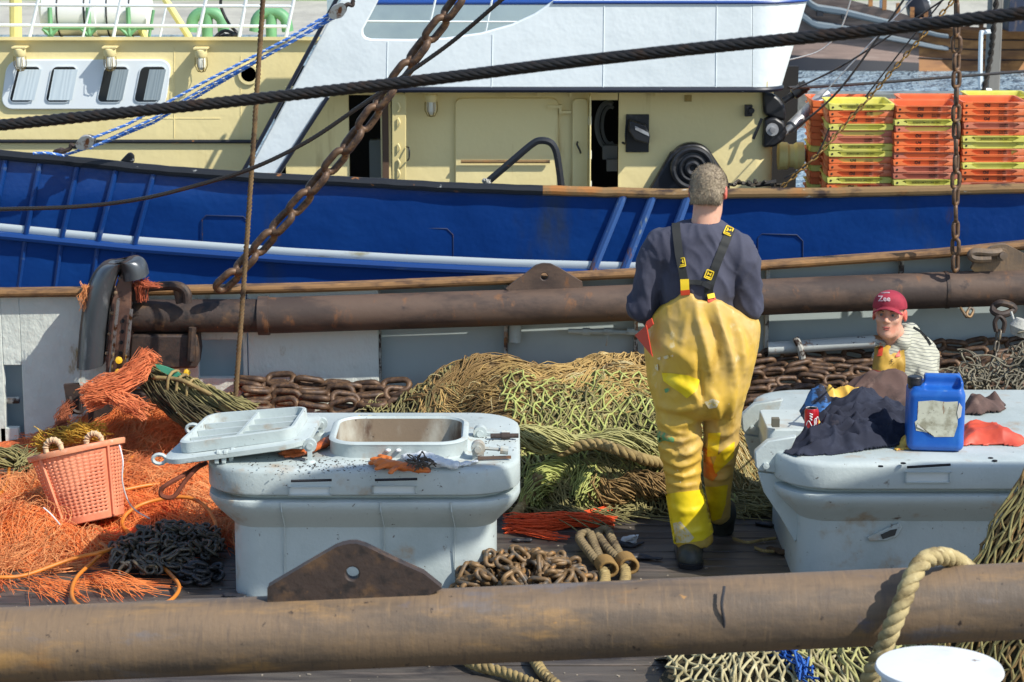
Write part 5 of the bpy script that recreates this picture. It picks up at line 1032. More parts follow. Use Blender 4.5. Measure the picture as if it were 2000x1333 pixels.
g = strands([PZ(1500, 1268, .2), PZ(1540, 1285, .21), PZ(1565, 1300, .21), PZ(1575, 1330, .2)], .035, 26, .005, 78, 1, .04); tag(mk('blue_twine', g, Mt('blue twine', srgb(40, 92, 170), .8), ang=180), 'blue twine tangled in the pale net below the near beam', 'twine'); g = strands([PZ(1330, 1316, .05), PZ(1350, 1302, .06), PZ(1382, 1308, .06)], .02, 10, .004, 79, 1, .03, 4); tag(mk('blue_twine', g, Mt('blue twine', srgb(40, 92, 170), .8), ang=180), 'small blue twine loop at the left end of the pale net', 'twine')
# grey twine tangle right edge behind the right hatch
g = curls([(P(1900, 738, 12.4), .10, .05), (P(1950, 730, 12.4), .12, .08), (P(2000, 712, 12.4), .13, .12), (P(2030, 695, 12.4), .12, .14)], 170, .0052, 81); tag(mk('net_roll', g, Mt('grey twine', srgb(128, 122, 104), .9, layers=[(srgb(84, 80, 68), 8, .45, .6)]), ang=180), 'tangle of grey twine behind the right hatch at the picture edge', 'twine')
g = G(); c = P(1993, 640, 12.6); g.lathe([(0, -.05), (.04, -.045), (.06, 0), (.04, .045), (0, .05)], c, (.3, 0, 1), 14); g.tube([P(1975, 610, 12.7), P(1990, 655, 12.6)], .008, 6); tag(mk('rope_ball', g, Mt('grey cord ball', srgb(168, 168, 160), .9, bump=(70, .8, .006))), 'grey cord ball hanging at the right edge above the stacked chains', 'float')
# ---------------------------------------------------------------- fish crates
ccol = {'o': Mt('orange crate', srgb(228, 118, 62), .5, layers=[(srgb(214, 102, 54), 4, .42, .65), (srgb(226, 146, 108), 7, .55, .72)], rnd=.12),
        'p': Mt('faded crate', srgb(196, 116, 88), .6, layers=[(srgb(176, 96, 72), 4, .42, .65), (srgb(214, 150, 120), 7, .58, .74)], rnd=.10),
        'y': Mt('yellow crate', srgb(220, 214, 112), .5, layers=[(srgb(206, 200, 84), 4, .42, .65)], rnd=.06)}
ink = Mt('stencil ink', (.02, .015, .012), .7)
CW, CL, CH, CP = .452, .44, .21, .0462
def crate_mesh(mat):
    g = G()
    rg = lambda i, z: rr_ring(0, CL/2, CW-2*i, CL-2*i, .03, z, 3)
    # tub (open), then the stiff rim skirt with its flange
    g.loft([rg(.030, -.165), rg(.030, -.17), rg(.012, -.012), rg(.0, -.008), rg(.0, 0), rg(.014, 0), rg(.018, -.012), rg(.036, -.158)], False, False)
    g.add([Vector((x, y, -.162)) for x, y in ((-.19, .03), (.19, .03), (.19, CL-.03), (-.19, CL-.03))], [(0, 1, 2, 3)])
    for s in (-1, 1):                                   # corner blocks of the end face leave a trapezoid panel between them
        q = [(s*.224, -.006), (s*.145, -.006), (s*.165, -.014), (s*.125, -.036), (s*.125, -.042), (s*.219, -.042)]
        g.prism([Vector((x, -.004, z)) for x, z in q], (0, .018, 0))
        q2 = [(.02, -.006), (.25, -.006), (.20, -.042), (.02, -.042)]
        g.prism([Vector((s*(CW/2+.003), y, z)) for y, z in q2], (-s*.016, 0, 0))
    g.box((0, .006, -.003), (.30, .018, .006)); g.box((0, .004, -.0405), (.26, .012, .005))
    me = bpy.data.meshes.new('fish_crate'); me.from_pydata([tuple(v) for v in g.V], [], g.F); me.materials.append(mat)
    return me
CM = {k: crate_mesh(m) for k, m in ccol.items()}
def lettering_mesh(kind):
    g = G()
    if kind == 'y': g.add(*text('EIGENDOM P.O. URK 2001', .0165, Matrix.Translation((.0, .0075, -.0245)) @ FACE, .0002))
    else:
        g.add(*text('P.O. URK', .014, Matrix.Translation((.055, .0075, -.018)) @ FACE, .0002)); g.add(*text('JAAR 2002', .013, Matrix.Translation((.055, .0075, -.031)) @ FACE, .0002))
    if kind != 'p': g.add(*text('Od' if kind == 'o' else 'O', .030, Matrix.Translation((-.055 if kind == 'o' else -.15, .0075, -.0245)) @ FACE, .0012))
    me = bpy.data.meshes.new('lettering'); me.from_pydata([tuple(v) for v in g.V], [], g.F); me.materials.append(ink); return me
LM = {k: lettering_mesh(k) for k in 'oyp'}
gd = G(); gd.lathe([(0, 0), (.0075, 0), (.0075, .002), (0, .002)], (-.198, -.0045, -.024), (0, -1, 0), 10); DM = bpy.data.meshes.new('corner_hole'); DM.from_pydata([tuple(v) for v in gd.V], [], gd.F); DM.materials.append(ink)
ORD = ['topmost', 'second', 'third', 'fourth', 'fifth', 'sixth', 'seventh', 'eighth', 'ninth', 'tenth', 'eleventh', 'twelfth', 'thirteenth', 'fourteenth', 'fifteenth', 'sixteenth', 'seventeenth']
CN = {'o': 'orange', 'p': 'faded salmon', 'y': 'yellow'}
rr = random.Random(4)
def stack(px, pytop, Y, seq, where, text_=True):
    top = P(px, pytop, Y); n = len(seq)
    for i, c in enumerate(seq):
        o = tag(link('fish_crate', CM[c]), f'{CN[c]} fish crate, {ORD[i]} of {where}', 'crate', 'fish crates stacked on the blue trawler')
        o.location = (top.x + rr.uniform(-.006, .006), Y + rr.uniform(-.008, .008), top.z - CP*i); o.rotation_euler = (0, 0, rr.uniform(-.012, .012))
        if text_:
            if rr.random() < .92: l = link('lettering', LM[c], o)
            l = link('corner_hole', DM, o)
stack(1684, 203, 16.55, 'yooyppyyoooyo' + 'opo', 'the front stack left of the golden chain foot')
stack(1813, 207, 16.5, 'ooypooopoppy' + 'oop', 'the middle front stack behind the hanging chain')
stack(1946, 200, 16.5, 'ooopoyyooyoop' + 'oyo', 'the right front stack at the picture edge')
stack(1648, 197, 17.06, 'oooooooyooyooyo', 'the back stack showing left of the front ones', False)
stack(1826, 196, 17.04, 'ooopo', 'the back stack behind the middle one', False)
stack(1960, 190, 17.04, 'yoypo', 'the back stack behind the right one', False)
stack(2090, 196, 16.9, 'yooypoop', 'the outermost stack past the right edge', False)

# ---------------------------------------------------------------- orange basket
bp = Mt('orange basket plastic', srgb(228, 146, 110), .5, layers=[(srgb(216, 126, 92), 5, .42, .65), (srgb(234, 150, 116), 9, .58, .74)])
bk = thing('basket', 'orange perforated plastic basket with rope handles standing tilted on the orange fibres', 'basket', PZ(168, 1035, .05))
c0 = PZ(170, 1034, .06); c1 = P(141, 889, 10.86); axis = (c1 - c0); hgt = .365; ax = Vector((-.22, .24, 1)).normalized(); qb = ax.to_track_quat('Z', 'Y'); c0 = PZ(170, 1030, .05) + Vector((0, .12, 0))
def bpnt(a, t, dr=0.0):
    r = .165 + (.228 - .165)*t + dr; return c0 + qb @ Vector((r*math.cos(a), r*math.sin(a), hgt*t))
g = G(); NA = 84; rows = []; t = .05
rows = [0, .07]
for k in range(17): rows += [.07 + .0475*k + .030, .07 + .0475*(k+1)]
rows += [1.0]
V = [bpnt(6.28318*i/NA, tt) for tt in rows for i in range(NA)]; F = []
for j in range(len(rows)-1):
    hole = (j >= 1 and j % 2 == 0 and j < len(rows)-2)
    for i in range(NA):
        if hole and i % 2 == 0 and (i % 21) > 1: continue
        F.append((j*NA+i, j*NA+(i+1) % NA, (j+1)*NA+(i+1) % NA, (j+1)*NA+i))
F.append(tuple(range(NA))); g.add(V, F); wl = mk('wall', g, bp, bk, 60); so = wl.modifiers.new('solid', 'SOLIDIFY'); so.thickness = .005
g = G(); A_ = np.linspace(0, 6.28318, 49)[:-1]
ring = [[bpnt(a, t_, d_) for a in A_] for (t_, d_) in ((.93, .003), (.935, .016), (1.0, .018), (1.015, .012), (1.015, -.004), (.98, -.006))]
g.loft(ring, False, False); mk('rim', g, Mt('worn basket rim', srgb(222, 150, 110), .5, layers=[(srgb(206, 120, 84), 6, .45, .65), (srgb(226, 190, 160), 12, .56, .7)]), bk, 60)
for a in (.15, 1.75, 3.25, 4.85):
    g = G(); g.tube([bpnt(a, .02, .006), bpnt(a, .94, .006)], .010, 6); mk('rib', g, bp, bk, 60)
for a in (.55, 3.75):
    g = G(); c = bpnt(a, 1.02, .0); d = qb @ Vector((-math.sin(a), math.cos(a), 0)); up = qb @ Vector((0, 0, 1)); pts = [c + d*.042*math.cos(q) + up*(.045*math.sin(q) + .008) for q in np.linspace(-.4, 3.54, 14)]
    g.tube(pts, .013, 8)
    for k in range(7): g.tube([c + d*(.042 + .014*math.cos(q))*math.cos(.3 + k*.42) + up*((.042 + .014*math.cos(q))*math.sin(.3 + k*.42) + .01) + (qb @ Vector((math.cos(a), math.sin(a), 0)))*.016*math.sin(q) for q in np.linspace(0, 6.28, 9)[:-1]], .0035, 4, closed=True)
    mk('rope_handle', g, Mt('pale handle rope', srgb(206, 176, 140), .9, bump=(60, .7, .003)), bk, 180)
wt = Mt('white string', (.75, .72, .72), .8)
g = G(); g.tube(spline([P(233, 870, 10.75), P(240, 900, 10.7), P(239, 940, 10.7), P(250, 978, 10.75), P(266, 998, 10.8), P(292, 1013, 10.85)], 5), .0035, 5); tag(mk('string', g, wt), 'white string hanging from the basket rim down to the dark chain heap', 'string')
g = G(); q = [P(85, 992, 10.6), P(98, 1003, 10.58), P(108, 1014, 10.58), P(117, 1025, 10.6)]; g.tube(spline(q, 4), .0032, 5); tag(mk('string', g, wt), 'short white string stuck in the holes of the orange basket wall', 'string')
# orange hoses
hose = Mt('orange hose', srgb(206, 124, 44), .45, layers=[(srgb(160, 92, 36), 6, .5, .68)])
def hoseq(label, px):
    g = G(); q = []
    for i, (x, y) in enumerate(px):
        p = PZ(x, y, .1); h = max(.03, HO(p.x, p.y) + .075); p = PZ(x, y, h); h = max(.03, HO(p.x, p.y) + .075); q.append(PZ(x, y, h))
    g.tube(spline(q, 6), .0095, 8); return tag(mk('hose', g, hose, ang=180), label, 'hose')
hoseq('orange hose running from the left edge and looping back over the dark chain heap', [(-40, 1126), (0, 1128), (52, 1123), (140, 1092), (196, 1079), (238, 1065), (250, 1046), (238, 1023), (252, 1000), (290, 981), (350, 971), (388, 980), (413, 1006), (422, 1037), (402, 1060), (350, 1068), (312, 1072)])
hoseq('orange hose crossing the dark chain heap down to the near beam', [(240, 1030), (254, 1042), (280, 1062), (297, 1093), (329, 1118), (350, 1146), (337, 1170), (312, 1182)])
hoseq('orange hose end looping on the deck below the basket', [(196, 1062), (207, 1072), (182, 1097), (150, 1128), (140, 1158), (150, 1180), (178, 1190)])
hoseq('orange hose lying on the fibres at the left edge above the basket foot', [(-30, 985), (20, 996), (60, 1000), (110, 992)])
hoseq('orange hose curving from the basket top right to the hatch', [(232, 950), (250, 905), (262, 890)])
hoseq('orange hose behind the basket passing to the red rope loop', [(240, 958), (290, 948), (340, 946), (352, 962)])
hoseq('orange hose curling down the left picture edge beside the basket', [(18, 915), (14, 940), (2, 962), (-20, 980)])
g = G(); g.tube(spline([PZ(392, 908, .55), P(365, 925, 10.45), P(330, 945, 10.4), P(314, 958, 10.4), P(318, 970, 10.4), P(340, 970, 10.4), P(362, 940, 10.42), P(385, 915, 10.45), PZ(402, 905, .56)], 5), .011, 7); tag(mk('rope', g, Mt('red brown rope', srgb(112, 56, 34), .8, bump=(90, .7, .003))), 'red brown rope loop hanging from under the open hatch cover', 'rope')

# ---------------------------------------------------------------- jerrycan and drink can
JZ = .634; jc = PZ(1832, 884, JZ); jw, jd, jh = .128, .118, .325; jy = jc.y + jd
can_ = thing('jerrycan', 'blue plastic jerrycan with torn white label and black cap on the right hatch', 'jerrycan', (jc.x, jy, JZ))
rotj = -.10
def jsdf(X, Y, Z):
    x = X*math.cos(-rotj) - Y*math.sin(-rotj); y = X*math.sin(-rotj) + Y*math.cos(-rotj)
    b = rbox(x, y, Z, (0, 0, jh/2 - .02), (jw, jd, jh/2 - .02), .032)
    b = np.maximum(b, -(rbox(x, y, Z, (0, 0, .14), (jw*.72, jd+.004, .085), .02)) - 0*x + 0) if False else b
    top = rbox(x, y, Z, (.005, 0, jh - .035), (jw*.88, jd*.92, .05), .03); b = smin(b, top, .02)
    hole = cap(x, y, Z, (-.03, 0, jh - .018), (.075, 0, jh - .018), .021, .021)
    scoop = np.minimum(rbox(x, y, Z, (.02, .07, jh - .005), (.082, .045, .032), .02), rbox(x, y, Z, (.02, -.072, jh - .005), (.082, .042, .032), .02))
    sc2 = rbox(x, y, Z, (-.10, 0, jh), (.045, .2, .030), .02)
    b = -smin(-b, scoop, .012); b = -smin(-b, sc2, .012); b = np.maximum(b, -hole)
    return b
g = surfnet(jsdf, (-.17, -.16, -.02), (.17, .16, .36), .0055); g.V = [(v[0] + jc.x, v[1] + jy, v[2] + JZ) for v in g.V]
mk('can_body', g, Mt('blue plastic', (.012, .10, .42), .33, layers=[((.03, .16, .50), 5, .5, .7), ((.10, .2, .42), (14, 14, 40), .66, .74)], bump=(30, .08, .002), spec=.5), can_, 180)
RJ = Matrix.Rotation(rotj, 3, 'Z')
g = G(); cc = Vector((jc.x, jy, JZ)) + RJ @ Vector((-.098, -.04, jh - .045)); g.lathe([(.03, 0), (.03, .02), (.034, .02), (.034, .05), (.030, .055), (0, .055)], cc, n=24); mk('screw_cap', g, MAT['black'], can_, bev=.0015)
g = G(); lab = [(-.085, .235), (-.02, .242), (.04, .236), (.092, .240), (.095, .13), (.08, .075), (-.005, .072), (-.04, .092), (-.09, .10), (-.097, .14), (-.086, .15)]
g.prism([Vector((jc.x, jy, JZ)) + RJ @ Vector((x, -jd - .0015, z)) for x, z in lab], (0, .001, 0))
lb = mk('torn_label', g, Mt('weathered paper', srgb(196, 196, 176), .8, layers=[(srgb(150, 146, 124), 14, .45, .65), (srgb(128, 78, 40), (26, 26, 8), .64, .70), (srgb(84, 84, 74), 60, .62, .68)]), can_)
g = G(); g.prism([Vector((jc.x, jy, JZ)) + RJ @ Vector((x, -jd - .004, z)) for x, z in ((.098, .235), (.112, .215), (.108, .17), (.096, .16), (.09, .19))], (0, .002, 0)); g.prism([Vector((jc.x, jy, JZ)) + RJ @ Vector((x, -jd - .005, z)) for x, z in ((-.085, .13), (-.03, .085), (-.005, .074), (-.05, .10), (-.088, .118))], (0, .002, 0)); mk('label_curl', g, Mt('pale paper', (.62, .60, .54), .8), lb)
g = G(); kp = PZ(1586, 846, .655); g.lathe([(.024, 0), (.033, .012), (.033, .098), (.026, .112), (.027, .114), (.024, .112), (.022, .108), (0, .108)], kp + Vector((0, .03, .0)), n=28)
tin = thing('drink_can', 'red drink can with white script standing in the navy clothes', 'can', kp + Vector((0, .03, 0)))
g2 = G(); g2.lathe([(.024, .0), (.0332, .012), (.0332, .098), (.027, .111)], kp + Vector((0, .03, .0)), n=28); mk('can_body', g2, Mt('red can', srgb(176, 22, 34), .3, .3), tin, 60)
g2 = G(); g2.lathe([(.027, .111), (.028, .114), (.025, .113), (.023, .109), (0, .109)], kp + Vector((0, .03, .0)), n=28); mk('can_rim', g2, MAT['steel'], tin, 60)
def canp(a, z, o=.0006): return kp + Vector((0, .03, 0)) + Vector(((.0332+o)*math.sin(a), -(.0332+o)*math.cos(a), z))
g2 = G(); g2.tube([canp(-.9 + k*.09, .035 + .018*math.sin(k*.42) + .0012*k) for k in range(24)], .0022, 5); g2.tube([canp(-.2 + .25*math.sin(k*.8)*(.5 + k*.02), .06 + .0016*k) for k in range(22)], .0022, 5); g2.tube([canp(.45 + .2*math.cos(k*.7), .055 + .015*math.sin(k*.7)) for k in range(10)], .002, 5); mk('white_script', g2, MAT['canister'], tin)

# ---------------------------------------------------------------- clothes on the right hatch
def cloth(name, label, caps_, mat, amp=.012, sc=14, k=.018, h=.0085, seed=0, extra=None, cat='clothes'):
    """crumpled cloth: rolls of fabric (pixel, pixel, height, radius) melted together, then creased"""
    C = []
    for (a, b2, ra, rb) in caps_:
        pa, pb = PZ(a[0], a[1], .634 + a[2]), PZ(b2[0], b2[1], .634 + b2[2]); C.append((pa, pb, ra, rb))
    A = np.array([tuple(c[i]) for c in C for i in (0, 1)]); lo = A.min(0) - .1; hi = A.max(0) + .1; lo[2] = .625
    def f(X, Y, Z):
        return np.maximum(smins([cap(X, Y, Z, c[0], c[1], c[2], c[3], (1, 1, .75)) for c in C], k), .636 - Z)
    g = surfnet(f, lo, hi, h)
    def w_(p, n):
        r1 = 1 - abs(nz(p, sc, seed)); r2 = 1 - abs(nz((p[0] + .3*p[1], p[1], p[2]*1.5), sc*2.1, seed+4))
        return (amp*(r1**3 - .5) + amp*.5*(r2**3 - .45)) * min(1, (p[2] - .636)/.02)
    wrinkle(g, w_); return tag(mk(name, g, mat, ang=180), label, cat)
navyc = Mt('navy cloth', (.010, .013, .028), .9, layers=[((.020, .025, .046), 9, .45, .65), ((.07, .06, .07), 6, .66, .78)], bump=[(300, .3, .001), (30, .3, .004)])
brn = Mt('brown cloth', srgb(88, 68, 62), .9, layers=[(srgb(66, 52, 48), 8, .45, .65), (srgb(110, 90, 82), 12, .58, .72)], bump=[(260, .3, .001), (30, .3, .004)])
yelc = Mt('yellow oilcloth', srgb(220, 176, 72), .5, layers=[(srgb(196, 150, 58), 6, .45, .65)])
def pile(name, label, poly, humps, mat, fold=.03, sc=7.0, ang=0.0, seed=0, base=.0, step=.0065, edge=.035, cat='clothes'):
    """crumpled cloth lying on the lid: an outline in pixels, humps (px, py, radius m, height m), sharp folds along ang"""
    W = [PZ(x, y, .634) for x, y in poly]; pl = [(p.x, p.y) for p in W]; H = [(PZ(x, y, .634), r, h) for x, y, r, h in humps]
    xs = np.arange(min(p[0] for p in pl) - .03, max(p[0] for p in pl) + .03, step); ys = np.arange(min(p[1] for p in pl) - .03, max(p[1] for p in pl) + .03, step)
    ca, sa = math.cos(ang), math.sin(ang); I = {}; g = G(); V = []
    def dist(x, y):
        best = 9; n = len(pl)
        for i in range(n):
            (x1, y1), (x2, y2) = pl[i-1], pl[i]; dx, dy = x2-x1, y2-y1; t = max(0, min(1, ((x-x1)*dx + (y-y1)*dy)/(dx*dx+dy*dy+1e-12))); best = min(best, (x-x1-t*dx)**2 + (y-y1-t*dy)**2)
        return math.sqrt(best)*(1 if inside0(pl, x, y) else -1)
    for i, x in enumerate(xs):
        for j, y in enumerate(ys):
            d = dist(x + .016*nz((x, y, 0), 16, seed), y + .016*nz((x, y, 3), 16, seed+2))
            if d < -.004: continue
            u, v = x*ca + y*sa, -x*sa + y*ca; wx = .06*nz((x, y, 0), 5, seed+5); wy = .06*nz((x, y, 7), 5, seed+6)
            e = 1 - math.exp(-max(0, d + .004)/edge); z = base + sum(h*math.exp(-(((x-p.x)**2 + (y-p.y)**2)/r**2)) for p, r, h in H)
            f1 = 1 - abs(nz((u*.55 + wx, v + wy, 0), sc, seed)); f2 = 1 - abs(nz((u*.7 + wy + 3, v + wx, 1), sc*1.9, seed+3)); f3 = nz((x, y, 0), sc*4, seed+8)
            z += fold*(f1**3.2 - .35) + fold*.5*(f2**3.5 - .3) + fold*.10*f3
            I[i, j] = len(V); V.append(Vector((x - .25*z*sa*0, y, .636 + max(.003, .008 + z)*e)))
    F = [(I[i, j], I[i+1, j], I[i+1, j+1], I[i, j+1]) for (i, j) in I if (i+1, j) in I and (i, j+1) in I and (i+1, j+1) in I]
    g.add(V, F); o = mk(name, g, mat, ang=180); so2 = o.modifiers.new('solid', 'SOLIDIFY'); so2.thickness = .004; so2.offset = -1; return tag(o, label, cat)
def inside0(poly, x, y):
    c = False
    for i in range(len(poly)):
        (x1, y1), (x2, y2) = poly[i], poly[i-1]
        if (y1 > y) != (y2 > y) and x < (x2-x1)*(y-y1)/(y2-y1) + x1: c = not c
    return c
pile('navy_jacket', 'dark navy jacket lying crumpled across the right hatch around the drink can', [(1535, 884), (1545, 868), (1566, 858), (1556, 838), (1560, 812), (1590, 806), (1640, 806), (1700, 800), (1790, 806), (1792, 860), (1770, 872), (1700, 880), (1640, 888), (1560, 892)],
     [(1640, 812, .14, .055), (1720, 818, .16, .065), (1570, 825, .06, .03), (1660, 862, .16, .04), (1740, 850, .12, .035), (1580, 878, .08, .03), (1690, 838, .10, .04), (1586, 846, .05, -.04)], navyc, .085, 7.5, .35, 1)
pile('brown_jacket', 'brown jacket heaped behind the navy one in front of the seated fisherman', [(1608, 800), (1616, 786), (1660, 778), (1720, 772), (1800, 776), (1800, 812), (1700, 812), (1640, 808)],
     [(1660, 792, .12, .07), (1735, 790, .16, .10), (1780, 796, .12, .06), (1700, 800, .14, .05)], brn, .05, 5.5, .5, 4, .0, .008)
pile('brown_sleeve', 'brown sleeve spread on the lid to the right of the jerrycan', [(1880, 812), (1884, 794), (1930, 788), (1948, 782), (1960, 786), (1966, 800), (1950, 806), (1910, 812)], [(1900, 802, .1, .07), (1950, 794, .06, .05)], brn, .035, 6.5, .2, 6)
pile('yellow_oilskin', 'yellow oilskin lining folded between the blue lining and the brown jacket', [(1606, 812), (1600, 800), (1612, 792), (1650, 790), (1690, 794), (1706, 806), (1700, 818), (1650, 816)], [(1650, 802, .10, .11), (1685, 808, .06, .08), (1612, 804, .05, .08)], yelc, .045, 7.5, -.4, 8)
pile('blue_lining', 'blue lined hood at the left end of the clothes pile beside the hinge arm', [(1558, 832), (1560, 810), (1580, 800), (1604, 802), (1640, 806), (1636, 824), (1600, 838)], [(1588, 814, .07, .11), (1615, 816, .07, .10)], Mt('blue cloth', srgb(52, 104, 164), .8, layers=[((.012, .016, .03), (8, 8, 14), .47, .54)]), .04, 8, .9, 10)
pile('red_oilskin', 'orange red oilskin trousers lying right of the blue jerrycan', [(1872, 872), (1872, 842), (1890, 828), (1945, 826), (1952, 842), (1990, 852), (2012, 866), (1985, 872), (1920, 870)], [(1905, 850, .10, .04), (1960, 860, .08, .03), (1884, 866, .05, .03)], Mt('orange red oilcloth', srgb(206, 82, 56), .5, layers=[(srgb(180, 66, 46), 6, .45, .65)]), .035, 6, .3, 12)
pile('yellow_patch_cloth', 'small yellow and red cloth corner sticking out left of the jerrycan foot', [(1752, 880), (1752, 862), (1770, 858), (1792, 862), (1792, 878)], [(1770, 868, .05, .045)], Mt('yellow red cloth', srgb(222, 182, 80), .6, layers=[(srgb(200, 60, 40), (8, 8, 26), .53, .56)]), .02, 12, .1, 14)
pile('yellow_trim', 'thin yellow trim of the blue hood behind the drink can', [(1578, 842), (1584, 830), (1600, 830), (1616, 838), (1612, 844), (1594, 846)], [(1596, 838, .05, .075)], yelc, .015, 12, .1, 15)
# glove, plastic bag and muck on the left hatch
def small(name, label, cat, caps_, mat, z0, k=.01, h=.005, amp=.004, sc=30, flat=.6):
    C = [(PZ(a[0], a[1], z0 + a[2]), PZ(b2[0], b2[1], z0 + b2[2]), ra, rb) for (a, b2, ra, rb) in caps_]
    A = np.array([tuple(c[i]) for c in C for i in (0, 1)]); lo = A.min(0) - .06; hi = A.max(0) + .06; lo[2] = z0 - .004
    g = surfnet(lambda X, Y, Z: np.maximum(smins([cap(X, Y, Z, c[0], c[1], c[2], c[3], (1, 1, flat)) for c in C], k), z0 + .001 - Z), lo, hi, h)
    wrinkle(g, lambda p, n: amp*nz(p, sc, 2) + amp*.6*nz(p, sc*2.2, 5)); return tag(mk(name, g, mat, ang=180), label, cat)
orc = Mt('orange rubber', srgb(206, 110, 40), .5, layers=[(srgb(160, 80, 34), 20, .5, .66)])
small('glove', 'orange rubber glove lying flat on the open hatch in front of the opening', 'glove', [((745, 905, .02), (790, 912, .018), .036, .032), ((790, 912, .018), (832, 920, .01), .03, .022), ((745, 902, .02), (724, 905, .012), .02, .013), ((748, 896, .02), (727, 897, .014), .018, .012), ((752, 910, .02), (736, 916, .012), .018, .012), ((760, 896, .02), (742, 890, .02), .016, .011), ((772, 915, .02), (762, 924, .012), .016, .011)], orc, .633)
small('glove', 'orange brown glove crumpled under the hinge of the open cover', 'glove', [((560, 884, .02), (600, 880, .025), .03, .03), ((600, 880, .025), (632, 868, .02), .03, .022), ((565, 884, .02), (548, 886, .012), .018, .012), ((570, 878, .02), (552, 878, .012), .016, .011), ((590, 886, .02), (575, 892, .012), .016, .011), ((575, 889, .015), (558, 892, .012), .014, .01), ((632, 868, .02), (648, 855, .03), .03, .026)], Mt('brown orange rubber', srgb(176, 88, 40), .5, layers=[(srgb(110, 58, 30), 14, .48, .62)]), .633)
plast = Mt('milky plastic bag', (.78, .82, .84), .25, trans=.35, bump=(40, .5, .006))
small('plastic_bag', 'crumpled translucent plastic bag beside the orange glove on the open hatch', 'bag', [((795, 892, .02), (840, 902, .03), .03, .035), ((840, 902, .025), (890, 908, .015), .035, .026), ((890, 908, .012), (928, 902, .01), .022, .014), ((820, 890, .03), (860, 896, .03), .03, .025)], plast, .633, .014, .006, .012, 24)
small('bottle_tops', 'two white plastic stoppers standing beside the orange glove', 'stopper', [((758, 886, .0), (758, 880, .045), .013, .013), ((778, 886, .0), (778, 880, .045), .013, .013), ((758, 884, .015), (778, 884, .015), .01, .01)], MAT['canister'], .633, .004, .004, 0)
g = G(); rr = random.Random(31)
for k in range(46):
    p = PZ(824 + rr.gauss(0, 9), 902 + rr.gauss(0, 4), .66 + rr.random()*.03); q = [p]; d = Vector((rr.uniform(-1, 1), rr.uniform(-1, 1), rr.uniform(-.4, .5))).normalized()
    for i in range(3): d = (d + Vector((rr.uniform(-.8, .8), rr.uniform(-.8, .8), rr.uniform(-.5, .3)))).normalized(); q.append(q[-1] + d*.016)
    g.tube(q, .0035, 4)
tag(mk('seaweed', g, Mt('grey brown weed', srgb(74, 66, 56), .8)), 'clump of dark weed on the plastic bag beside the glove', 'weed')
g = G()
for k in range(420):
    px = rr.gauss(640, 85); py = rr.gauss(908, 11)
    if rr.random() < .25: px = rr.gauss(960, 28); py = rr.gauss(862, 14)
    if rr.random() < .12: px = rr.uniform(420, 990); py = rr.uniform(895, 930)
    p = PZ(px, py, .6335); s = rr.uniform(.001, .0055)**1; g.box(p, (s*rr.uniform(.6, 2.6), s, s*.35), Matrix.Rotation(rr.random()*3, 3, 'Z'))
tag(mk('dirt_crumbs', g, Mt('dark dirt', srgb(58, 48, 40), .9)), 'dark crumbs of dirt scattered over the open hatch lid', 'dirt', kind='stuff')
# scraps on the deck
g = G()
for k in range(420):
    px = rr.uniform(-20, 2000); py = rr.uniform(1000, 1340); p = PZ(px, py, .002)
    if HN(p.x, p.y) > .01 or HO(p.x, p.y) > 0: continue
    s = rr.uniform(.003, .010); g.box(p, (s*rr.uniform(.6, 2.5), s, s*.4), Matrix.Rotation(rr.random()*3, 3, 'Z'))
tag(mk('deck_scraps', g, Mt('pale scraps', srgb(150, 140, 124), .9)), 'small pale scraps of shell and twine scattered over the deck', 'scraps', kind='stuff')
dkm = Mt('black rubber scrap', (.02, .02, .024), .5)
for (label, pts, mat) in (
    ('black glove like scrap on the deck left of the left boot, upper one', [((1205, 1062), (1235, 1066), .03, .025), ((1235, 1066), (1255, 1060), .02, .012), ((1215, 1056), (1236, 1048), .015, .01)], dkm),
    ('black rubber scrap on the deck left of the left boot, lower one', [((1215, 1092), (1250, 1088), .03, .028), ((1250, 1088), (1290, 1092), .025, .012), ((1222, 1102), (1240, 1112), .025, .018)], dkm),
    ('dark cylinder scrap lying on the deck beside the left hatch', [((1004, 1055), (1034, 1055), .014, .014)], dkm),
    ('black scrap on the deck between the right boot and right hatch', [((1482, 1022), (1504, 1026), .018, .02)], dkm),
    ('brown rag on the deck at the foot of the right hatch', [((1505, 1072), (1530, 1080), .02, .025), ((1530, 1080), (1556, 1072), .025, .015)], Mt('brown rag', srgb(74, 58, 40), .9)),
    ('black scrap at the left foot of the open hatch', [((445, 1162), (475, 1166), .02, .016)], dkm)):
    small('rubber_scrap', label, 'scrap', [((a[0], a[1], .01), (b2[0], b2[1], .01), ra, rb) for (a, b2, ra, rb) in pts], mat, 0.0, .008, .006, .006, 26)
small('plastic_scrap', 'clear plastic scrap standing on the deck left of the fisherman', 'plastic', [((1222, 1055, .03), (1240, 1048, .06), .02, .008), ((1236, 1060, .02), (1246, 1046, .06), .02, .008)], plast, 0.0, .008, .006, .008, 26)
groundrope('short frayed rope end on the deck right of the right boot', [(1432, 1052), (1460, 1060), (1490, 1055), (1515, 1052)], .012, .004, .005, tanrope, .04)
groundrope('short rope scrap beside the brown rag at the right hatch foot', [(1475, 1070), (1490, 1076), (1512, 1078)], .012, .004, .005, tanrope, .04)
g = strands([PZ(1445, 940, .05), PZ(1470, 948, .05), PZ(1495, 958, .02)], .03, 30, .003, 91, 2, .04); tag(mk('net_roll', g, m_pale, ang=180), 'pale shredded twine on the deck below the hinge arms', 'twine')
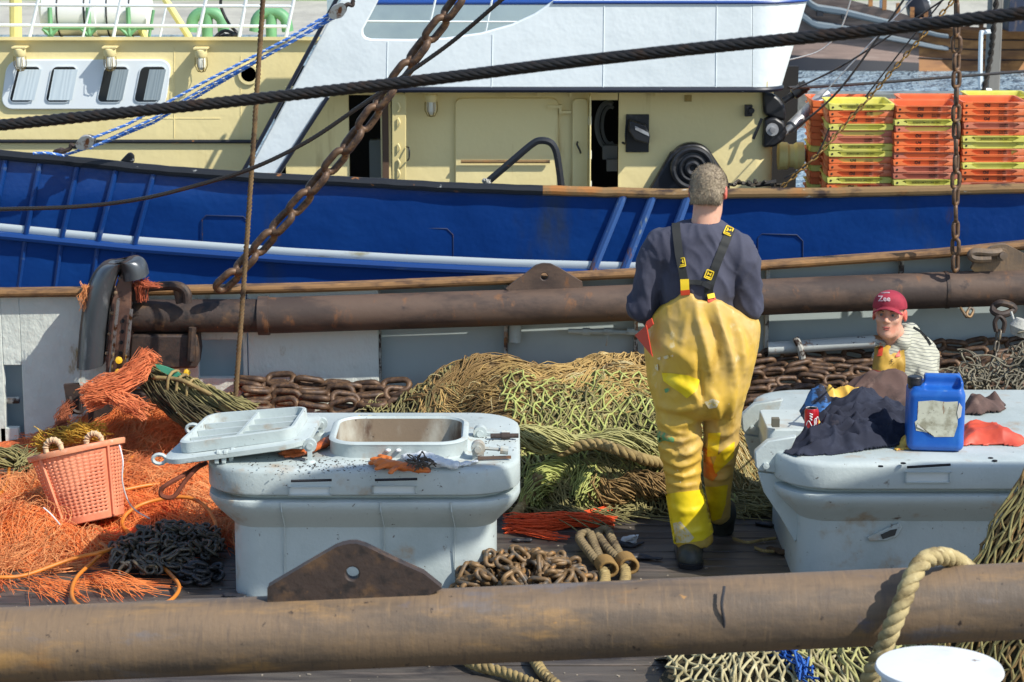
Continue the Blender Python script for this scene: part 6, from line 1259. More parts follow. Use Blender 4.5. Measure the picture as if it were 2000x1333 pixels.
# ---------------------------------------------------------------- people
from mathutils.bvhtree import BVHTree
def bvh(g): return BVHTree.FromPolygons([Vector(v) for v in g.V], g.F)
CAMP = Vector((0, 0, CAMZ))
def inside(poly, x, y):
    c = False; n = len(poly)
    for i in range(n):
        (x1, y1), (x2, y2) = poly[i], poly[i-1]
        if (y1 > y) != (y2 > y) and x < (x2-x1)*(y-y1)/(y2-y1) + x1: c = not c
    return c
def drape(B, poly, off=.003, th=.0015, step=3.0):
    """a patch sewn on a surface: the outline filled and laid onto the cloth below it"""
    xs = [p[0] for p in poly]; ys = [p[1] for p in poly]; g = G(); I = {}
    out = resample([Vector((x, y, 0)) for x, y in poly + [poly[0]]], step)[:-1]
    pts = [(p.x, p.y) for p in out]
    y = min(ys) + step/2
    while y < max(ys):
        x = min(xs) + step/2
        while x < max(xs):
            if inside(poly, x, y) and min((x-a)**2 + (y-b)**2 for a, b in pts[:len(out)]) > (step*.6)**2: pts.append((x, y))
            x += step
        y += step
    from mathutils.geometry import delaunay_2d_cdt
    n = len(out)
    v2, _, f2_, _, _, _ = delaunay_2d_cdt([Vector(p) for p in pts], [(i, (i+1) % n) for i in range(n)], [], 1, 1e-5)
    last = None; V = []
    for p in v2:
        d = ray(p.x, p.y).normalized(); h = B.ray_cast(CAMP, d)
        if h[0] is not None: last = (h[0] - CAMP).length; nn = h[1]; V.append(h[0] + (nn if nn.dot(d) < 0 else -nn)*off)
        else: V.append(CAMP + d*((last or 11) - off))
    g.add(V, f2_); return g
def seg_pt(px, py, Y0, dy=0.0): return P(px, py, Y0 + dy)
skin = Mt('skin', srgb(206, 158, 134), .5, layers=[(srgb(200, 136, 114), 16, .45, .65)], sss=.15, bump=(160, .15, .001))
skinred = Mt('sunburnt ear skin', srgb(206, 104, 88), .5, sss=.2)
hairm = Mt('short grey brown hair', srgb(146, 132, 110), .75, layers=[(srgb(120, 107, 90), (60, 60, 20), .42, .66), (srgb(160, 148, 126), (80, 80, 30), .56, .76)], bump=[((240, 240, 70), .9, .004)])
shirtm = Mt('slate blue shirt', srgb(66, 68, 84), .9, layers=[(srgb(52, 54, 70), 5, .45, .68)], bump=[(420, .25, .0008), (14, .25, .01)])
oilm = Mt('worn yellow oilskin', srgb(204, 166, 62), .54, layers=[(srgb(196, 164, 96), (3, 3, 2.2), .42, .62), (srgb(172, 138, 56), (7, 7, 4), .54, .70), (srgb(214, 196, 146), (12, 12, 8), .62, .74), (srgb(226, 220, 200), (26, 26, 26), .70, .74)], bump=[(22, .15, .004), (140, .12, .001)])
oily = Mt('bright yellow patch', srgb(234, 206, 28), .42, layers=[(srgb(216, 184, 28), 6, .45, .68)], bump=(26, .3, .004))
oilr = Mt('red oilskin lining', srgb(190, 64, 44), .5)
strapm = Mt('black webbing', (.014, .016, .016), .7, bump=(300, .3, .001))
bootm = Mt('rubber boot', srgb(52, 54, 46), .5, layers=[(srgb(42, 42, 36), 9, .45, .65), (srgb(90, 88, 74), 14, .62, .72)], bump=(26, .3, .003))

MY = 11.05
def Q(px, py, dy=0.0): return P(px, py, MY + dy)
UK = PPM(MY, .9)
man = thing('person', 'man seen from behind on the deck in yellow bib oilskin trousers and dark blue shirt', 'person', (Q(1365, 1090).x, MY, 0))
hc = Q(1384, 376, .03)
def hand(X, Y, Z, wrist, dirv, side, sc=1.0):
    """palm, four curled fingers of unequal length and a thumb off the palm's side"""
    d = Vector(dirv).normalized(); s = Vector(side); s = (s - d*s.dot(d)).normalized(); n = d.cross(s); w0 = Vector(wrist); L = []
    pe = w0 + d*.085*sc
    L.append(smins([cap(X, Y, Z, w0 + d*.01 + s*k*.022*sc, pe + s*k*.028*sc, .019*sc, .017*sc) for k in (-1, -.3, .4, 1)], .012))
    for k, ln in zip((-1.5, -.5, .5, 1.5), (.062, .076, .082, .07)):
        b0 = pe + s*k*.0195*sc; m1 = b0 + (d*.8 + n*.55).normalized()*ln*.5*sc; m2 = m1 + (d*.35 + n*.9).normalized()*ln*.32*sc; m3 = m2 + (n*.9 - d*.4).normalized()*ln*.26*sc
        L.append(np.minimum(np.minimum(cap(X, Y, Z, b0, m1, .0095*sc, .009*sc), cap(X, Y, Z, m1, m2, .009*sc, .0085*sc)), cap(X, Y, Z, m2, m3, .0085*sc, .0075*sc)))
    t0 = w0 + d*.03*sc + s*.028*sc; t1 = t0 + (d*.5 + s*.7 + n*.3).normalized()*.045*sc; t2 = t1 + (d*.8 + n*.5).normalized()*.035*sc
    L.append(smin(cap(X, Y, Z, t0, t1, .014*sc, .011*sc), cap(X, Y, Z, t1, t2, .011*sc, .009*sc), .006))
    return smins(L, .006)
LSH, LEL, LWR = Q(1280, 500), Q(1254, 598, .02), Q(1300, 640, .24)
RSH, REL, RWR = Q(1450, 510), Q(1462, 600, .02), Q(1425, 645, .24)
def head(X, Y, Z, c, yaw, pitch=0.0):
    """head facing local -y turned by yaw; pitch tips the face down"""
    x0, y0, z0 = X - c.x, Y - c.y, Z - c.z; cy, sy = math.cos(-yaw), math.sin(-yaw)
    x, y = x0*cy - y0*sy, x0*sy + y0*cy; cp, sp_ = math.cos(pitch), math.sin(pitch); y, z = y*cp - z0*sp_, y*sp_ + z0*cp
    d = smins([ell(x, y, z, (0, .012, .028), (.077, .096, .092)), ell(x, y, z, (0, -.028, -.035), (.0565, .066, .080)), cap(x, y, z, (-.022, -.02, -.082), (.022, -.02, -.082), .033, .033), ell(x, y, z, (0, -.068, -.098), (.024, .022, .020))], .03)
    d = smin(d, cap(x, y, z, (-.034, -.080, .030), (.034, -.080, .030), .012, .012), .014)
    d = smin(d, ell(x, y, z, (-.038, -.066, -.018), (.022, .02, .02)), .018); d = smin(d, ell(x, y, z, (.038, -.066, -.018), (.022, .02, .02)), .018)
    d = -smin(-d, ell(x, y, z, (-.031, -.098, .010), (.019, .018, .011)), .012); d = -smin(-d, ell(x, y, z, (.031, -.098, .010), (.019, .018, .011)), .012)
    d = smin(d, cap(x, y, z, (0, -.088, .016), (0, -.112, -.020), .008, .0125), .010); d = smin(d, cap(x, y, z, (-.012, -.098, -.025), (.012, -.098, -.025), .0085, .0085), .008)
    d = smin(d, cap(x, y, z, (-.020, -.084, -.052), (.020, -.084, -.052), .0075, .0075), .006); d = smin(d, cap(x, y, z, (-.016, -.083, -.067), (.016, -.083, -.067), .008, .008), .006)
    d = -smin(-d, cap(x, y, z, (-.022, -.096, -.0595), (.022, -.096, -.0595), .0035, .0035), .003)
    for s in (-1, 1):
        e = ell(x, y, z, (s*.083, .014, .0), (.011, .022, .033)); e = -smin(-e, ell(x, y, z, (s*.094, .008, .004), (.008, .011, .018)), .006); d = smin(d, e, .006)
    return d
def headpt(c, yaw, p, pitch=0.0):
    x, y, z = p; cp, sp_ = math.cos(-pitch), math.sin(-pitch); y, z = y*cp - z*sp_, y*sp_ + z*cp
    cy, sy = math.cos(yaw), math.sin(yaw); return c + Vector((x*cy - y*sy, x*sy + y*cy, z))
def redden(o, c, yaw, pit):
    # flushed skin on the ears
    o.data.materials.append(skinred); e = [headpt(c, yaw, (s*.086, .014, 0), pit) for s in (-1, 1)]; off = OFF[o.name]; cen = c
    for p in o.data.polygons:
        w_ = p.center + off
        if any((w_ - q).length < .040 for q in e) and abs((w_ - cen).dot((e[1]-e[0]).normalized())) > .072: p.material_index = 1
def body1(X, Y, Z):
    D = [head(X, Y, Z, hc, math.pi - .25, -.22), cap(X, Y, Z, hc + Vector((-.004, -.02, -.05)), Q(1376, 452, .0), .060, .070)]
    D.append(cap(X, Y, Z, Q(1305, 488), Q(1430, 496), .06, .06)); D.append(cap(X, Y, Z, Q(1366, 500), Q(1366, 720), .12, .13, (1.2, .8, 1)))
    D += [cap(X, Y, Z, LSH, LEL, .055, .045), cap(X, Y, Z, LEL, LWR, .045, .03), cap(X, Y, Z, RSH, REL, .055, .045), cap(X, Y, Z, REL, RWR, .045, .03)]
    D += [cap(X, Y, Z, Q(1330, 740), Q(1330, 885), .09, .065), cap(X, Y, Z, Q(1330, 885), Q(1350, 1085, .0), .06, .045), cap(X, Y, Z, Q(1408, 740), Q(1406, 885, .08), .09, .065), cap(X, Y, Z, Q(1406, 885, .08), Q(1404, 1000, .36), .06, .045)]
    d = smins(D, .03); d = smin(d, hand(X, Y, Z, LWR, (.5, .5, -.5), (.2, .3, .7)), .012); return smin(d, hand(X, Y, Z, RWR, (-.5, .5, -.5), (-.2, .3, .7)), .012)
gb = surfnet(body1, (.50, 10.72, .02), (1.22, 11.62, 1.92), .0085); bd = mk('body', gb, skin, man, 180); redden(bd, hc, math.pi - .25, -.22)
hy = math.pi - .25
def hairf(X, Y, Z):
    x0, y0, z0 = X - hc.x, Y - hc.y, Z - hc.z; cy, sy = math.cos(-hy), math.sin(-hy); x, y = x0*cy - y0*sy, x0*sy + y0*cy; cp, sp_ = math.cos(-.22), math.sin(-.22); y, z = y*cp - z0*sp_, y*sp_ + z0*cp
    d = smin(ell(x, y, z, (0, .013, .030), (.084, .104, .100)), cap(x, y, z, (-.04, .06, -.03), (.04, .06, -.03), .045, .045), .03)
    low = -.062 + np.maximum(0, .055 - y)*.95; low = np.where(np.abs(x) > .072, np.maximum(low, -.004 + (.05 - y)*.25), low)
    return np.maximum(d, low - z)
gh = surfnet(hairf, hc - Vector((.14, .14, .14)), hc + Vector((.14, .14, .16)), .005); wrinkle(gh, lambda p, n: .0022*nz(p, 150, 1) + .002*nz(p, 45, 2)); 
rr = random.Random(77); Nf = len(gh.F); g2 = G()
for k in range(3800):
    f_ = gh.F[rr.randrange(Nf)]; p = Vector(gh.V[f_[0]]).lerp(Vector(gh.V[f_[2]]), rr.random()); nn = (p - hc).normalized(); d = (nn*.8 + Vector((rr.gauss(0, .25), rr.gauss(0, .25), -.35 + rr.gauss(0, .25)))).normalized(); g2.tube([p, p + d*rr.uniform(.005, .011)], [.0007, .0002], 3, cap=False)
gh.add(g2.V, g2.F); mk('hair', gh, hairm, man, 180)
# shirt
def shirt(X, Y, Z):
    D = [ell(X, Y, Z, Q(1361, 545), (.182, .135, .25)), ell(X, Y, Z, Q(1362, 650), (.20, .14, .16)), cap(X, Y, Z, Q(1290, 490), Q(1440, 500), .078, .078), cap(X, Y, Z, Q(1374, 452), Q(1300, 478), .064, .07), cap(X, Y, Z, Q(1374, 452), Q(1438, 484), .064, .07)]
    d = smins(D, .05); A1 = smin(cap(X, Y, Z, LSH, LEL, .079, .064), cap(X, Y, Z, LEL, LWR, .064, .045), .03); A2 = smin(cap(X, Y, Z, RSH, REL, .079, .064), cap(X, Y, Z, REL, RWR, .064, .045), .03)
    d = smin(d, A1, .012); d = smin(d, A2, .012)
    nk = cap(X, Y, Z, Q(1376, 470, .0), hc + Vector((0, -.0, -.03)), .069, .066); zc = Q(1376, 433).z
    return np.maximum(d, np.where((np.abs(X - hc.x) < .12), Z - zc - .05*np.abs(X - hc.x) - .10*(Y - MY), -1))
gs = surfnet(shirt, (.48, 10.74, .95), (1.24, 11.5, 1.75), .0085)
def shw(p, n):
    dx = (p[0] - Q(1366, 500).x); f = .009*(1 - abs(nz((p[0] - dx*1.1*(p[2]-1.2), p[1]*.6, p[2]*.22), 15, 4)))**3 + .005*(1 - abs(nz((p[0] + .5*p[2], p[1], p[2]*.5), 17, 9)))**3
    return (f - .005)*1.4
wrinkle(gs, shw); so_ = mk('shirt', gs, shirtm, man, 180); SB = bvh(gs)
# bib trousers
ZT = [(1215, 705), (1240, 668), (1250, 657), (1268, 640), (1300, 605), (1333, 577), (1354, 577), (1359, 591), (1398, 590), (1412, 593), (1440, 615), (1470, 634), (1500, 640)]
ZTz = [(Q(x, y, -.17).x, Q(x, y, -.17).z) for x, y in ZT]
def bib(X, Y, Z):
    D = [ell(X, Y, Z, Q(1366, 640), (.228, .170, .34)), ell(X, Y, Z, Q(1370, 690), (.230, .172, .19)), ell(X, Y, Z, Q(1366, 762), (.212, .165, .145)), cap(X, Y, Z, Q(1455, 640), Q(1424, 745), .073, .074), cap(X, Y, Z, Q(1290, 650, .02), Q(1298, 740), .068, .068)]
    d = smins(D, .06)
    L1 = smins([cap(X, Y, Z, Q(1322, 775), Q(1328, 870), .112, .096), cap(X, Y, Z, Q(1328, 870), Q(1336, 955), .095, .080)], .03)
    L1 = smin(L1, cap(X, Y, Z, Q(1336, 955), Q(1355, 1052), .084, .092), .012)
    L2 = smins([cap(X, Y, Z, Q(1412, 775, .02), Q(1408, 870, .07), .098, .078), cap(X, Y, Z, Q(1408, 870, .07), Q(1403, 935, .17), .078, .064)], .03)
    L2 = smin(L2, cap(X, Y, Z, Q(1402, 935, .17), Q(1405, 1003, .30), .066, .055), .012)
    d = smin(d, smin(L1, L2, .006), .022)
    for a, b2 in ((Q(1336, 965), Q(1359, 1064)), (Q(1402, 945, .18), Q(1406, 1020, .33))):
        dv = (b2-a).normalized(); d = np.maximum(d, np.where(np.abs(X - b2.x) < .13, np.where(Z < a.z, (X-b2.x)*dv.x*.8 + (Y-b2.y)*dv.y*.5 + (Z-b2.z)*dv.z if abs(dv.z) > .2 else -1, -1), -1)) if b2.x < .88 else d
    return np.maximum(d, Z - np.interp(X, [q[0] for q in ZTz], [q[1] for q in ZTz]))
gt = surfnet(bib, (.50, 10.74, .05), (1.26, 11.62, 1.36), .008)
zk0, zk1 = Q(1328, 835).z, Q(1335, 950).z; zw0, zw1 = Q(0, 770).z, Q(0, 600).z
FOLDS = [([(1358, 592), (1368, 640), (1382, 695), (1390, 745)], 9, .015), ([(1398, 596), (1412, 650), (1426, 700), (1430, 745)], 8, .017), ([(1436, 622), (1446, 670), (1450, 725)], 8, .016), ([(1284, 668), (1325, 690), (1364, 724)], 12, .010), ([(1362, 690), (1368, 745), (1372, 800)], 5, -.012),
 ([(1300, 742), (1342, 757), (1372, 792)], 9, .011), ([(1284, 792), (1328, 800), (1366, 792)], 8, .012), ([(1444, 720), (1430, 785), (1420, 850)], 8, .012), ([(1386, 760), (1402, 800), (1404, 850)], 7, .010), ([(1346, 600), (1338, 640), (1330, 690)], 8, .006), ([(1378, 612), (1396, 660), (1406, 720)], 6, -.010), ([(1280, 820), (1320, 832), (1364, 818)], 7, .011), ([(1286, 848), (1330, 862), (1368, 848)], 6, .014), ([(1290, 872), (1335, 888), (1370, 868)], 6, .015), ([(1292, 894), (1328, 910), (1368, 896)], 5, .013), ([(1296, 918), (1336, 930), (1368, 920)], 5, .012), ([(1300, 940), (1334, 950), (1368, 944)], 5, .010),
 ([(1286, 860), (1310, 876), (1340, 900)], 5, -.010), ([(1350, 856), (1330, 880), (1300, 884)], 4, -.010), ([(1362, 905), (1340, 925), (1310, 920)], 4, -.008), ([(1296, 815), (1310, 840), (1350, 850)], 5, .009), ([(1300, 700), (1292, 740), (1290, 790)], 7, .008), ([(1376, 838), (1410, 850), (1440, 836)], 6, .010), ([(1378, 866), (1406, 880), (1436, 870)], 6, .012), ([(1380, 896), (1404, 908), (1432, 902)], 5, .011), ([(1382, 922), (1402, 934), (1428, 926)], 5, .010), ([(1470, 645), (1466, 700), (1456, 750)], 7, .010), ([(1308, 985), (1340, 1000), (1384, 990)], 6, .006), ([(1318, 1030), (1350, 1040), (1388, 1030)], 6, .005)]
FS = []
for pth, wd, hg in FOLDS:
    q = resample([Vector((x, y, 0)) for x, y in spline_px(pth)], 4) if False else resample(spline([Vector((x, y, 0)) for x, y in pth], 6), 4)
    FS.append((np.array([(p.x, p.y) for p in q]), wd, hg))
def topx(p):
    v = Vector(p) - CAMP; c, s = math.cos(PITCH), math.sin(PITCH); d = v.y*c - v.z*s; return 1000 + FPX*v.x/d, 666.5 - FPX*(v.y*s + v.z*c)/d
def bibw(p, n):
    x, y, z = p; f = .005*((1 - abs(nz((x, y, z*.3), 8, 2)))**2 - .5) + .004*((1 - abs(nz((x + .4*z, y, z*.6), 13, 13)))**4 - .3) + .0012*nz(p, 40, 7)
    if n[1] < .5:
        px, py = topx(p)
        for q, wd, hg in FS:
            if abs(px - q[:, 0].mean()) > 75 or abs(py - q[:, 1].mean()) > 110: continue
            d2 = (q[:, 0] - px)**2 + (q[:, 1] - py)**2; k = int(d2.argmin()); t = k/(len(q)-1)
            f += (1.35 if py < 815 else 1.0)*hg*math.exp(-d2[k]/(wd*wd))*min(1, .35 + 2.5*min(t, 1-t))
    else: f += .008*math.sin(x*40 + z*6 + 3*nz(p, 4, 3))
    return f
wrinkle(gt, bibw)
bo = mk('bib_trousers', gt, oilm, man, 180); TB = bvh(gt)
bo_m = bo.modifiers.new('smooth', 'SMOOTH'); bo_m.factor = .2; bo_m.iterations = 1
for (poly, off) in (([(1293, 728), (1312, 729), (1345, 733), (1366, 742), (1360, 764), (1342, 778), (1330, 768), (1296, 744)], .004), ([(1384, 846), (1408, 845), (1402, 890), (1382, 892)], .004), ([(1400, 890), (1434, 862), (1432, 893), (1398, 925), (1393, 910)], .004), ([(1300, 966), (1320, 962), (1372, 956), (1380, 980), (1388, 1010), (1394, 1040), (1372, 1056), (1330, 1062), (1316, 1063), (1308, 1015)], .004), ([(1378, 950), (1400, 950), (1421, 946), (1416, 985), (1408, 1012), (1392, 1018)], .004)):
    g = drape(TB, poly, off); mk('patch', g, oily, bo, 180)
g = drape(TB, [(1373, 872), (1384, 880), (1392, 905), (1402, 928), (1392, 940), (1374, 930)], .003); mk('patch', g, Mt('orange worn patch', srgb(214, 116, 40), .5, layers=[(srgb(226, 150, 60), 14, .46, .62)]), bo, 180)
for poly in ([(1284, 840), (1300, 846), (1318, 858), (1316, 864), (1298, 860), (1284, 868)], [(1298, 760), (1308, 757), (1310, 764), (1300, 768)]):
    g = drape(TB, poly, .003); mk('paint_stain', g, Mt('green stain', srgb(96, 150, 96), .6, layers=[(srgb(180, 150, 80), 30, .5, .6)]), bo, 180)
for poly in ([(1283, 700), (1292, 697), (1291, 704)], [(1296, 697), (1306, 693), (1308, 698), (1300, 702)], [(1308, 695), (1316, 692), (1316, 697)], [(1280, 712), (1287, 711), (1288, 725), (1282, 722)], [(1376, 785), (1392, 778), (1404, 784), (1400, 795), (1384, 798)], [(1316, 1022), (1330, 1018), (1344, 1036), (1356, 1050), (1346, 1060), (1322, 1060)]):
    g = drape(TB, poly, .0055, step=2.2); mk('white_smear', g, Mt('white smear', srgb(214, 200, 160), .7, layers=[(srgb(220, 190, 90), 60, .5, .6)]), bo, 180)
fl_ = G(); fp = [Q(1240, 655, -.06), Q(1262, 636, -.10), Q(1272, 690, -.13), Q(1274, 697, -.13), Q(1250, 668, -.08)]; fl_.prism(fp, (.004, .006, 0)); mk('lining_flap', fl_, oilr, bo)
fl_ = G(); fl_.prism([Q(1263, 628, -.085), Q(1272, 622, -.09), Q(1276, 634, -.10), Q(1254, 654, -.075)], (.004, .006, 0)); mk('lining_flap', fl_, oilr, bo)
# braces
def ribbon(pts, wd, B, off=.005, n=26):
    q = resample([Vector((x, y, 0)) for x, y in pts], 4); V = []; g = G(); m = len(q); last = None
    for i in range(m):
        t = (q[min(i+1, m-1)] - q[max(i-1, 0)]).normalized(); s = Vector((-t.y, t.x, 0)); row = []
        for k in (-1, 0, 1):
            p = q[i] + s*wd/2*k; d = ray(p.x, p.y).normalized(); h = B.ray_cast(CAMP, d)
            if h[0] is not None: last = (h[0]-CAMP).length
            row.append((d, last or 11.2))
        dist = min(r_[1] for r_ in row); 
        for d, _ in row: V.append(CAMP + d*(dist - off))
    for lay in (0, 1):
        pass
    W_ = [v + Vector((0, .004, 0)) for v in V]
    F = [];
    for i in range(m-1):
        for k in range(2): a = i*3 + k; F.append((a, a+1, a+4, a+3)); F.append((a + 3*m, a+3 + 3*m, a+4 + 3*m, a+1 + 3*m))
        for k in (0, 2): a = i*3 + k; F.append((a, a+3, a+3+3*m, a+3*m))
    g.add(V + W_, F); return g
br = mk('braces', ribbon([(1320, 436), (1321, 452), (1326, 495), (1333, 530), (1338, 560)], 16, SB), strapm, man, 60)
g = ribbon([(1428, 446), (1418, 470), (1402, 510), (1391, 540), (1384, 566), (1386, 588)], 17, SB); mk('strap', g, strapm, br, 60)
g = ribbon([(1340, 551), (1362, 552), (1388, 557)], 9, SB, .012); mk('cross_strap', g, strapm, br, 60)
g = ribbon([(1372, 553), (1389, 562)], 10, SB, .016); mk('buckle', g, MAT['black'], br, 60)
yl = Mt('yellow brace tab', srgb(232, 198, 40), .5); rd = Mt('red tab', srgb(206, 72, 40), .5)
for (pts, wd, m_) in (([(1337, 546), (1338, 568)], 17, yl), ([(1338, 567), (1339, 577)], 18, rd), ([(1382, 580), (1396, 577)], 9, yl), ([(1382, 588), (1398, 584)], 8, rd)):
    g = ribbon(pts, wd, SB, .018); mk('brace_tab', g, m_, br, 60)
for (cx, cy, an) in ((1423, 451, .42), (1331, 513, -.17), (1385, 537, .38)):
    def RT_(x, y): return (cx + x*math.cos(an) - y*math.sin(an), cy + x*math.sin(an) + y*math.cos(an))
    for q in (([(-7, -8), (7, -8)], 2), ([(-7, 8), (7, 8)], 2), ([(-7, -8), (-7, 8)], 2), ([(7, -8), (7, 8)], 2), ([(-3, -5), (-3, 2)], 2.2), ([(3, -5), (3, 2)], 2.2), ([(-4, -1.5), (4, -1.5)], 1.8), ([(-5, 5), (5, 5)], 2.4)):
        g = ribbon([RT_(*a) for a in q[0]], q[1], SB, .012); mk('emblem', g, yl, br, 60)
# boots
def boot(name, cs, lo, hi):
    g = surfnet(lambda X, Y, Z: smins([cap(X, Y, Z, *c) for c in cs], .03), lo, hi, .007); return mk(name, g, bootm, man, 180)
def boot1(X, Y, Z):
    d = smins([cap(X, Y, Z, Q(1352, 1000), Q(1350, 1075), .062, .054), cap(X, Y, Z, Vector((.842, 10.9, .03)), Vector((.842, 11.13, .03)), .055, .050), cap(X, Y, Z, Vector((.842, 10.905, .02)), Q(1350, 1070), .055, .052)], .02)
    return np.maximum(d, .004 - Z)
g = surfnet(boot1, (.7, 10.75, -.02), (1.0, 11.3, .6), .007); b1 = mk('boot', g, bootm, man, 180)
g = G(); g.loft([rr_ring(.842, 11.01, .118, .38, .055, .003), rr_ring(.842, 11.01, .122, .385, .058, .024)]); mk('boot_sole', g, MAT['black'], b1, 40)
hl = Q(1413, 1000, .30)
g = surfnet(lambda X, Y, Z: smins([cap(X, Y, Z, Q(1405, 985, .30), Q(1410, 1005, .34), .058, .060), cap(X, Y, Z, hl + Vector((.0, .06, -.03)), Vector((.98, 11.60, .055)), .060, .05), cap(X, Y, Z, hl + Vector((.0, .06, -.0)), hl + Vector((.0, .08, -.10)), .058, .062)], .03), (.78, 11.1, -.02), (1.2, 11.85, .5), .007); mk('boot', g, bootm, man, 180)

# seated fisherman
NYS = 12.45
def S_(px, py, dy=0.0): return P(px, py, NYS + dy)
sit = thing('person', 'seated fisherman in red cap, striped hooded sweater and yellow bib facing the camera', 'person', (S_(1765, 800).x, NYS, 0))
shc = S_(1737, 616, -.02); syaw = -.30; spit = .10
LS2, RS2 = S_(1732, 700, .0), S_(1800, 694, .05); RE2 = S_(1812, 768, -.13); RW2 = S_(1728, 786, -.34); LE2 = S_(1726, 768, -.08); LW2 = S_(1690, 786, -.40)
def body2(X, Y, Z):
    D = [head(X, Y, Z, shc, syaw, spit), cap(X, Y, Z, shc + Vector((.012, .02, -.06)), S_(1756, 690, .05), .056, .07), cap(X, Y, Z, S_(1760, 700, .04), S_(1772, 800, .06), .11, .13, (1.2, .9, 1)), cap(X, Y, Z, LS2, RS2, .05, .06),
         cap(X, Y, Z, RS2, RE2, .055, .045), cap(X, Y, Z, RE2, RW2, .042, .03), cap(X, Y, Z, LS2, LE2, .05, .042), cap(X, Y, Z, LE2, LW2, .042, .03),
         cap(X, Y, Z, S_(1750, 812, .02), S_(1690, 800, -.40), .085, .062), cap(X, Y, Z, S_(1795, 812, .02), S_(1740, 806, -.42), .085, .062), cap(X, Y, Z, S_(1690, 800, -.40), Vector((S_(1690, 800, -.4).x - .02, 12.0, .06)), .06, .045), cap(X, Y, Z, S_(1740, 806, -.42), Vector((S_(1740, 806, -.4).x, 12.0, .06)), .06, .045)]
    d = smins(D, .022); d = smin(d, hand(X, Y, Z, RW2, (-.8, -.4, -.1), (.1, -.3, .8)), .012); return smin(d, hand(X, Y, Z, LW2, (.2, -.9, -.1), (.6, 0, .6)), .012)
gb2 = surfnet(body2, (1.60, 11.85, .0), (2.36, 12.75, 1.10), .0065); bd = mk('body', gb2, skin, sit, 180); redden(bd, shc, syaw, spit)
for s in (-1, 1):
    g = G(); c = headpt(shc, syaw, (s*.031, -.0835, .0085), spit); f_ = headpt(shc, syaw, (s*.031, -.12, .006), spit) - c; g.lathe([(0, .0085), (.004, .0078), (.0075, .005), (.0085, .000), (.008, -.004)], c, f_, 14); e = mk('eye', g, Mt('eye white', (.26, .23, .21), .3), sit)
    g = G(); g.lathe([(0, .0092), (.0045, .0082), (.0048, .007)], c, f_, 12); mk('iris', g, Mt('iris', (.03, .04, .05), .2), e)
    g = G(); g.tube([headpt(shc, syaw, (s*.016, -.0945, .026), spit), headpt(shc, syaw, (s*.03, -.095, .030), spit), headpt(shc, syaw, (s*.046, -.083, .026), spit)], [.002, .0034, .002], 6); mk('eyebrow', g, Mt('brow hair', srgb(92, 66, 46), .8), sit)
g = G(); g.tube([headpt(shc, syaw, (-.02, -.0935, -.056), spit), headpt(shc, syaw, (0, -.0965, -.0575), spit), headpt(shc, syaw, (.02, -.0935, -.056), spit)], [.002, .004, .002], 6); g.tube([headpt(shc, syaw, (-.016, -.0925, -.066), spit), headpt(shc, syaw, (0, -.0955, -.0675), spit), headpt(shc, syaw, (.016, -.0925, -.066), spit)], [.002, .0045, .002], 6); mk('lips', g, Mt('lips', srgb(176, 92, 84), .45, sss=.1), sit)
def hair2(X, Y, Z):
    x0, y0, z0 = X - shc.x, Y - shc.y, Z - shc.z; cy, sy = math.cos(-syaw), math.sin(-syaw); x, y = x0*cy - y0*sy, x0*sy + y0*cy; cp, sp_ = math.cos(spit), math.sin(spit); y, z = y*cp - z0*sp_, y*sp_ + z0*cp
    d = ell(x, y, z, (0, .014, .026), (.0795, .0985, .094)); return np.maximum(d, np.maximum(-.035 + np.maximum(0, .04 - y)*1.1 - z, -.05 - y))
g = surfnet(hair2, shc - Vector((.13, .13, .13)), shc + Vector((.13, .13, .14)), .005); mk('hair', g, Mt('cropped hair', srgb(96, 78, 62), .8, layers=[(srgb(140, 112, 92), 90, .5, .65)]), sit, 180)
capm = Mt('red cap cloth', srgb(154, 42, 60), .8, layers=[(srgb(134, 30, 50), 12, .45, .65)], bump=(300, .25, .0008))
def capf(X, Y, Z):
    x0, y0, z0 = X - shc.x, Y - shc.y, Z - shc.z; cy, sy = math.cos(-syaw), math.sin(-syaw); x, y = x0*cy - y0*sy, x0*sy + y0*cy; cp, sp_ = math.cos(spit), math.sin(spit); y, z = y*cp - z0*sp_, y*sp_ + z0*cp
    d = smin(ell(x, y, z, (0, .008, .045), (.090, .108, .088)), ell(x, y, z, (0, -.045, .075), (.066, .056, .050)), .03)
    d = np.maximum(d, .036 - .10*np.minimum(0, y)*0 - z)
    br_ = np.maximum(np.abs(z - (.046 - 5.5*x*x - .05*np.maximum(0, -.09 - y) )) - .0045, np.maximum(np.sqrt((x/.078)**2 + (np.minimum(0, y + .08)/.060)**2)*.08 - .08, y + .06))
    return smin(d, br_, .006)
g = surfnet(capf, shc - Vector((.2, .22, .06)), shc + Vector((.16, .16, .2)), .0045); cp_ = mk('cap', g, capm, sit, 180); CB = bvh(g)
def ontext(s, size, cx, cy, B, off, bold, mat, par, name):
    V, F = text(s, size, Matrix.Identity(4), bold, 0); g = G(); out = []
    for v in V:
        d = ray(cx + v.x, cy - v.y).normalized(); h = B.ray_cast(CAMP, d); out.append(h[0] - d*off if h[0] is not None else CAMP + d*12.3)
    g.add(out, F); return mk(name, g, mat, par, 0)
wh = Mt('white embroidery', (.52, .38, .40), .7)
ontext('Zee', 15, 1727, 584, CB, .0035, .35, wh, cp_, 'lettering')
g = ribbon([(1722, 573), (1730, 572), (1738, 572)], 2, CB, .003); mk('lettering_line', g, wh, cp_, 0)
swm = Mt('striped sweater', srgb(178, 178, 158), .9, bump=(260, .3, .001))
t_ = swm.node_tree; tcn = t_.nodes.new('ShaderNodeTexCoord'); sx_ = t_.nodes.new('ShaderNodeSeparateXYZ'); t_.links.new(tcn.outputs['Object'], sx_.inputs[0])
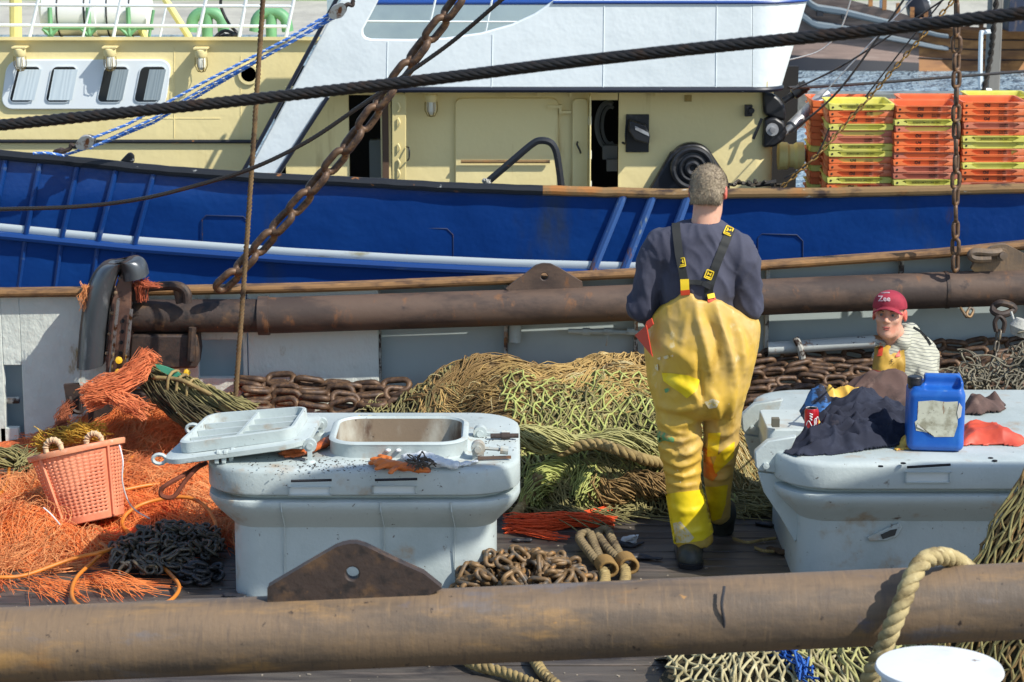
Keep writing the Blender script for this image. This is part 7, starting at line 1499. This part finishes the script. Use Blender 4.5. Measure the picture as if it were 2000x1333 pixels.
ma = t_.nodes.new('ShaderNodeMath'); ma.operation = 'MULTIPLY_ADD'; t_.links.new(sx_.outputs[0], ma.inputs[0]); ma.inputs[1].default_value = .18; t_.links.new(sx_.outputs[2], ma.inputs[2])
nzn = t_.nodes.new('ShaderNodeTexNoise'); nzn.inputs['Scale'].default_value = 9; t_.links.new(tcn.outputs['Object'], nzn.inputs[0]); mb = t_.nodes.new('ShaderNodeMath'); mb.operation = 'MULTIPLY_ADD'; t_.links.new(nzn.outputs['Fac'], mb.inputs[0]); mb.inputs[1].default_value = .02; t_.links.new(ma.outputs[0], mb.inputs[2])
mm = t_.nodes.new('ShaderNodeMath'); mm.operation = 'PINGPONG'; t_.links.new(mb.outputs[0], mm.inputs[0]); mm.inputs[1].default_value = .0075
mg = t_.nodes.new('ShaderNodeMath'); mg.operation = 'GREATER_THAN'; t_.links.new(mm.outputs[0], mg.inputs[0]); mg.inputs[1].default_value = .0060
mxn = t_.nodes.new('ShaderNodeMix'); mxn.data_type = 'RGBA'; t_.links.new(mg.outputs[0], mxn.inputs[0]); mxn.inputs[6].default_value = (*srgb(176, 176, 160), 1); mxn.inputs[7].default_value = (*srgb(112, 114, 112), 1)
t_.links.new(mxn.outputs[2], t_.nodes['Principled BSDF'].inputs['Base Color'])
def sweat(X, Y, Z):
    D = [ell(X, Y, Z, S_(1771, 735, .06), (.170, .15, .22)), cap(X, Y, Z, LS2, RS2, .065, .078), cap(X, Y, Z, S_(1757, 668, .05), S_(1800, 694, .07), .055, .07), cap(X, Y, Z, S_(1772, 780, .08), S_(1778, 810, .08), .15, .15)]
    d = smins(D, .05); d = smin(d, smin(cap(X, Y, Z, RS2, RE2, .080, .064), cap(X, Y, Z, RE2, RW2, .064, .042), .03), .008); d = smin(d, smin(cap(X, Y, Z, LS2, LE2, .066, .056), cap(X, Y, Z, LE2, LW2, .056, .042), .03), .02)
    return d
gw = surfnet(sweat, (1.62, 11.95, .22), (2.4, 12.8, 1.0), .008)
wrinkle(gw, lambda p, n: .009*((1 - abs(nz((p[0], p[1], p[2]*.7), 11, 3)))**2 - .5) + .008*((1 - abs(nz((p[0] + .5*p[2], p[1], p[2]), 19, 6)))**3 - .4)); mk('sweater', gw, swm, sit, 180); WB = bvh(gw)
cc_ = shc + Vector((.02, .035, -.085))
def hood(X, Y, Z):
    d = np.minimum(np.minimum(cap(X, Y, Z, S_(1736, 694, -.05), S_(1764, 670, -.02), .022, .036), cap(X, Y, Z, S_(1762, 672, -.03), S_(1776, 645, .08), .042, .040)), cap(X, Y, Z, S_(1776, 645, .08), S_(1745, 650, .14), .04, .045))
    d = smin(d, cap(X, Y, Z, S_(1736, 696, -.05), S_(1720, 674, .0), .020, .026), .02); d = smin(d, cap(X, Y, Z, S_(1780, 655, .1), S_(1790, 680, .14), .05, .06), .03); return d
g = surfnet(hood, (1.66, 12.2, .62), (2.3, 12.85, 1.1), .007); wrinkle(g, lambda p, n: .008*((1 - abs(nz(p, 15, 3)))**2 - .5)); mk('hood', g, swm, sit, 180)
bibp = [(1712, 678), (1722, 672), (1728, 676), (1742, 680), (1756, 676), (1766, 680), (1768, 700), (1768, 750), (1708, 750), (1708, 712)]
o_bib = mk('bib', drape(WB, bibp, .012), Mt('dull yellow bib', srgb(188, 150, 58), .6, layers=[(srgb(166, 130, 54), 9, .45, .65)]), sit, 180)
for poly, mt in (([(1708, 724), (1730, 726), (1768, 732), (1768, 752), (1708, 752)], oilr), ([(1720, 674), (1726, 674), (1724, 697), (1717, 697)], oilr), ([(1753, 680), (1759, 680), (1755, 699), (1749, 699)], oilr)):
    mk('bib_trim', drape(WB, poly, .017), mt, o_bib, 180)
ontext('F.', 12, 1743, 707, WB, .02, .1, ink, o_bib, 'lettering')
g = ribbon([(1784, 640), (1798, 648), (1812, 664), (1818, 674)], 5, WB, .004); mk('brace', g, strapm, sit, 60)
gl = surfnet(lambda X, Y, Z: smins([cap(X, Y, Z, S_(1762, 815, .03), S_(1690, 802, -.38), .11, .085), cap(X, Y, Z, S_(1795, 815, .03), S_(1740, 808, -.40), .11, .085), cap(X, Y, Z, S_(1690, 800, -.40), Vector((S_(1690, 800, -.4).x - .02, 12.0, .12)), .08, .07), cap(X, Y, Z, S_(1740, 806, -.42), Vector((S_(1740, 806, -.4).x, 12.0, .12)), .08, .07)], .03), (1.5, 11.8, .0), (2.5, 12.8, .62), .010); mk('oilskin_trousers', gl, oilm, sit, 180)
for px in (1690, 1740):
    x = S_(px, 800, -.4).x; g = surfnet(lambda X, Y, Z: np.maximum(smin(cap(X, Y, Z, (x, 12.02, .07), (x-.03, 11.82, .05), .055, .045), cap(X, Y, Z, (x, 12.02, .06), (x, 12.0, .2), .055, .055), .03), .002 - Z), (x-.2, 11.7, -.02), (x+.2, 12.2, .3), .009); mk('boot', g, bootm, sit, 180)
# ---------------------------------------------------------------- unseen booms added above the picture to shade the hatch fronts
for (a, b2) in ((Vector((1.50, 8.60, 3.50)), Vector((2.62, 8.64, 3.60))), (Vector((3.85, 8.58, 3.58)), Vector((9, 8.5, 3.70)))):
    g = G(); q = resample([a, b2], .2); m = len(q); g.tube(q, [.07 + .12*min(1, i/3, (m-1-i)/3) for i in range(m)], 20); tag(mk('shade_boom', g, rustB, ang=60), kind='structure')
